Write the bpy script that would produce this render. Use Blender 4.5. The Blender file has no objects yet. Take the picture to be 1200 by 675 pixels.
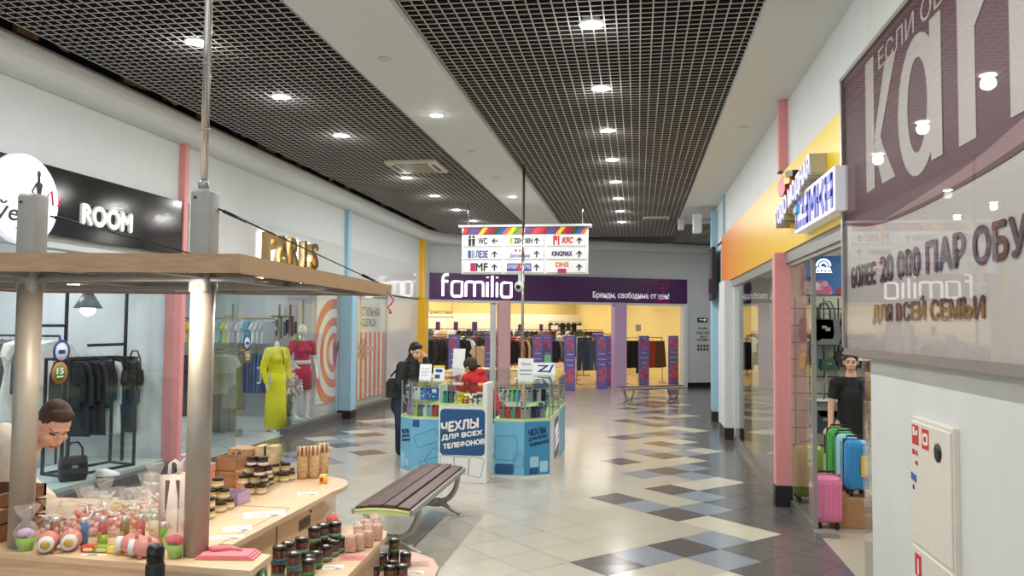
import bpy, bmesh, math, random
from mathutils import Matrix, Vector
from math import pi, sin, cos, radians as R
random.seed(7)
S = bpy.context.scene
COL = S.collection

# ------------------------------------------------------------------ camera
EYE = Vector((0.0, 0.0, 1.9)); FOC = 936.9
def _frame():
    yd = Vector(((747.2-600)/FOC, (337.5-383.3)/FOC, -1)).normalized()
    q = Vector(((1747.2-600)/FOC, (337.5-383.3-9.1)/FOC, -1))
    up = q.cross(yd).normalized()
    if up.y < 0: up = -up
    xd = yd.cross(up)
    return Matrix((xd, yd, up))
CM = _frame()
cam = bpy.data.objects.new('camera', bpy.data.cameras.new('camera')); COL.objects.link(cam)
cam.data.sensor_width = 36.0; cam.data.lens = FOC/1200*36; cam.data.clip_start = .02; cam.data.clip_end = 200
m4 = CM.to_4x4(); m4.translation = EYE; cam.matrix_world = m4
S.camera = cam
S.view_settings.view_transform = 'Standard'
try: S.view_settings.look = 'None'
except Exception: pass
S.view_settings.gamma = 1.0; S.view_settings.use_curve_mapping = False
S.view_settings.exposure = 0.0
try:
    S.cycles.max_bounces = 8; S.cycles.transparent_max_bounces = 24; S.cycles.use_denoising = True
    S.cycles.sample_clamp_indirect = 6.0; S.cycles.caustics_reflective = False; S.cycles.caustics_refractive = False
except Exception: pass
W = bpy.data.worlds.new('mall air'); S.world = W; W.use_nodes = True
W.node_tree.nodes['Background'].inputs[0].default_value = (.9, .95, 1, 1)
W.node_tree.nodes['Background'].inputs[1].default_value = 1.15
LAMP_W = 39.0          # each ceiling downlight
SHOP_W = 42.0          # shop ceiling panels

# measuring: a picture point carried onto a real plane of the hall
def ray(u, v): return CM @ Vector(((u-600)/FOC, (337.5-v)/FOC, -1))
def gz(u, v, z=0.0): d = ray(u, v); return EYE + d*((z-EYE.z)/d.z)
def gx(u, v, x): d = ray(u, v); return EYE + d*(x/d.x)
def gy(u, v, y): d = ray(u, v); return EYE + d*(y/d.y)
FP = Vector((-.5, 25.1, 0)); FU = Vector((.906, .423, 0)).normalized(); FN = Vector((-FU.y, FU.x, 0))
def F(s, d, z=0.0): return FP + FU*s + FN*d + Vector((0, 0, z))
def gf(u, v, d=0.0):
    r = ray(u, v); t = (FN.dot(FP-EYE)+d)/FN.dot(r); p = EYE+r*t; q = p-FP
    return q.dot(FU), p.z

# ------------------------------------------------------------------ materials
def lin(c):
    c = c/255.0
    return c/12.92 if c <= .04045 else ((c+.055)/1.055)**2.4
_mats = {}
def mat(name, rgb, rough=.5, metal=0.0, emit=0.0, noise=0.0, scale=20.0, coat=0.0, spec=.5, bump=0.0):
    if name in _mats: return _mats[name]
    m = bpy.data.materials.new(name); m.use_nodes = True
    nt = m.node_tree; b = nt.nodes['Principled BSDF']
    c = tuple(lin(x) for x in rgb)+(1,)
    b.inputs['Base Color'].default_value = c
    b.inputs['Roughness'].default_value = rough; b.inputs['Metallic'].default_value = metal
    b.inputs['Specular IOR Level'].default_value = spec
    if coat: b.inputs['Coat Weight'].default_value = coat; b.inputs['Coat Roughness'].default_value = .05
    if emit:
        b.inputs['Emission Color'].default_value = c; b.inputs['Emission Strength'].default_value = emit
    tc = nt.nodes.new('ShaderNodeTexCoord'); n = nt.nodes.new('ShaderNodeTexNoise')
    n.inputs['Scale'].default_value = scale; n.inputs['Detail'].default_value = 3
    nt.links.new(tc.outputs['Object'], n.inputs['Vector'])
    k = noise if noise else .03
    r = nt.nodes.new('ShaderNodeValToRGB')
    r.color_ramp.elements[0].position = .3; r.color_ramp.elements[1].position = .7
    r.color_ramp.elements[0].color = tuple(x*(1-k) for x in c[:3])+(1,)
    r.color_ramp.elements[1].color = tuple(min(1, x*(1+k)) for x in c[:3])+(1,)
    nt.links.new(n.outputs['Fac'], r.inputs['Fac']); nt.links.new(r.outputs['Color'], b.inputs['Base Color'])
    if bump:
        bp = nt.nodes.new('ShaderNodeBump'); bp.inputs['Strength'].default_value = bump
        nt.links.new(n.outputs['Fac'], bp.inputs['Height']); nt.links.new(bp.outputs['Normal'], b.inputs['Normal'])
    _mats[name] = m; return m
def wood(name, a, bcol, scale=6.0, rough=.45, axis=0):
    if name in _mats: return _mats[name]
    m = mat(name, a, rough); nt = m.node_tree
    r = [n for n in nt.nodes if n.type == 'VALTORGB'][0]; n = [n for n in nt.nodes if n.type == 'TEX_NOISE'][0]
    tc = [n for n in nt.nodes if n.type == 'TEX_COORD'][0]
    mp = nt.nodes.new('ShaderNodeMapping'); s = [14, 14, 14]; s[axis] = 1.0; mp.inputs['Scale'].default_value = s
    nt.links.new(tc.outputs['Object'], mp.inputs['Vector']); nt.links.new(mp.outputs['Vector'], n.inputs['Vector'])
    n.inputs['Scale'].default_value = scale
    r.color_ramp.elements[0].color = tuple(lin(x) for x in a)+(1,); r.color_ramp.elements[1].color = tuple(lin(x) for x in bcol)+(1,)
    return m
def glass(name, tint=(235, 245, 242), refl=1.0, rough=.0, haze=0.0):
    if name in _mats: return _mats[name]
    m = bpy.data.materials.new(name); m.use_nodes = True; nt = m.node_tree; nt.nodes.clear()
    o = nt.nodes.new('ShaderNodeOutputMaterial'); mx = nt.nodes.new('ShaderNodeMixShader')
    t = nt.nodes.new('ShaderNodeBsdfTransparent'); t.inputs[0].default_value = tuple(lin(x) for x in tint)+(1,)
    g = nt.nodes.new('ShaderNodeBsdfGlossy'); g.inputs['Roughness'].default_value = rough
    g.inputs['Color'].default_value = (refl, refl, refl, 1)
    lw = nt.nodes.new('ShaderNodeLayerWeight'); lw.inputs['Blend'].default_value = .5
    pw = nt.nodes.new('ShaderNodeMath'); pw.operation = 'POWER'; pw.inputs[1].default_value = 5.0
    f = nt.nodes.new('ShaderNodeMath'); f.operation = 'MULTIPLY_ADD'; f.inputs[1].default_value = .65; f.inputs[2].default_value = .035
    nt.links.new(lw.outputs['Facing'], pw.inputs[0]); nt.links.new(pw.outputs[0], f.inputs[0])
    nt.links.new(f.outputs[0], mx.inputs[0]); nt.links.new(t.outputs[0], mx.inputs[1]); nt.links.new(g.outputs[0], mx.inputs[2])
    last = mx
    if haze:
        d0 = nt.nodes.new('ShaderNodeBsdfDiffuse'); d0.inputs[0].default_value = (.9, .9, .9, 1); d1 = nt.nodes.new('ShaderNodeBsdfTranslucent'); d1.inputs[0].default_value = (.9, .9, .9, 1)
        d = nt.nodes.new('ShaderNodeAddShader'); nt.links.new(d0.outputs[0], d.inputs[0]); nt.links.new(d1.outputs[0], d.inputs[1])
        m2 = nt.nodes.new('ShaderNodeMixShader')
        n = nt.nodes.new('ShaderNodeTexNoise'); n.inputs['Scale'].default_value = 30
        mm = nt.nodes.new('ShaderNodeMath'); mm.operation = 'MULTIPLY'; mm.inputs[1].default_value = haze*2
        nt.links.new(n.outputs['Fac'], mm.inputs[0]); nt.links.new(mm.outputs[0], m2.inputs[0])
        nt.links.new(mx.outputs[0], m2.inputs[1]); nt.links.new(d.outputs[0], m2.inputs[2]); last = m2
    nt.links.new(last.outputs[0], o.inputs[0])
    _mats[name] = m; return m

white = mat('white paint', (214, 219, 221), .55, noise=.02, scale=4)
greywall = mat('pale grey paint', (200, 206, 206), .6, noise=.02, scale=5)
panel = mat('glossy white cladding', (205, 208, 208), .08, spec=.6)
soffitm = mat('soffit plaster', (216, 220, 219), .6)
black = mat('black plastic', (18, 18, 20), .45)
blackgloss = mat('black acrylic', (10, 11, 12), .12)
darkmetal = mat('dark powder coated steel', (30, 32, 36), .4, .3)
steel = mat('brushed steel', (168, 168, 166), .32, .85)
steelgrey = mat('galvanised grey', (150, 150, 148), .45, .35)
chrome = mat('polished tube', (205, 200, 195), .15, 1.0)
pink = mat('pink pilaster paint', (222, 148, 148), .5)
blue_p = mat('light blue pilaster paint', (150, 190, 212), .5)
yellow_p = mat('yellow pilaster paint', (238, 182, 40), .5)
lilac = mat('lilac pilaster paint', (190, 160, 200), .5)
palepink = mat('pale pink pilaster paint', (214, 172, 176), .5)
purple = mat('purple fascia', (74, 30, 88), .4)
litwhite = mat('lit white acrylic', (255, 252, 250), .4, emit=2.2)
lampdisc = mat('lit lamp diffuser', (255, 250, 240), .4, emit=14.0)
cream = mat('cream plastic', (222, 214, 196), .5)
clear = glass('shop front glass', (247, 250, 249))
kglass = glass('counter glass', (243, 250, 248))
cello = glass('cellophane', (252, 252, 252), rough=.15, haze=.075)
birch = wood('birch laminate', (206, 178, 144), (222, 197, 164), axis=1)
birchx = wood('birch laminate across', (206, 178, 144), (222, 197, 164), axis=0)
canopywood = wood('canopy edge wood', (164, 132, 96), (182, 150, 112), axis=0)
slatwood = wood('brown bench timber', (72, 46, 42), (98, 66, 60), axis=1, rough=.4)
kraft = mat('kraft card', (174, 134, 96), .75, noise=.08)
paper = mat('white paper', (236, 234, 228), .7)
skin = mat('skin', (222, 174, 150), .55, noise=.05)
C = {}
def colr(r, g, b, rough=.7):
    k = 'cloth %d %d %d %.2f' % (r, g, b, rough)
    return mat(k, (r, g, b), rough, noise=.08, scale=25)

# ------------------------------------------------------------------ mesh building
class MB:
    def __init__(s): s.v = []; s.f = []; s.m = []; s.s = []; s.T = Matrix()
    def add(s, vs, fs, mi=0, smooth=False):
        o = len(s.v); T = s.T
        s.v += [T @ Vector(p) for p in vs]
        for f in fs: s.f.append([i+o for i in f]); s.m.append(mi); s.s.append(smooth)
        return s
    def box(s, x0, x1, y0, y1, z0, z1, mi=0, b=0.0, seg=1):
        if b <= 0:
            vs = [(x0, y0, z0), (x1, y0, z0), (x1, y1, z0), (x0, y1, z0), (x0, y0, z1), (x1, y0, z1), (x1, y1, z1), (x0, y1, z1)]
            return s.add(vs, [(0, 3, 2, 1), (4, 5, 6, 7), (0, 1, 5, 4), (1, 2, 6, 5), (2, 3, 7, 6), (3, 0, 4, 7)], mi)
        bm = bmesh.new(); bmesh.ops.create_cube(bm, size=1)
        for v in bm.verts: v.co = Vector(((x0+x1)/2+v.co.x*(x1-x0), (y0+y1)/2+v.co.y*(y1-y0), (z0+z1)/2+v.co.z*(z1-z0)))
        bmesh.ops.bevel(bm, geom=bm.edges[:], offset=min(b, .49*min(x1-x0, y1-y0, z1-z0)), segments=seg, profile=.5, affect='EDGES')
        s.bm(bm, mi, seg > 1); return s
    def bm(s, bm, mi=0, smooth=False):
        bm.verts.ensure_lookup_table(); bm.verts.index_update()
        s.add([v.co.copy() for v in bm.verts], [[v.index for v in f.verts] for f in bm.faces], mi, smooth); bm.free()
    def lathe(s, prof, n=20, c=(0, 0, 0), mi=0, smooth=True, sx=1.0, sy=1.0):
        vs = []; fs = []; k = len(prof)
        for r, z in prof:
            for i in range(n):
                a = 2*pi*i/n; vs.append((c[0]+r*cos(a)*sx, c[1]+r*sin(a)*sy, c[2]+z))
        for j in range(k-1):
            for i in range(n):
                i2 = (i+1) % n; fs.append((j*n+i, j*n+i2, (j+1)*n+i2, (j+1)*n+i))
        if prof[0][0] > 1e-5: fs.append(list(range(n))[::-1])
        if prof[-1][0] > 1e-5: fs.append([(k-1)*n+i for i in range(n)])
        return s.add(vs, fs, mi, smooth)
    def cyl(s, p0, p1, r0, r1=None, n=12, mi=0, smooth=True):
        return s.tube([p0, p1], [r0, r0 if r1 is None else r1], n, mi, smooth)
    def tube(s, pts, r, n=8, mi=0, smooth=True, closed=False):
        pts = [Vector(p) for p in pts]; k = len(pts)
        rs = r if isinstance(r, (list, tuple)) else [r]*k
        vs = []; fs = []; up = None
        for i, p in enumerate(pts):
            if closed: t = pts[(i+1) % k]-pts[i-1]
            else: t = pts[min(i+1, k-1)]-pts[max(i-1, 0)]
            if t.length < 1e-9: t = Vector((0, 0, 1))
            t.normalize()
            if up is None: up = Vector((0, 0, 1)) if abs(t.z) < .9 else Vector((1, 0, 0))
            a = t.cross(up)
            if a.length < 1e-6: a = t.orthogonal()
            a.normalize(); b = a.cross(t).normalized(); up = b
            for j in range(n):
                q = 2*pi*j/n; vs.append(p+a*(rs[i]*cos(q))+b*(rs[i]*sin(q)))
        for i in range(k if closed else k-1):
            i2 = (i+1) % k
            for j in range(n):
                j2 = (j+1) % n; fs.append((i*n+j, i*n+j2, i2*n+j2, i2*n+j))
        if not closed: fs.append(list(range(n))[::-1]); fs.append([(k-1)*n+j for j in range(n)])
        return s.add(vs, fs, mi, smooth)
    def prism(s, poly, z0, z1, mi=0, smooth=False):
        n = len(poly); vs = [(x, y, z0) for x, y in poly]+[(x, y, z1) for x, y in poly]
        fs = [list(range(n))[::-1], list(range(n, 2*n))]+[(i, (i+1) % n, n+(i+1) % n, n+i) for i in range(n)]
        return s.add(vs, fs, mi, smooth)
    def ell(s, c, r, mi=0, n=14, rot=None, k=9):
        vs = []; fs = []; c = Vector(c)
        for j in range(k+1):
            t = pi*j/k
            for i in range(n):
                a = 2*pi*i/n; p = Vector((r[0]*sin(t)*cos(a), r[1]*sin(t)*sin(a), -r[2]*cos(t)))
                if rot: p = rot @ p
                vs.append(c+p)
        for j in range(k):
            for i in range(n):
                i2 = (i+1) % n; fs.append((j*n+i, j*n+i2, (j+1)*n+i2, (j+1)*n+i))
        return s.add(vs, fs, mi, True)
    def loft(s, rings, n=20, mi=0, smooth=True):          # rings: (cx, cy, z, rx, ry)
        vs = []; fs = []; k = len(rings)
        for cx, cy, z, rx, ry in rings:
            for i in range(n):
                a = 2*pi*i/n; vs.append((cx+rx*cos(a), cy+ry*sin(a), z))
        for j in range(k-1):
            for i in range(n):
                i2 = (i+1) % n; fs.append((j*n+i, j*n+i2, (j+1)*n+i2, (j+1)*n+i))
        fs.append(list(range(n))[::-1]); fs.append([(k-1)*n+i for i in range(n)])
        return s.add(vs, fs, mi, smooth)
    def puff(s, out, t, mi=0):                            # soft slab: outline in x,z, thickness along y
        n = len(out); cx = sum(p[0] for p in out)/n; cz = sum(p[1] for p in out)/n
        vs = []; fs = []
        for y, k in ((-t/2, .86), (-t/4, 1), (t/4, 1), (t/2, .86)):
            for x, z in out: vs.append((cx+(x-cx)*k, y, cz+(z-cz)*(.5+.5*k)))
        for j in range(3):
            for i in range(n):
                i2 = (i+1) % n; fs.append((j*n+i, j*n+i2, (j+1)*n+i2, (j+1)*n+i))
        fs.append(list(range(n))[::-1]); fs.append([3*n+i for i in range(n)])
        return s.add(vs, fs, mi, False)
    def text(s, body, x0, x1, z0, z1, d0=0.0, d1=.004, mi=0, bold=0.0, shear=0.0):
        """lettering filling the rectangle x0..x1, z0..z1 of the local xy plane, thickness d0..d1 along local z"""
        cu = bpy.data.curves.new('lettering', 'FONT'); cu.body = body; cu.size = 1; cu.shear = shear
        cu.extrude = .5; cu.resolution_u = 3
        o = bpy.data.objects.new('lettering', cu); me = bpy.data.meshes.new_from_object(o)
        vs = [v.co.copy() for v in me.vertices]; fs = [list(p.vertices) for p in me.polygons]
        bpy.data.objects.remove(o); bpy.data.curves.remove(cu); bpy.data.meshes.remove(me)
        if not vs: return s
        ax, bx = min(v.x for v in vs), max(v.x for v in vs); ay, by = min(v.y for v in vs), max(v.y for v in vs)
        if bold:
            n0 = len(vs); base = list(vs); bf = list(fs); q = bold*1.4
            for k, (ox, oy) in enumerate(((q, 0), (-q, 0), (0, q), (0, -q))):
                vs += [Vector((v.x+ox, v.y+oy, v.z*(1-.01*(k+1)))) for v in base]; fs += [[i+n0*(k+1) for i in f] for f in bf]
            ax -= q; bx += q; ay -= q; by += q
        w = [(x0+(v.x-ax)/(bx-ax)*(x1-x0), z0+(v.y-ay)/(by-ay)*(z1-z0), d0+(v.z+.5)*(d1-d0)) for v in vs]
        return s.add(w, fs, mi)
    def mesh(s, name, mats):
        me = bpy.data.meshes.new(name); me.from_pydata([tuple(v) for v in s.v], [], s.f)
        for m in (mats if isinstance(mats, (list, tuple)) else [mats]): me.materials.append(m)
        me.polygons.foreach_set('material_index', s.m); me.polygons.foreach_set('use_smooth', s.s)
        me.update(); me.validate(); return me
def obj(name, mb, mats, parent=None, label=None, loc=None, rotz=0):
    o = bpy.data.objects.new(name, mb.mesh(name, mats) if isinstance(mb, MB) else mb); COL.objects.link(o)
    if parent: o.parent = parent
    if label: o['label'] = label
    if loc is not None: o.location = loc
    if rotz: o.rotation_euler = (0, 0, rotz)
    return o
def tag(o, label, cat, group=None, kind=None):
    o['label'] = label; o['category'] = cat
    if group: o['group'] = group
    if kind: o['kind'] = kind
    return o
def thing(name, label, cat, loc=(0, 0, 0), rotz=0, group=None):
    o = bpy.data.objects.new(name, None); COL.objects.link(o); o.empty_display_size = .1
    o.location = loc; o.rotation_euler = (0, 0, rotz); return tag(o, label, cat, group)
def struct(name, mb, mats, label=None):
    o = obj(name, mb, mats); o['kind'] = 'structure'
    if label: o['label'] = label
    return o
def dup(root, loc, rotz=0, label=None):
    r = root.copy(); COL.objects.link(r); r.location = loc; r.rotation_euler = (0, 0, rotz)
    if label: r['label'] = label
    for ch in list(root.children):
        c = ch.copy(); COL.objects.link(c); c.parent = r
        for g in ch.children:
            d = g.copy(); COL.objects.link(d); d.parent = c
    return r
def frame3(o, x, y):                  # matrix with local x, y axes and origin
    x = Vector(x).normalized(); y = Vector(y).normalized(); z = x.cross(y); o = Vector(o)
    return Matrix(((x.x, y.x, z.x, o.x), (x.y, y.y, z.y, o.y), (x.z, y.z, z.z, o.z), (0, 0, 0, 1)))
def LEFT(x): return frame3((x, 0, 0), (0, 1, 0), (0, 0, 1))     # faces +x, local x = world y
def RIGHT(x): return frame3((x, 0, 0), (0, -1, 0), (0, 0, 1))   # faces -x, local x = -world y
def FRONT(p): return frame3(p, (1, 0, 0), (0, 0, 1))            # faces -y
def FAM(d=0.0): return frame3(F(0, d), FU, (0, 0, 1))
def rounded(x0, x1, z0, z1, r, n=5):
    out = []
    for cx, cz, a0 in ((x1-r, z0+r, -pi/2), (x1-r, z1-r, 0), (x0+r, z1-r, pi/2), (x0+r, z0+r, pi)):
        for i in range(n+1):
            a = a0+pi/2*i/n; out.append((cx+r*cos(a), cz+r*sin(a)))
    return out
def union(caps=(), ells=(), voxel=.012, smooth=4):
    """one continuous surface around tapered limbs and rounded masses"""
    mb = MB()
    for p0, r0, p1, r1 in caps:
        p0 = Vector(p0); p1 = Vector(p1); t = p1-p0; L = max(t.length, 1e-5); pts = []; rs = []
        for a in (85, 60, 30, 0): pts.append(p0-t/L*r0*sin(R(a))); rs.append(max(r0*cos(R(a)), 1e-4))
        for a in (0, 30, 60, 85): pts.append(p1+t/L*r1*sin(R(a))); rs.append(max(r1*cos(R(a)), 1e-4))
        mb.tube(pts, rs, 12)
    for c, r, rot in ells: mb.ell(c, r, 0, 16, rot, 10)
    me = mb.mesh('limbs', []); o = bpy.data.objects.new('limbs', me); COL.objects.link(o)
    m = o.modifiers.new('r', 'REMESH'); m.mode = 'VOXEL'; m.voxel_size = voxel
    if smooth: q = o.modifiers.new('s', 'SMOOTH'); q.iterations = smooth; q.factor = .5
    dg = bpy.context.evaluated_depsgraph_get(); out = bpy.data.meshes.new_from_object(o.evaluated_get(dg))
    bpy.data.objects.remove(o); bpy.data.meshes.remove(me)
    r = MB(); r.add([v.co.copy() for v in out.vertices], [list(p.vertices) for p in out.polygons], 0, True)
    bpy.data.meshes.remove(out); return r
def ordinal(i): return ['first', 'second', 'third', 'fourth', 'fifth', 'sixth', 'seventh', 'eighth', 'ninth', 'tenth', 'eleventh', 'twelfth', 'thirteenth', 'fourteenth', 'fifteenth', 'sixteenth', 'seventeenth', 'eighteenth', 'nineteenth', 'twentieth', 'twenty-first', 'twenty-second', 'twenty-third', 'twenty-fourth'][i]
def ord_from(i, n, a, b):             # first from a .. or counted back from b
    if i == 0: return a+'most'
    if i == n-1: return b+'most'
    return ordinal(i)+' from the '+a
# ------------------------------------------------------------------ floor
TS = .4394; TO = Vector((-.5413, 6.542)); q2 = math.sqrt(.5)
E1 = Vector((q2, q2))*TS; E2 = Vector((q2, -q2))*TS
def tile_kind(i, j):
    m = i+j; n = i-j; x = TO.x+(m+1)*TS*q2; y = TO.y+n*TS*q2
    if m < -6: m = -12-m
    if m < 0: return 0
    if m == 0: return 1 if n % 8 == 0 else 0
    if m == 1: return 2 if n % 6 == 1 else 0
    if m == 2: return 1 if n % 4 == 2 else 0
    if m == 3: return 3 if n % 6 == 5 else 2
    if m == 4: return 3 if n % 8 == 4 else 4
    return 4
def floor_mat():
    m = bpy.data.materials.new('polished floor tiles'); m.use_nodes = True; nt = m.node_tree; b = nt.nodes['Principled BSDF']
    at = nt.nodes.new('ShaderNodeVertexColor'); at.layer_name = 'tile'
    no = nt.nodes.new('ShaderNodeTexNoise'); no.inputs['Scale'].default_value = 9; no.inputs['Detail'].default_value = 5
    mx = nt.nodes.new('ShaderNodeMix'); mx.data_type = 'RGBA'; mx.blend_type = 'MULTIPLY'; mx.inputs[0].default_value = .16
    nt.links.new(at.outputs['Color'], mx.inputs[6]); nt.links.new(no.outputs['Color'], mx.inputs[7])
    nt.links.new(mx.outputs[2], b.inputs['Base Color'])
    b.inputs['Roughness'].default_value = .17; b.inputs['Specular IOR Level'].default_value = .6
    return m
FCOL = [(193, 187, 171), (100, 94, 91), (146, 153, 165), (214, 207, 187), (100, 96, 94)]
def build_floor():
    grout = mat('tile grout', (128, 122, 112), .7)
    mb = MB(); cols = []; g = .0022
    for i in range(-34, 75):
        for j in range(-70, 34):
            c = TO+E1*(i+.5)+E2*(j+.5)
            if not (-6.4 < c.x < 7 and -2 < c.y < 27): continue
            if c.x > 1.75 and c.y < 16.6: continue
            k = tile_kind(i, j); f = random.uniform(.95, 1.03); col = [lin(x)*f for x in FCOL[k]]+[1]
            p = [TO+E1*(i+g/TS)+E2*(j+g/TS), TO+E1*(i+g/TS)+E2*(j+1-g/TS), TO+E1*(i+1-g/TS)+E2*(j+1-g/TS), TO+E1*(i+1-g/TS)+E2*(j+g/TS)]
            mb.add([(a.x, a.y, 0) for a in p], [(0, 1, 2, 3)]); cols.append(col)
    o = struct('floor', mb, floor_mat()); me = o.data
    ca = me.color_attributes.new('tile', 'FLOAT_COLOR', 'CORNER')
    for p, col in zip(me.polygons, cols):
        for li in p.loop_indices: ca.data[li].color = col
    b = MB(); b.box(-12, 9, -4, 42, -.12, -.002); obj('grout_bed', b, grout, o)
build_floor()

# ------------------------------------------------------------------ ceiling
slatm = mat('grey lattice lip', (196, 194, 190), .7, spec=.1); slatd = mat('shade dark lattice web', (62, 60, 58), .9, spec=.05)  # webs coloured dark for the shade between slats; lip keeps the lattice grey
plen = mat('dark ceiling void', (20, 20, 22), .9)
b = MB(); b.box(-14, 9, -4, 45, 5.6, 5.7); struct('ceiling_void', b, plen)
def lattice(name, x0, x1, y0, y1, cut=None):
    mb = MB(); z0, z1 = 4.46, 4.51; t = .006; w = .0015
    n = int(round((x1-x0)/.1))
    for k in range(n+1):
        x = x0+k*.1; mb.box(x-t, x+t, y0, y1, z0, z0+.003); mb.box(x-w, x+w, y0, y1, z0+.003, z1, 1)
    n = int(round((y1-y0)/.1))
    for k in range(n+1):
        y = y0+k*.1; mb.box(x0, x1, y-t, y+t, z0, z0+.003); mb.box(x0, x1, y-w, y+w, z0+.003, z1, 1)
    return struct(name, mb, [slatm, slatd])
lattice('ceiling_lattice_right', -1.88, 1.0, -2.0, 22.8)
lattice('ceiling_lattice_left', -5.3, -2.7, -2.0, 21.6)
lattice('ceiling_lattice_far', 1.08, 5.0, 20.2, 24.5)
b = MB(); b.box(-2.72, -1.9, -3, 22.4, 4.4, 4.62); struct('ceiling_beam', b, soffitm)
b = MB(); b.box(.98, 1.9, -3, 19.7, 4.4, 4.62); struct('ceiling_soffit_right', b, soffitm)
# left soffit: a rounded bulkhead swept along the wall and round the far corner
def sweep_soffit():
    path = [(-5.95, -3), (-5.95, 6), (-5.95, 12), (-5.95, 17), (-5.95, 19)]
    ang0 = pi/2; ang1 = math.atan2(FU.y, FU.x); cr = 2.6
    corner = F(0, 0)+FU*((-5.95-FP.x)/FU.x)
    tl = cr*math.tan((ang0-ang1)/2); p0 = Vector((-5.95, corner.y-tl)); cc = p0+Vector((cr, 0))
    for k in range(13):
        a = pi-(ang0-ang1)*k/12; path.append((cc.x+cr*cos(a), cc.y+cr*sin(a)))
    e = F(8.5, 0); path.append((e.x, e.y))
    prof = [(-.6, 4.25), (.08, 4.25), (.17, 4.255), (.24, 4.28), (.29, 4.32), (.32, 4.37), (.33, 4.43), (.33, 4.5), (.30, 4.54), (-.6, 4.54)]
    mb = MB(); vs = []; fs = []; n = len(prof)
    for i, p in enumerate(path):
        p = Vector(p); t = (Vector(path[min(i+1, len(path)-1)])-Vector(path[max(i-1, 0)])).normalized(); nr = Vector((t.y, -t.x))
        for d, z in prof: q = p+nr*d; vs.append((q.x, q.y, z))
    for i in range(len(path)-1):
        for j in range(n):
            j2 = (j+1) % n; fs.append((i*n+j, (i+1)*n+j, (i+1)*n+j2, i*n+j2))
    mb.add(vs, fs, 0, False); o = struct('ceiling_soffit_left', mb, soffitm); return o
sweep_soffit()
# rough edge of the void above the left bulkhead
b = MB()
for k in range(92):
    y = -1+k*.25+random.uniform(-.1, .1); w = random.uniform(.15, .5); z = random.uniform(4.58, 4.72)
    b.T = Matrix.Translation((-5.62+random.uniform(-.1, .12), y, z)) @ Matrix.Rotation(random.uniform(-.5, .5), 4, 'Z') @ Matrix.Rotation(random.uniform(-.4, .4), 4, 'Y')
    b.box(-.03, .03, -w/2, w/2, -.01, .05)
b.T = Matrix(); struct('trim_1', b, mat('raw timber and ducting', (120, 92, 66), .9, noise=.4, scale=6))
b = MB(); b.box(-6.3, -5.95, -3, 23, 4.5, 5.6); struct('wall_left_void', b, plen)

# ------------------------------------------------------------------ left wall
b = MB(); b.box(-6.15, -5.95, -3, 22.6, 3.5, 4.3); struct('wall_left_upper', b, greywall)
b = MB(); b.box(-6.12, -5.94, 9.86, 22.4, 2.62, 3.5); struct('wall_left_cladding', b, panel)
b = MB(); b.box(-6.15, -5.95, -3, 9.6, 2.66, 3.5); struct('wall_left_fascia', b, greywall)
b = MB(); b.box(-6.12, -5.95, 18.6, 22.3, 0.22, 2.62); struct('wall_left_end', b, panel)
def pilaster(name, x0, x1, y0, y1, z1, m, mlow=None, lowz=0, base=.2, z0=0):
    mb = MB(); mb.box(x0, x1, y0, y1, z0+base, z1, 0, .006); mb.box(x0-.004, x1+.004, y0-.004, y1+.004, z0, z0+base, 1)
    return struct(name, mb, [m, black])
pilaster('trim_2', -6.1, -5.86, 9.61, 9.70, 2.66, pink, base=.02)
pilaster('trim_19', -6.03, -5.86, 9.61, 9.70, 4.25, pink, base=.01, z0=2.66)
pilaster('trim_3', -5.99, -5.71, 15.5, 15.8, 2.62, blue_p, base=.16)
pilaster('trim_20', -5.97, -5.86, 15.62, 15.8, 4.25, blue_p, base=.01, z0=2.62)
pilaster('trim_4', -6.05, -5.75, 21.25, 21.6, 2.62, yellow_p, base=.1)
pilaster('trim_21', -6.0, -5.84, 21.3, 21.6, 4.25, yellow_p, base=.01, z0=2.62)
# plinth under the glass on the left
b = MB(); b.box(-6.02, -5.88, 12.95, 21.3, 0, .12); struct('baseboard_left', b, mat('dark stone plinth', (92, 92, 94), .4))
b = MB(); b.box(-6.02, -5.88, -3, 9.6, 0, .1); struct('baseboard_left_near', b, mat('dark stone plinth', (92, 92, 94), .4))

# ------------------------------------------------------------------ right wall
b = MB(); b.box(1.62, 1.9, 5.95, 17.1, 3.55, 4.42); struct('wall_right_upper', b, white)
b = MB(); b.box(1.61, 1.9, -3, 5.93, 0, 4.42); struct('wall_right_near', b, mat('white plaster wall', (212, 215, 213), .6, noise=.03, scale=3, bump=.03))
b = MB(); b.box(1.62, 1.9, 14.0, 17.1, 0, 3.6); struct('wall_right_far', b, white)
b = MB(); b.box(1.47, 1.64, 14.1, 15.0, .2, 2.72, 0); b.box(1.465, 1.645, 14.09, 15.01, 0, .2, 1)
struct('trim_5', b, [white, black])
b = MB(); b.box(1.58, 1.66, 15.35, 15.55, 3.4, 4.4); struct('trim_6', b, blue_p)
pilaster('trim_7', 1.5, 1.72, 16.75, 17.1, 4.3, blue_p, base=.2)
pilaster('trim_8', 1.46, 1.63, 8.96, 9.1, 2.72, pink, base=.22)
pilaster('trim_22', 1.52, 1.63, 9.0, 9.1, 4.4, pink, base=.01, z0=3.6)
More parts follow.
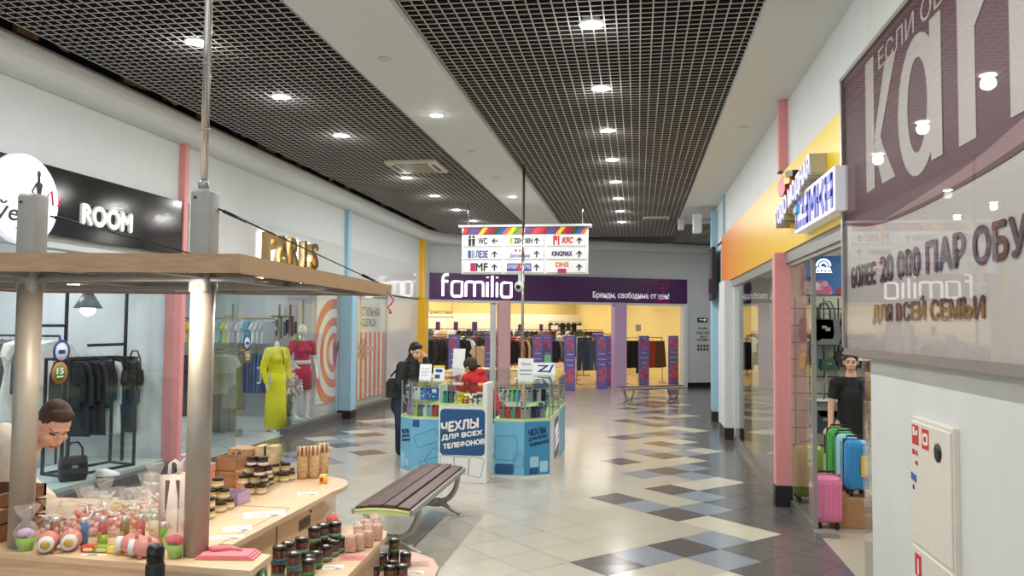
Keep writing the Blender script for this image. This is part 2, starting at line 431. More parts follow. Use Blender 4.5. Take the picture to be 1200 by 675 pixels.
# orange to yellow fascia over the bag shop
def fascia_mat():
    m = mat('orange to yellow print', (245, 200, 40), .35); nt = m.node_tree
    r = [n for n in nt.nodes if n.type == 'VALTORGB'][0]; tc = [n for n in nt.nodes if n.type == 'TEX_COORD'][0]
    sp = nt.nodes.new('ShaderNodeSeparateXYZ'); mr = nt.nodes.new('ShaderNodeMapRange')
    mr.inputs['From Min'].default_value = 15.5; mr.inputs['From Max'].default_value = 7.0
    nt.links.new(tc.outputs['Object'], sp.inputs[0]); nt.links.new(sp.outputs['Y'], mr.inputs['Value']); nt.links.new(mr.outputs[0], r.inputs['Fac'])
    r.color_ramp.elements[0].position = 0; r.color_ramp.elements[0].color = (lin(232), lin(122), lin(62), 1)
    r.color_ramp.elements[1].position = 1; r.color_ramp.elements[1].color = (lin(238), lin(206), lin(28), 1)
    e = r.color_ramp.elements.new(.45); e.color = (lin(238), lin(178), lin(40), 1); return m
b = MB(); b.box(1.56, 1.618, 5.96, 15.45, 2.72, 3.6); fas = obj('shop_fascia', b, fascia_mat())
tag(fas, 'long orange to yellow fascia board above the bag shop on the right', 'sign board')
b = MB(); b.box(1.58, 1.68, 5.96, 14.0, 2.6, 2.72); struct('trim_9', b, steelgrey)
# far white wall right of the purple shop
b = MB(); b.T = FAM(); b.box(2.28, 9, .15, 4.6, -.25, 0, 0); b.box(2.28, 9, 0, .15, -.25, .01, 1); struct('wall_back_right', b, [mat('cool white paint', (200, 206, 210), .55), black])
b = MB(); b.T = FAM(); b.box(-7.2, 2.28, 3.42, 4.6, -.25, 0); struct('wall_back_upper', b, greywall)
b = MB(); b.box(8.6, 8.8, 16, 34, 0, 5.6); b.box(1.9, 8.8, 16.9, 17.05, 0, 5.6); struct('wall_right_side_hall', b, white)

# ------------------------------------------------------------------ window panes of the shop fronts
def pane(name, pts, z0, z1, t=.012, m=clear):
    mb = MB(); a = Vector(pts[0]); c = Vector(pts[1]); d = (c-a).normalized(); n = Vector((-d.y, d.x))*t/2
    p = [a-n, c-n, c+n, a+n]; mb.prism([(q.x, q.y) for q in p], z0, z1); return struct(name, mb, m)
pane('window_1', ((-5.96, -1), (-5.96, 7.2)), .1, 2.66)
pane('window_2', ((-5.96, 7.22), (-5.96, 9.6)), .1, 2.66)
pane('window_3', ((-5.96, 9.88), (-5.96, 11.3)), .02, 2.62)
pane('window_4', ((-5.96, 11.3), (-6.6, 11.55)), .02, 2.62)
pane('window_5', ((-6.62, 12.75), (-5.97, 12.98)), .12, 2.62)
pane('window_6', ((-5.96, 13.0), (-5.96, 15.55)), .12, 2.62)
pane('window_7', ((-5.96, 15.95), (-5.96, 18.55)), .12, 2.62)
pane('window_8', ((1.63, 9.22), (1.63, 14.05)), .08, 2.62)
pane('window_9', ((1.63, 7.85), (1.63, 8.93)), .08, 2.62)
pane('window_10', ((1.63, 5.96), (1.63, 6.2)), .02, 2.62)
b = MB(); b.box(1.6, 1.66, 9.22, 14.05, 0, .08); b.box(1.6, 1.66, 7.85, 8.93, 0, .08); struct('baseboard_right', b, steel)
b = MB()
for y in (7.21,): b.box(-5.99, -5.93, y-.012, y+.012, .1, 2.66)
struct('trim_10', b, steel)
b = MB(); b.box(-5.985, -5.935, 16, 21.3, 2.6, 2.64); struct('trim_11', b, darkmetal)
b = MB(); b.box(1.6, 1.66, 5.96, 8.93, 2.56, 2.62); b.box(1.61, 1.65, 7.835, 7.86, .0, 2.6); b.box(1.6, 1.8, 7.7, 7.86, 0, .05); struct('trim_12', b, steelgrey)
# ------------------------------------------------------------------ ceiling lamps
ring_mb = MB(); ring_mb.lathe([(.075, .0), (.105, -.004), (.112, .004), (.112, .03), (.09, .06), (.075, .06), (.075, 0)], 28)
RING = ring_mb.mesh('lamp_rim', white)
disc_mb = MB(); disc_mb.lathe([(.001, -.002), (.074, -.002), (.074, .004), (.001, .004)], 28); DISC = disc_mb.mesh('diffuser', lampdisc)
off_mb = MB(); off_mb.lathe([(.001, -.001), (.074, -.001), (.074, .004), (.001, .004)], 28); OFFD = off_mb.mesh('diffuser', mat('unlit lamp glass', (196, 194, 186), .35))
def downlight(x, y, z, label, group, on=True, name='ceiling_downlight', watts=None):
    t = thing(name, label, 'ceiling light', (x, y, z), 0, group)
    obj('rim', RING, None, t); obj('diffuser', DISC if on else OFFD, None, t)
    if on:
        l = bpy.data.lights.new('downlight_fill', 'POINT'); l.shadow_soft_size = .07; l.energy = (watts or LAMP_W)*(.13 if z > 4.42 else .02); l.color = (1, .982, .95)  # bare point light added under the recessed lamp to lift the upper walls
        lo = bpy.data.objects.new('downlight_fill', l); COL.objects.link(lo); lo.location = (0, 0, -.09); lo.parent = t
        l = bpy.data.lights.new('downlight_cone', 'AREA'); l.shape = 'DISK'; l.size = .14; l.energy = (watts or LAMP_W)*.85; l.color = (1, .982, .95)
        lo = bpy.data.objects.new('downlight_cone', l); COL.objects.link(lo); lo.location = (0, 0, -.012); lo.parent = t
    return t
rrow = [6.68, 8.52, 10.38, 12.23, 14.12, 15.97, 17.75, 19.57]
for k, y in enumerate(rrow):
    downlight(-.39, y, 4.455, 'lit round downlight in the right ceiling lattice, %s from the camera' % ordinal(k), 'lit downlights of the right lattice')
for k, y in enumerate([4.83, 2.98, 1.13]):
    downlight(-.39, y, 4.455, 'lit round downlight in the right ceiling lattice overhead, %s back from the view' % ordinal(k), 'lit downlights overhead')
lrow = [6.64, 8.39, 10.23, 13.34, 15.28, 17.2, 19.05]
for k, y in enumerate(lrow):
    downlight(-3.97, y, 4.455, 'lit round downlight in the left ceiling lattice, %s from the camera' % ordinal(k), 'lit downlights of the left lattice')
for k, y in enumerate([4.8, 2.95, 1.1]):
    downlight(-3.97, y, 4.455, 'lit round downlight in the left ceiling lattice overhead, %s back from the view' % ordinal(k), 'lit downlights overhead')
downlight(-2.37, 9.15, 4.395, 'lit downlight in the white ceiling beam, the nearer of its two', 'lit lamps of the white beam')
downlight(-2.40, 15.2, 4.395, 'lit downlight in the white ceiling beam, near the hanging directory', 'lit lamps of the white beam')
for k, y in enumerate([7.12, 11.15, 13.2]):
    downlight(-2.35, y, 4.395, 'unlit downlight in the white ceiling beam, %s from the camera' % ordinal(k), 'unlit lamps of the white beam', False)
for k, y in enumerate([10.15, 16.8]):
    downlight(1.31, y, 4.395, 'unlit downlight in the right white soffit, the %s one' % ('nearer', 'farther')[k], 'unlit lamps of the right soffit', False)
downlight(-3.97, 20.7, 4.455, 'added unseen downlight behind the hanging directory in the left ceiling lattice', 'lit downlights of the left lattice')  # extra lamp added out of sight to brighten the far end
for k, (x, y) in enumerate(((2.2, 21.4), (3.9, 21.6), (2.6, 23.4))): downlight(x, y, 4.455, 'added unseen downlight over the side hall at the far right, %s' % ordinal(k), 'added downlights of the side hall')  # unseen lamps added to throw more light on the purple shop front
# ceiling cassette and vent
t = thing('air_conditioner', 'square cream ceiling air conditioner cassette in the left lattice', 'air conditioner', (-3.52, 12.4, 4.45))
b = MB(); b.box(-.42, .42, -.42, .42, -.025, .05, 0, .015); obj('casing', b, cream, t)
b = MB(); b.box(-.24, .24, -.24, .24, -.032, -.02)
obj('intake_grille', b, mat('beige grille', (150, 142, 126), .6), t)
for k in range(4):
    b = MB(); b.T = Matrix.Rotation(pi/2*k, 4, 'Z'); b.box(-.27, .27, .30, .36, -.029, -.02); obj('air_slot', b, darkmetal, t)
t = thing('ceiling_vent', 'small pale vent grille at the far end of the right lattice', 'vent', (.42, 18.9, 4.45))
b = MB(); b.box(-.3, .3, -.18, .18, -.02, .02, 0, .008); obj('casing', b, cream, t)
for k in range(5):
    b = MB(); b.box(-.26, .26, -.14+.06*k, -.115+.06*k, -.026, -.018); obj('louvre', b, mat('beige grille', (150, 142, 126), .6), t)
# smoke detectors / cameras / speakers
t = thing('wall_speaker', 'white speaker box under the end of the right soffit', 'speaker', (1.22, 16.9, 4.05))
b = MB(); b.box(-.09, .09, -.1, .1, -.2, .2, 0, .02, 2); obj('cabinet', b, white, t)
b = MB(); b.box(-.07, .07, -.106, -.098, -.17, .17); obj('grille', b, greywall, t)
b = MB(); b.cyl((0, .08, .1), (.3, .08, .1), .015); obj('bracket', b, steel, t)
t = thing('wall_speaker', 'white speaker hanging at the ceiling edge near the far vent', 'speaker', (.98, 18.6, 4.28))
b = MB(); b.box(-.07, .07, -.08, .08, -.15, .12, 0, .02, 2); obj('cabinet', b, white, t)
b = MB(); b.box(-.05, .05, -.086, -.078, -.12, .09); obj('grille', b, greywall, t)
# rods and cables
t = thing('camera_pole', 'thin steel service pole dropping from the ceiling to the phone case kiosk', 'pole', (gy(613, 300, 12.5).x, 12.5, 0))
b = MB(); b.cyl((0, 0, 0), (0, 0, 4.46), .022, n=12); obj('tube', b, chrome, t)
b = MB(); b.ell((-.05, -.07, 2.52), (.075, .075, .085)); b.box(-.07, -.02, -.05, .02, 2.56, 2.72, 0, .01); obj('camera_housing', b, white, t)
b = MB(); b.lathe([(.001, 0), (.034, 0), (.034, .02), (.001, .02)], 16); o = obj('camera_lens', b, blackgloss, t); o.location = (-.05, -.13, 2.51); o.rotation_euler = (pi/2, 0, 0)

# ------------------------------------------------------------------ hanging directory
YS = 16.3
def sx(u): return gy(u, 300, YS).x
xl, xr = gy(541, 300, YS).x, gy(689, 300, YS).x; zt = gy(615, 266, YS).z; zb = gy(615, 321, YS).z
t = thing('hanging_directory', 'white hanging directory board with nine shop panels and a rainbow stripe on top', 'sign', ((xl+xr)/2, YS, zb))
Wd = xr-xl; Hd = zt-zb
b = MB(); b.box(-Wd/2, Wd/2, 0, .14, 0, Hd, 0); obj('board', b, white, t)
b = MB(); b.box(-Wd/2-.07, Wd/2+.07, -.05, .2, Hd, Hd+.05, 0, .008); obj('top_cap', b, white, t)
b = MB(); cols = [(196, 34, 40), (132, 24, 48), (40, 84, 160), (128, 40, 110), (232, 200, 40), (176, 28, 62), (150, 24, 40), (20, 80, 70), (42, 84, 170), (226, 100, 40), (236, 206, 40), (50, 150, 50), (220, 90, 50), (70, 50, 130), (110, 28, 80), (200, 50, 40)]
smats = [mat('stripe colour %d %d %d' % c, c, .4) for c in cols]
sh = Hd*.155; n = 26
for k in range(n):
    x0 = -Wd/2+Wd*k/n; x1 = -Wd/2+Wd*(k+1)/n; s_ = .06
    pts = [(max(-Wd/2, x0-s_), Hd-sh), (max(-Wd/2, min(Wd/2, x1-s_)), Hd-sh), (min(Wd/2, x1+s_), Hd), (min(Wd/2, x0+s_), Hd)]
    b.T = frame3((0, 0, 0), (1, 0, 0), (0, 0, 1)); b.prism(pts, .002, .012, k % 16)
obj('rainbow_stripe', b, smats, t)
ph = (Hd-sh)/3; pw = Wd/3
dk = mat('sign black', (30, 30, 34), .5); dbl = mat('sign blue', (44, 70, 140), .5); red = mat('sign red', (196, 30, 44), .5)
mag = mat('sign magenta', (176, 28, 100), .5); grn = mat('sign green', (150, 190, 40), .5); org = mat('sign orange', (210, 120, 50), .5); nav = mat('sign violet', (50, 40, 96), .5)
def arrow(mb, cx, cz, s, left=False):
    a = [(-.1, -.5), (.1, -.5), (.1, .15), (.38, -.12), (.45, .02), (0, .5), (-.45, .02), (-.38, -.12), (-.1, .15)]
    mb.prism([((cx-z*s if left else cx+x*s), (cz+x*s if left else cz+z*s)) for x, z in a], .02, .026, 0)
for r_ in range(3):
    for c_ in range(3):
        x0 = -Wd/2+pw*c_; z0 = Hd-sh-ph*(r_+1); q = thing  # noqa
        b = MB(); b.box(x0+.03, x0+pw-.03, -.02, .0, z0+.025, z0+ph-.025, 0, .006); pn = obj('panel', b, mat('lit sign panel', (222, 224, 224), .35), t)
        b = MB(); b.T = frame3((0, 0, 0), (1, 0, 0), (0, 0, 1)); arrow(b, x0+pw*.8, z0+ph*.5, ph*.5, r_ == 0 and c_ == 0); obj('arrow', b, dk, pn)
        b = MB(); b.T = frame3((0, 0, 0), (1, 0, 0), (0, 0, 1)); lo = lambda a: x0+pw*a
        zm = z0+ph*.5; d0, d1 = .02, .026; ms = [dk]
        if (r_, c_) == (0, 0):
            b.text('WC', lo(.40), lo(.62), zm-.07, zm+.07, d0, d1, 0, .02)
            for q in (.2, .29):
                b.prism([(lo(q)-.025, zm-.1), (lo(q)+.025, zm-.1), (lo(q)+.035, zm+.05), (lo(q)-.035, zm+.05)], d0, d1); b.prism(rounded(lo(q)-.028, lo(q)+.028, zm+.06, zm+.115, .025), d0, d1)
        elif (r_, c_) == (0, 1):
            b.text('ZENDEN', lo(.26), lo(.7), zm-.055, zm+.055, d0, d1, 0, .03); b.prism(rounded(lo(.16), lo(.23), zm-.06, zm+.07, .02), d0, d1, 1); ms = [dk, grn]
        elif (r_, c_) == (0, 2):
            b.text('KFC', lo(.4), lo(.66), zm-.06, zm+.07, d0, d1, 0, .03, .2)
            for q in (.19, .3): b.prism([(lo(q), zm-.09), (lo(q)+.03, zm-.09), (lo(q)+.03, zm+.1), (lo(q), zm+.1)], d0, d1)
            b.prism(rounded(lo(.23), lo(.28), zm, zm+.1, .02), d0, d1); ms = [red]
        elif (r_, c_) == (1, 0):
            for q, w in ((.16, .07), (.25, .02), (.29, .02)): b.prism([(lo(q), zm-.08), (lo(q+w), zm-.08), (lo(q+w), zm+.08), (lo(q), zm+.08)], d0, d1)
            b.text('ЛЕЗЕ', lo(.34), lo(.64), zm-.08, zm+.08, d0, d1, 0, .03); ms = [dbl]
        elif (r_, c_) == (1, 1):
            for q, mm in ((.28, 1), (.37, 2), (.45, 3)): b.prism(rounded(lo(q), lo(q)+.05, zm+.05, zm+.1, .02), d0, d1, mm)
            b.text('Детский мир', lo(.16), lo(.65), zm-.09, zm+.01, d0, d1, 0, .03); ms = [mat('sign steel blue', (110, 130, 170), .5), red, org, grn]
        elif (r_, c_) == (1, 2):
            b.text('KINOMAX', lo(.16), lo(.64), zm-.05, zm+.06, d0, d1, 0, .035); ms = [nav]
        elif (r_, c_) == (2, 0):
            b.prism([(lo(.22), zm-.08), (lo(.34), zm-.08), (lo(.34), zm+.09), (lo(.22), zm+.09)], d0, d1, 1); b.text('MF', lo(.35), lo(.64), zm-.08, zm+.09, d0, d1, 0, .02); ms = [dk, mag]
        elif (r_, c_) == (2, 1):
            b.prism([(lo(.1), zm-.08), (lo(.68), zm-.08), (lo(.68), zm+.08), (lo(.1), zm+.08)], d0, d1, 1)
            b.text('спорт', lo(.12), lo(.36), zm-.05, zm+.05, d1, d1+.004); b.text('мастер', lo(.42), lo(.66), zm-.05, zm+.05, d1, d1+.004)
            b.prism([(lo(.36), zm-.08), (lo(.42), zm-.08), (lo(.42), zm+.08), (lo(.36), zm+.08)], d1, d1+.003, 2); ms = [paper, dbl, red]
        else:
            b.text('DNS', lo(.25), lo(.56), zm+.0, zm+.11, d0, d1, 0, .03); b.prism(rounded(lo(.3), lo(.5), zm-.12, zm-.03, .015), d0, d1, 1); ms = [org, mag]
        obj('lettering', b, ms, pn)
for x in (-Wd/2+.12, Wd/2-.12):
    b = MB(); b.cyl((x, .07, Hd+.05), (x, .07, 4.6-zb), .012, n=8); obj('hanging_rod', b, chrome, t)
# ------------------------------------------------------------------ purple fronted clothing shop across the end of the hall
sL, zT = gf(495, 316); sR, _ = gf(803, 330); zTop, zBot = 3.42, 2.65
t = thing('shop_sign', 'wide purple fascia with white rounded letters over the far shop entrance', 'sign', F(0, 0))
mt = FAM(-.02)
def fam_obj(name, mb, m, par):
    inv = Matrix.Translation(-Vector(par.location)); mb.v = [inv @ v for v in mb.v]; return obj(name, mb, m, par)
b = MB(); b.T = mt; b.box(sL, sR, zBot, zTop, -.1, .1); fam_obj('fascia', b, purple, t)
# rounded stroke letters
def strokes(b, segs, x0, z0, h, r, closed=False):
    for pts in segs: b.tube([(x0+x*h, z0+z*h, .13) for x, z in pts], r, 8)
def arc(cx, cz, rx, rz, a0, a1, n=8): return [(cx+rx*cos(R(a0+(a1-a0)*i/n)), cz+rz*sin(R(a0+(a1-a0)*i/n))) for i in range(n+1)]
def abox(x0, x1, z0, z1, r=.16):
    return [(x1, z0), (x1, z1), (x0+r, z1)]+arc(x0+r, z1-r, r, r, 90, 180, 4)+[(x0, z0+r)]+arc(x0+r, z0+r, r, r, 180, 270, 4)+[(x1-.1, z0)]+arc(x1-.1, z0+.1, .1, .1, -90, 0, 3)
def rbox(x0, x1, z0, z1, r=.14):
    return [(x1, z1-r), (x1, z0+r)]+arc(x1-r, z0+r, r, r, 0, -90, 4)+[(x0+r, z0)]+arc(x0+r, z0+r, r, r, -90, -180, 4)+[(x0, z1-r)]+arc(x0+r, z1-r, r, r, 180, 90, 4)+[(x1-r, z1)]+arc(x1-r, z1-r, r, r, 90, 0, 4)
sa, za = gf(515, 347); sb, zb2 = gf(597, 346); hh = gf(530, 321)[1]-gf(530, 346)[1]; X = .56
word = []
word += [[(.02, 0), (.02, .95)]+arc(.2, 1.05, .18, .2, 180, 90, 4)+[(.32, 1.25)], [(-.06, .86), (.3, .86)]]
o = .52; word += [abox(o, o+.58, 0, .86)]
o = 1.32; word += [[(o, 0), (o, .72)]+arc(o+.14, .72, .14, .14, 180, 90, 4)+[(o+.36, .86)]+arc(o+.36, .72, .14, .14, 90, 0, 4)+[(o+.5, 0)], [(o+.5, .72)]+arc(o+.64, .72, .14, .14, 180, 90, 4)+[(o+.86, .86)]+arc(o+.86, .72, .14, .14, 90, 0, 4)+[(o+1.0, 0)]]
o = 2.56; word += [[(o, 0), (o, .86)], [(o, 1.12), (o, 1.18)], [(o+.28, 0), (o+.28, 1.25)], [(o+.56, 0), (o+.56, .86)], [(o+.56, 1.12), (o+.56, 1.18)]]
o = 3.38; word += [abox(o, o+.58, 0, .86)]
k = (sb-sa)/4.05; b = MB(); b.T = mt
for pts in word: b.tube([(sa+.06+x*k, za+z*hh/1.25, .13) for x, z in pts], .036, 8)
fam_obj('word_lettering', b, litwhite, t)
b = MB(); b.T = mt; x0, z0 = gf(693, 348); x1, z1 = gf(782, 344); b.text('Бренды, свободные от цен!', x0, x1, 2.74, 2.98, .1, .115, 0, .008); fam_obj('slogan', b, mat('white vinyl', (236, 226, 240), .5, emit=.35), t)
pkl = mat('pink outline', (170, 40, 110), .5); b = MB(); b.T = mt
for u0, v0, u1, v1 in ((757, 333, 775, 349), (766, 328, 781, 338), (766, 352, 781, 357)):
    a0, c0 = gf(u0, v1); a1, c1 = gf(u1, v0); b.tube([(x, max(zBot+.02, min(zTop-.02, z)), .105) for x, z in rounded(a0, a1, c0, c1, .1)], .018, 6, closed=True)
fam_obj('pink_square_motif', b, pkl, t)
# columns and frames of the entrance
def fcol(name, s0, s1, m, d0=-.12, d1=.12, z1=2.65):
    mb = MB(); mb.T = FAM(0); mb.box(s0, s1, 0, z1, -d1, -d0, 0, .008); return struct(name, mb, m)
s0 = gf(583, 400)[0]; s1 = gf(597, 400)[0]; fcol('trim_13', s0, s1, palepink)
s0 = gf(717.5, 400)[0]; s1 = gf(731.5, 400)[0]; fcol('trim_14', s0, s1, lilac, -.2, .1)
fcol('trim_15', sR-.12, sR+.02, white); fcol('trim_16', sL, sL+.18, white)
s0 = gf(575, 400)[0]; fcol('trim_17', s0, s0+.16, white, .0, .1)
b = MB(); b.T = FAM(0); b.box(sL, sR, 2.58, 2.66, -.1, .1); struct('trim_18', b, white)
# interior shell
DB = 13.0
yw = mat('warm yellow wall', (228, 208, 138), .7); cw = mat('warm cream wall', (238, 228, 200), .7)
b = MB(); b.T = FAM(DB); b.box(-12, 8, 0, 4.2, -.1, 0); struct('wall_back_shop', b, yw)
b = MB(); b.T = FAM(DB-.5); b.box(-12, 3.4, 0, 2.45, -.1, 0); struct('wall_back_fitting_rooms', b, cw)
b = MB(); b.T = FAM(0); b.box(-12.1, -12, 0, 4.2, -DB, 0); struct('wall_shop_left', b, yw)
b = MB(); b.T = FAM(0); b.box(3.4, 3.5, 0, 4.2, -DB, -.3); struct('wall_shop_right', b, yw)
b = MB(); b.T = FAM(0); b.box(-12, 5, 3.6, 3.7, -DB, -.15); struct('ceiling_shop', b, mat('shop ceiling', (236, 226, 190), .8))
b = MB(); b.T = FAM(0); b.box(-12, 8, .0, .004, -DB, -.12); struct('floor_shop', b, mat('warm shop floor', (198, 168, 128), .22, noise=.06, scale=3))
# ceiling panels of that shop
pm = MB(); pm.box(-.6, .6, -.15, .15, 0, .05, 0, .01); PM = pm.mesh('light_panel', mat('lit panel', (255, 246, 222), .5, emit=5.0))
fr = MB(); fr.box(-.63, .63, -.18, .18, .04, .07, 0); FR = fr.mesh('panel_frame', white)
for i, d in enumerate((2.2, 5.5, 9.0, 11.6)):
    for j, s in enumerate((-9, -6.4, -3.8, -1.2, 1.4)):
        p = F(s, d, 3.5); t = thing('ceiling_panel_light', 'ceiling panel in the far purple shop, %s row, %s' % (ordinal(i), ord_from(j, 5, 'left', 'right')), 'ceiling light', p, math.atan2(FU.y, FU.x), 'ceiling panels of the far shop')
        obj('light_panel', PM, None, t); obj('frame', FR, None, t)
        l = bpy.data.lights.new('panel_beam', 'AREA'); l.shape = 'RECTANGLE'; l.size = 1.2; l.size_y = .3; l.energy = SHOP_W*.95; l.color = (1, .95, .86)
        lo = bpy.data.objects.new('panel_beam', l); COL.objects.link(lo); lo.parent = t; lo.location = (0, 0, -.01)
# security gates with red berry print
berry = mat('berry print', (214, 92, 112), .5); gatem = mat('violet gate print', (112, 102, 172), .5); gatel = mat('pale lettering', (214, 206, 232), .5)
def gate_mesh(w=.33, h=1.62, t=.1):
    g = MB(); g.box(-w/2, w/2, -t/2, t/2, .0, h, 0, .012)
    rnd = random.Random(3); pr = []
    for z0, z1, n in ((1.18, 1.5, 15), (.2, .66, 24)):
        a = MB(); a.T = frame3((0, -t/2, 0), (1, 0, 0), (0, 0, 1)); pr.append(a)
        for _ in range(n):
            x = rnd.uniform(-w*.36, w*.36); z = rnd.uniform(z0, z1); r_ = rnd.uniform(.026, .04); a.prism([(x+r_*cos(q*pi/4), z+r_*1.25*sin(q*pi/4)) for q in range(8)], 0, .003)
    c = MB(); c.T = a.T
    c.text('familia', -w*.22, w*.22, 1.53, 1.57, 0, .004, 0, .01); c.text('бренды', -w*.28, w*.28, 1.04, 1.10, 0, .004, 0, .02); c.text('свободные', -w*.4, w*.4, .88, .93, 0, .004, 0, .02); c.text('от цен', -w*.26, w*.26, .71, .77, 0, .004, 0, .02)
    return g.mesh('gate_body', gatem), pr[0].mesh('berry_print', berry), pr[1].mesh('berry_print', berry), c.mesh('lettering', gatel)
GM = gate_mesh()
gates = [(667.5, 457.5, 'standing right of the kiosk'), (705, 455.5, 'just left of the lilac column'), (716, 454.5, 'half hidden behind the lilac column'), (754.5, 452, 'in front of the black and rust skirts'), (789, 450.5, 'rightmost of the entrance'),
         (531.5, 458.5, 'leftmost of the entrance, above the white card easel'), (574, 456.5, 'just left of the pale pink column'), (630, 455.5, 'left one of the pair behind the kiosk laptop'), (640, 454.0, 'right one of the pair behind the kiosk laptop')]
for u, v, w in gates:
    if u == 716: p = F(gf(716, 400, .7)[0], .7)
    elif u == 640: p = F(gf(641, 400, .75)[0], .75)
    else: p = gz(u, v)
    t = thing('security_gate', 'violet security gate with red berry print, %s' % w, 'security gate', (p.x, p.y, 0), math.atan2(FU.y, FU.x)*.3+R(4), 'berry printed security gates')
    for me in GM: obj(me.name.split('.')[0], me, None, t)
# ---- clothing
def garment(kind, col, hook=True, t=.055):
    m = MB()
    o = {'shirt': [(0.0, -.03), (.05, -.04), (.2, -.08), (.3, -.24), (.23, -.3), (.19, -.22), (.2, -.62), (-.2, -.62), (-.19, -.22), (-.23, -.3), (-.3, -.24), (-.2, -.08), (-.05, -.04)],
         'jacket': [(0, -.03), (.06, -.04), (.21, -.08), (.27, -.3), (.27, -.66), (.2, -.67), (.2, -.78), (-.2, -.78), (-.2, -.67), (-.27, -.66), (-.27, -.3), (-.21, -.08), (-.06, -.04)],
         'coat': [(0, -.03), (.06, -.04), (.21, -.08), (.27, -.3), (.27, -.7), (.21, -.72), (.24, -1.15), (-.24, -1.15), (-.21, -.72), (-.27, -.7), (-.27, -.3), (-.21, -.08), (-.06, -.04)],
         'jeans': [(0, -.06), (.18, -.06), (.21, -.35), (.2, -1.05), (.05, -1.05), (.015, -.42), (-.015, -.42), (-.05, -1.05), (-.2, -1.05), (-.21, -.35), (-.18, -.06)],
         'skirt': [(0, -.06), (.17, -.06), (.2, -.3), (.26, -.95), (.0, -.98), (-.26, -.95), (-.2, -.3), (-.17, -.06)],
         'dress': [(0, -.03), (.05, -.04), (.17, -.08), (.2, -.2), (.15, -.42), (.25, -1.1), (-.25, -1.1), (-.15, -.42), (-.2, -.2), (-.17, -.08), (-.05, -.04)]}[kind]
    m.puff(o, t, 0)
    if hook: m.tube([(0, 0, -.04), (0, 0, .0), (.012, 0, .025), (.03, 0, .03), (.042, 0, .012)], .004, 5, 1)
    return m.mesh('garment', [colr(*col), steel])
_g = {}
def hang(kind, col, p, rz, label, group, name='hanging_garment', cat='garment', t=.055, s=1.0):
    k = (kind, col, t)
    if k not in _g: _g[k] = garment(kind, col, True, t)
    o = obj(name, _g[k], None); o.location = p; o.rotation_euler = (0, 0, rz); o.scale = (s, s, s); return tag(o, label, cat, group)
def rail(name, label, p0, p1, z, m=darkmetal, feet=True, h0=0.0):
    p0 = Vector(p0); p1 = Vector(p1); t = thing(name, label, 'clothes rail', (p0.x, p0.y, 0)); d = p1-p0
    b = MB(); b.cyl((0, 0, z), (d.x, d.y, z), .014); obj('rail_bar', b, m, t)
    if feet:
        n = Vector((-d.y, d.x)).normalized()*.25
        for q in (Vector((0, 0)), d.to_2d()):
            b = MB(); b.cyl((q.x, q.y, .03), (q.x, q.y, z), .014); b.cyl((q.x-n.x, q.y-n.y, .03), (q.x+n.x, q.y+n.y, .03), .014); obj('upright', b, m, t)
    return t
fa = math.atan2(FU.y, FU.x)
KN = {'shirt': 'shirt', 'jacket': 'jacket', 'coat': 'coat', 'jeans': 'jeans', 'skirt': 'skirt', 'dress': 'dress'}
def cname(c):
    r, g, bl = c
    if max(c)-min(c) < 22: return 'black' if max(c) < 45 else 'dark grey' if max(c) < 90 else 'grey' if max(c) < 175 else 'white'
    if bl > r and bl > g: return 'navy' if bl < 90 else 'blue'
    if r > 170 and g > 150 and bl < 110: return 'yellow'
    if g >= r: return 'green' if bl < g-12 else 'teal'
    if r > 150 and g < 110: return 'rust' if bl < 70 and g > 50 else 'red'
    if r > 190 and g > 150: return 'beige' if bl < 180 else 'pale pink'
    return 'brown'
def rack(u0, u1, d0, d1, z, items, label, group, where, face=None):
    """a straight rail between two picture columns at depths d0..d1 inside the far shop"""
    a = F(gf(u0, 400, d0)[0], d0); c = F(gf(u1, 400, d1)[0], d1); rail('clothes_rail', label, (a.x, a.y), (c.x, c.y), z)
    n = len(items); ang = math.atan2(c.y-a.y, c.x-a.x)+pi/2
    for i, (kd, cl) in enumerate(items):
        q = a.lerp(c, (i+.5)/n)
        hang(kd, cl, (q.x, q.y, z-.02), ang if face is None else face, '%s %s %s, %s' % (cname(cl), KN[kd], where, ord_from(i, n, 'left', 'right')), group)
BK = (24, 24, 28); NV = (34, 40, 66); DG = (62, 62, 66); GR = (120, 120, 122); BR = (92, 66, 50); BG = (216, 190, 150); WH = (232, 230, 226); RD = (168, 40, 44); OR = (200, 110, 50); JN = (74, 92, 118); RU = (166, 66, 42)
rack(497, 530, 1.6, 4.2, 1.52, [('jacket', BK), ('jacket', DG), ('coat', BK), ('jacket', NV), ('jacket', BK), ('coat', DG), ('jacket', BK), ('jacket', BK), ('jacket', NV)], 'dark rail of coats at the left end of the far shop', 'coats on the left rail of the far shop', 'on the left rail of the far shop')
rack(537, 566, 2.6, 5.0, 1.5, [('jacket', BK), ('jacket', BK), ('shirt', WH), ('jacket', NV), ('jacket', BK), ('dress', BK), ('jacket', BK)], 'dark rail behind the leftmost security gates', 'clothes on the rail behind the left gates', 'on the rail behind the left gates')
rack(558, 582, 1.4, 3.0, 1.3, [('shirt', BG), ('shirt', BG), ('dress', (226, 206, 170)), ('shirt', (210, 180, 120)), ('shirt', BG)], 'low rail of beige blouses left of the pale pink column', 'beige clothes by the pink column', 'on the low rail left of the pale pink column')
rack(598, 629, 1.3, 4.6, 1.5, [('jacket', BK), ('jacket', RD), ('jacket', OR), ('jacket', BK), ('jacket', BG), ('jacket', BK), ('jacket', BR), ('jacket', BK), ('jacket', BK), ('jacket', NV)], 'rail of coloured jackets right of the pale pink column', 'jackets right of the pink column', 'on the rail right of the pale pink column')
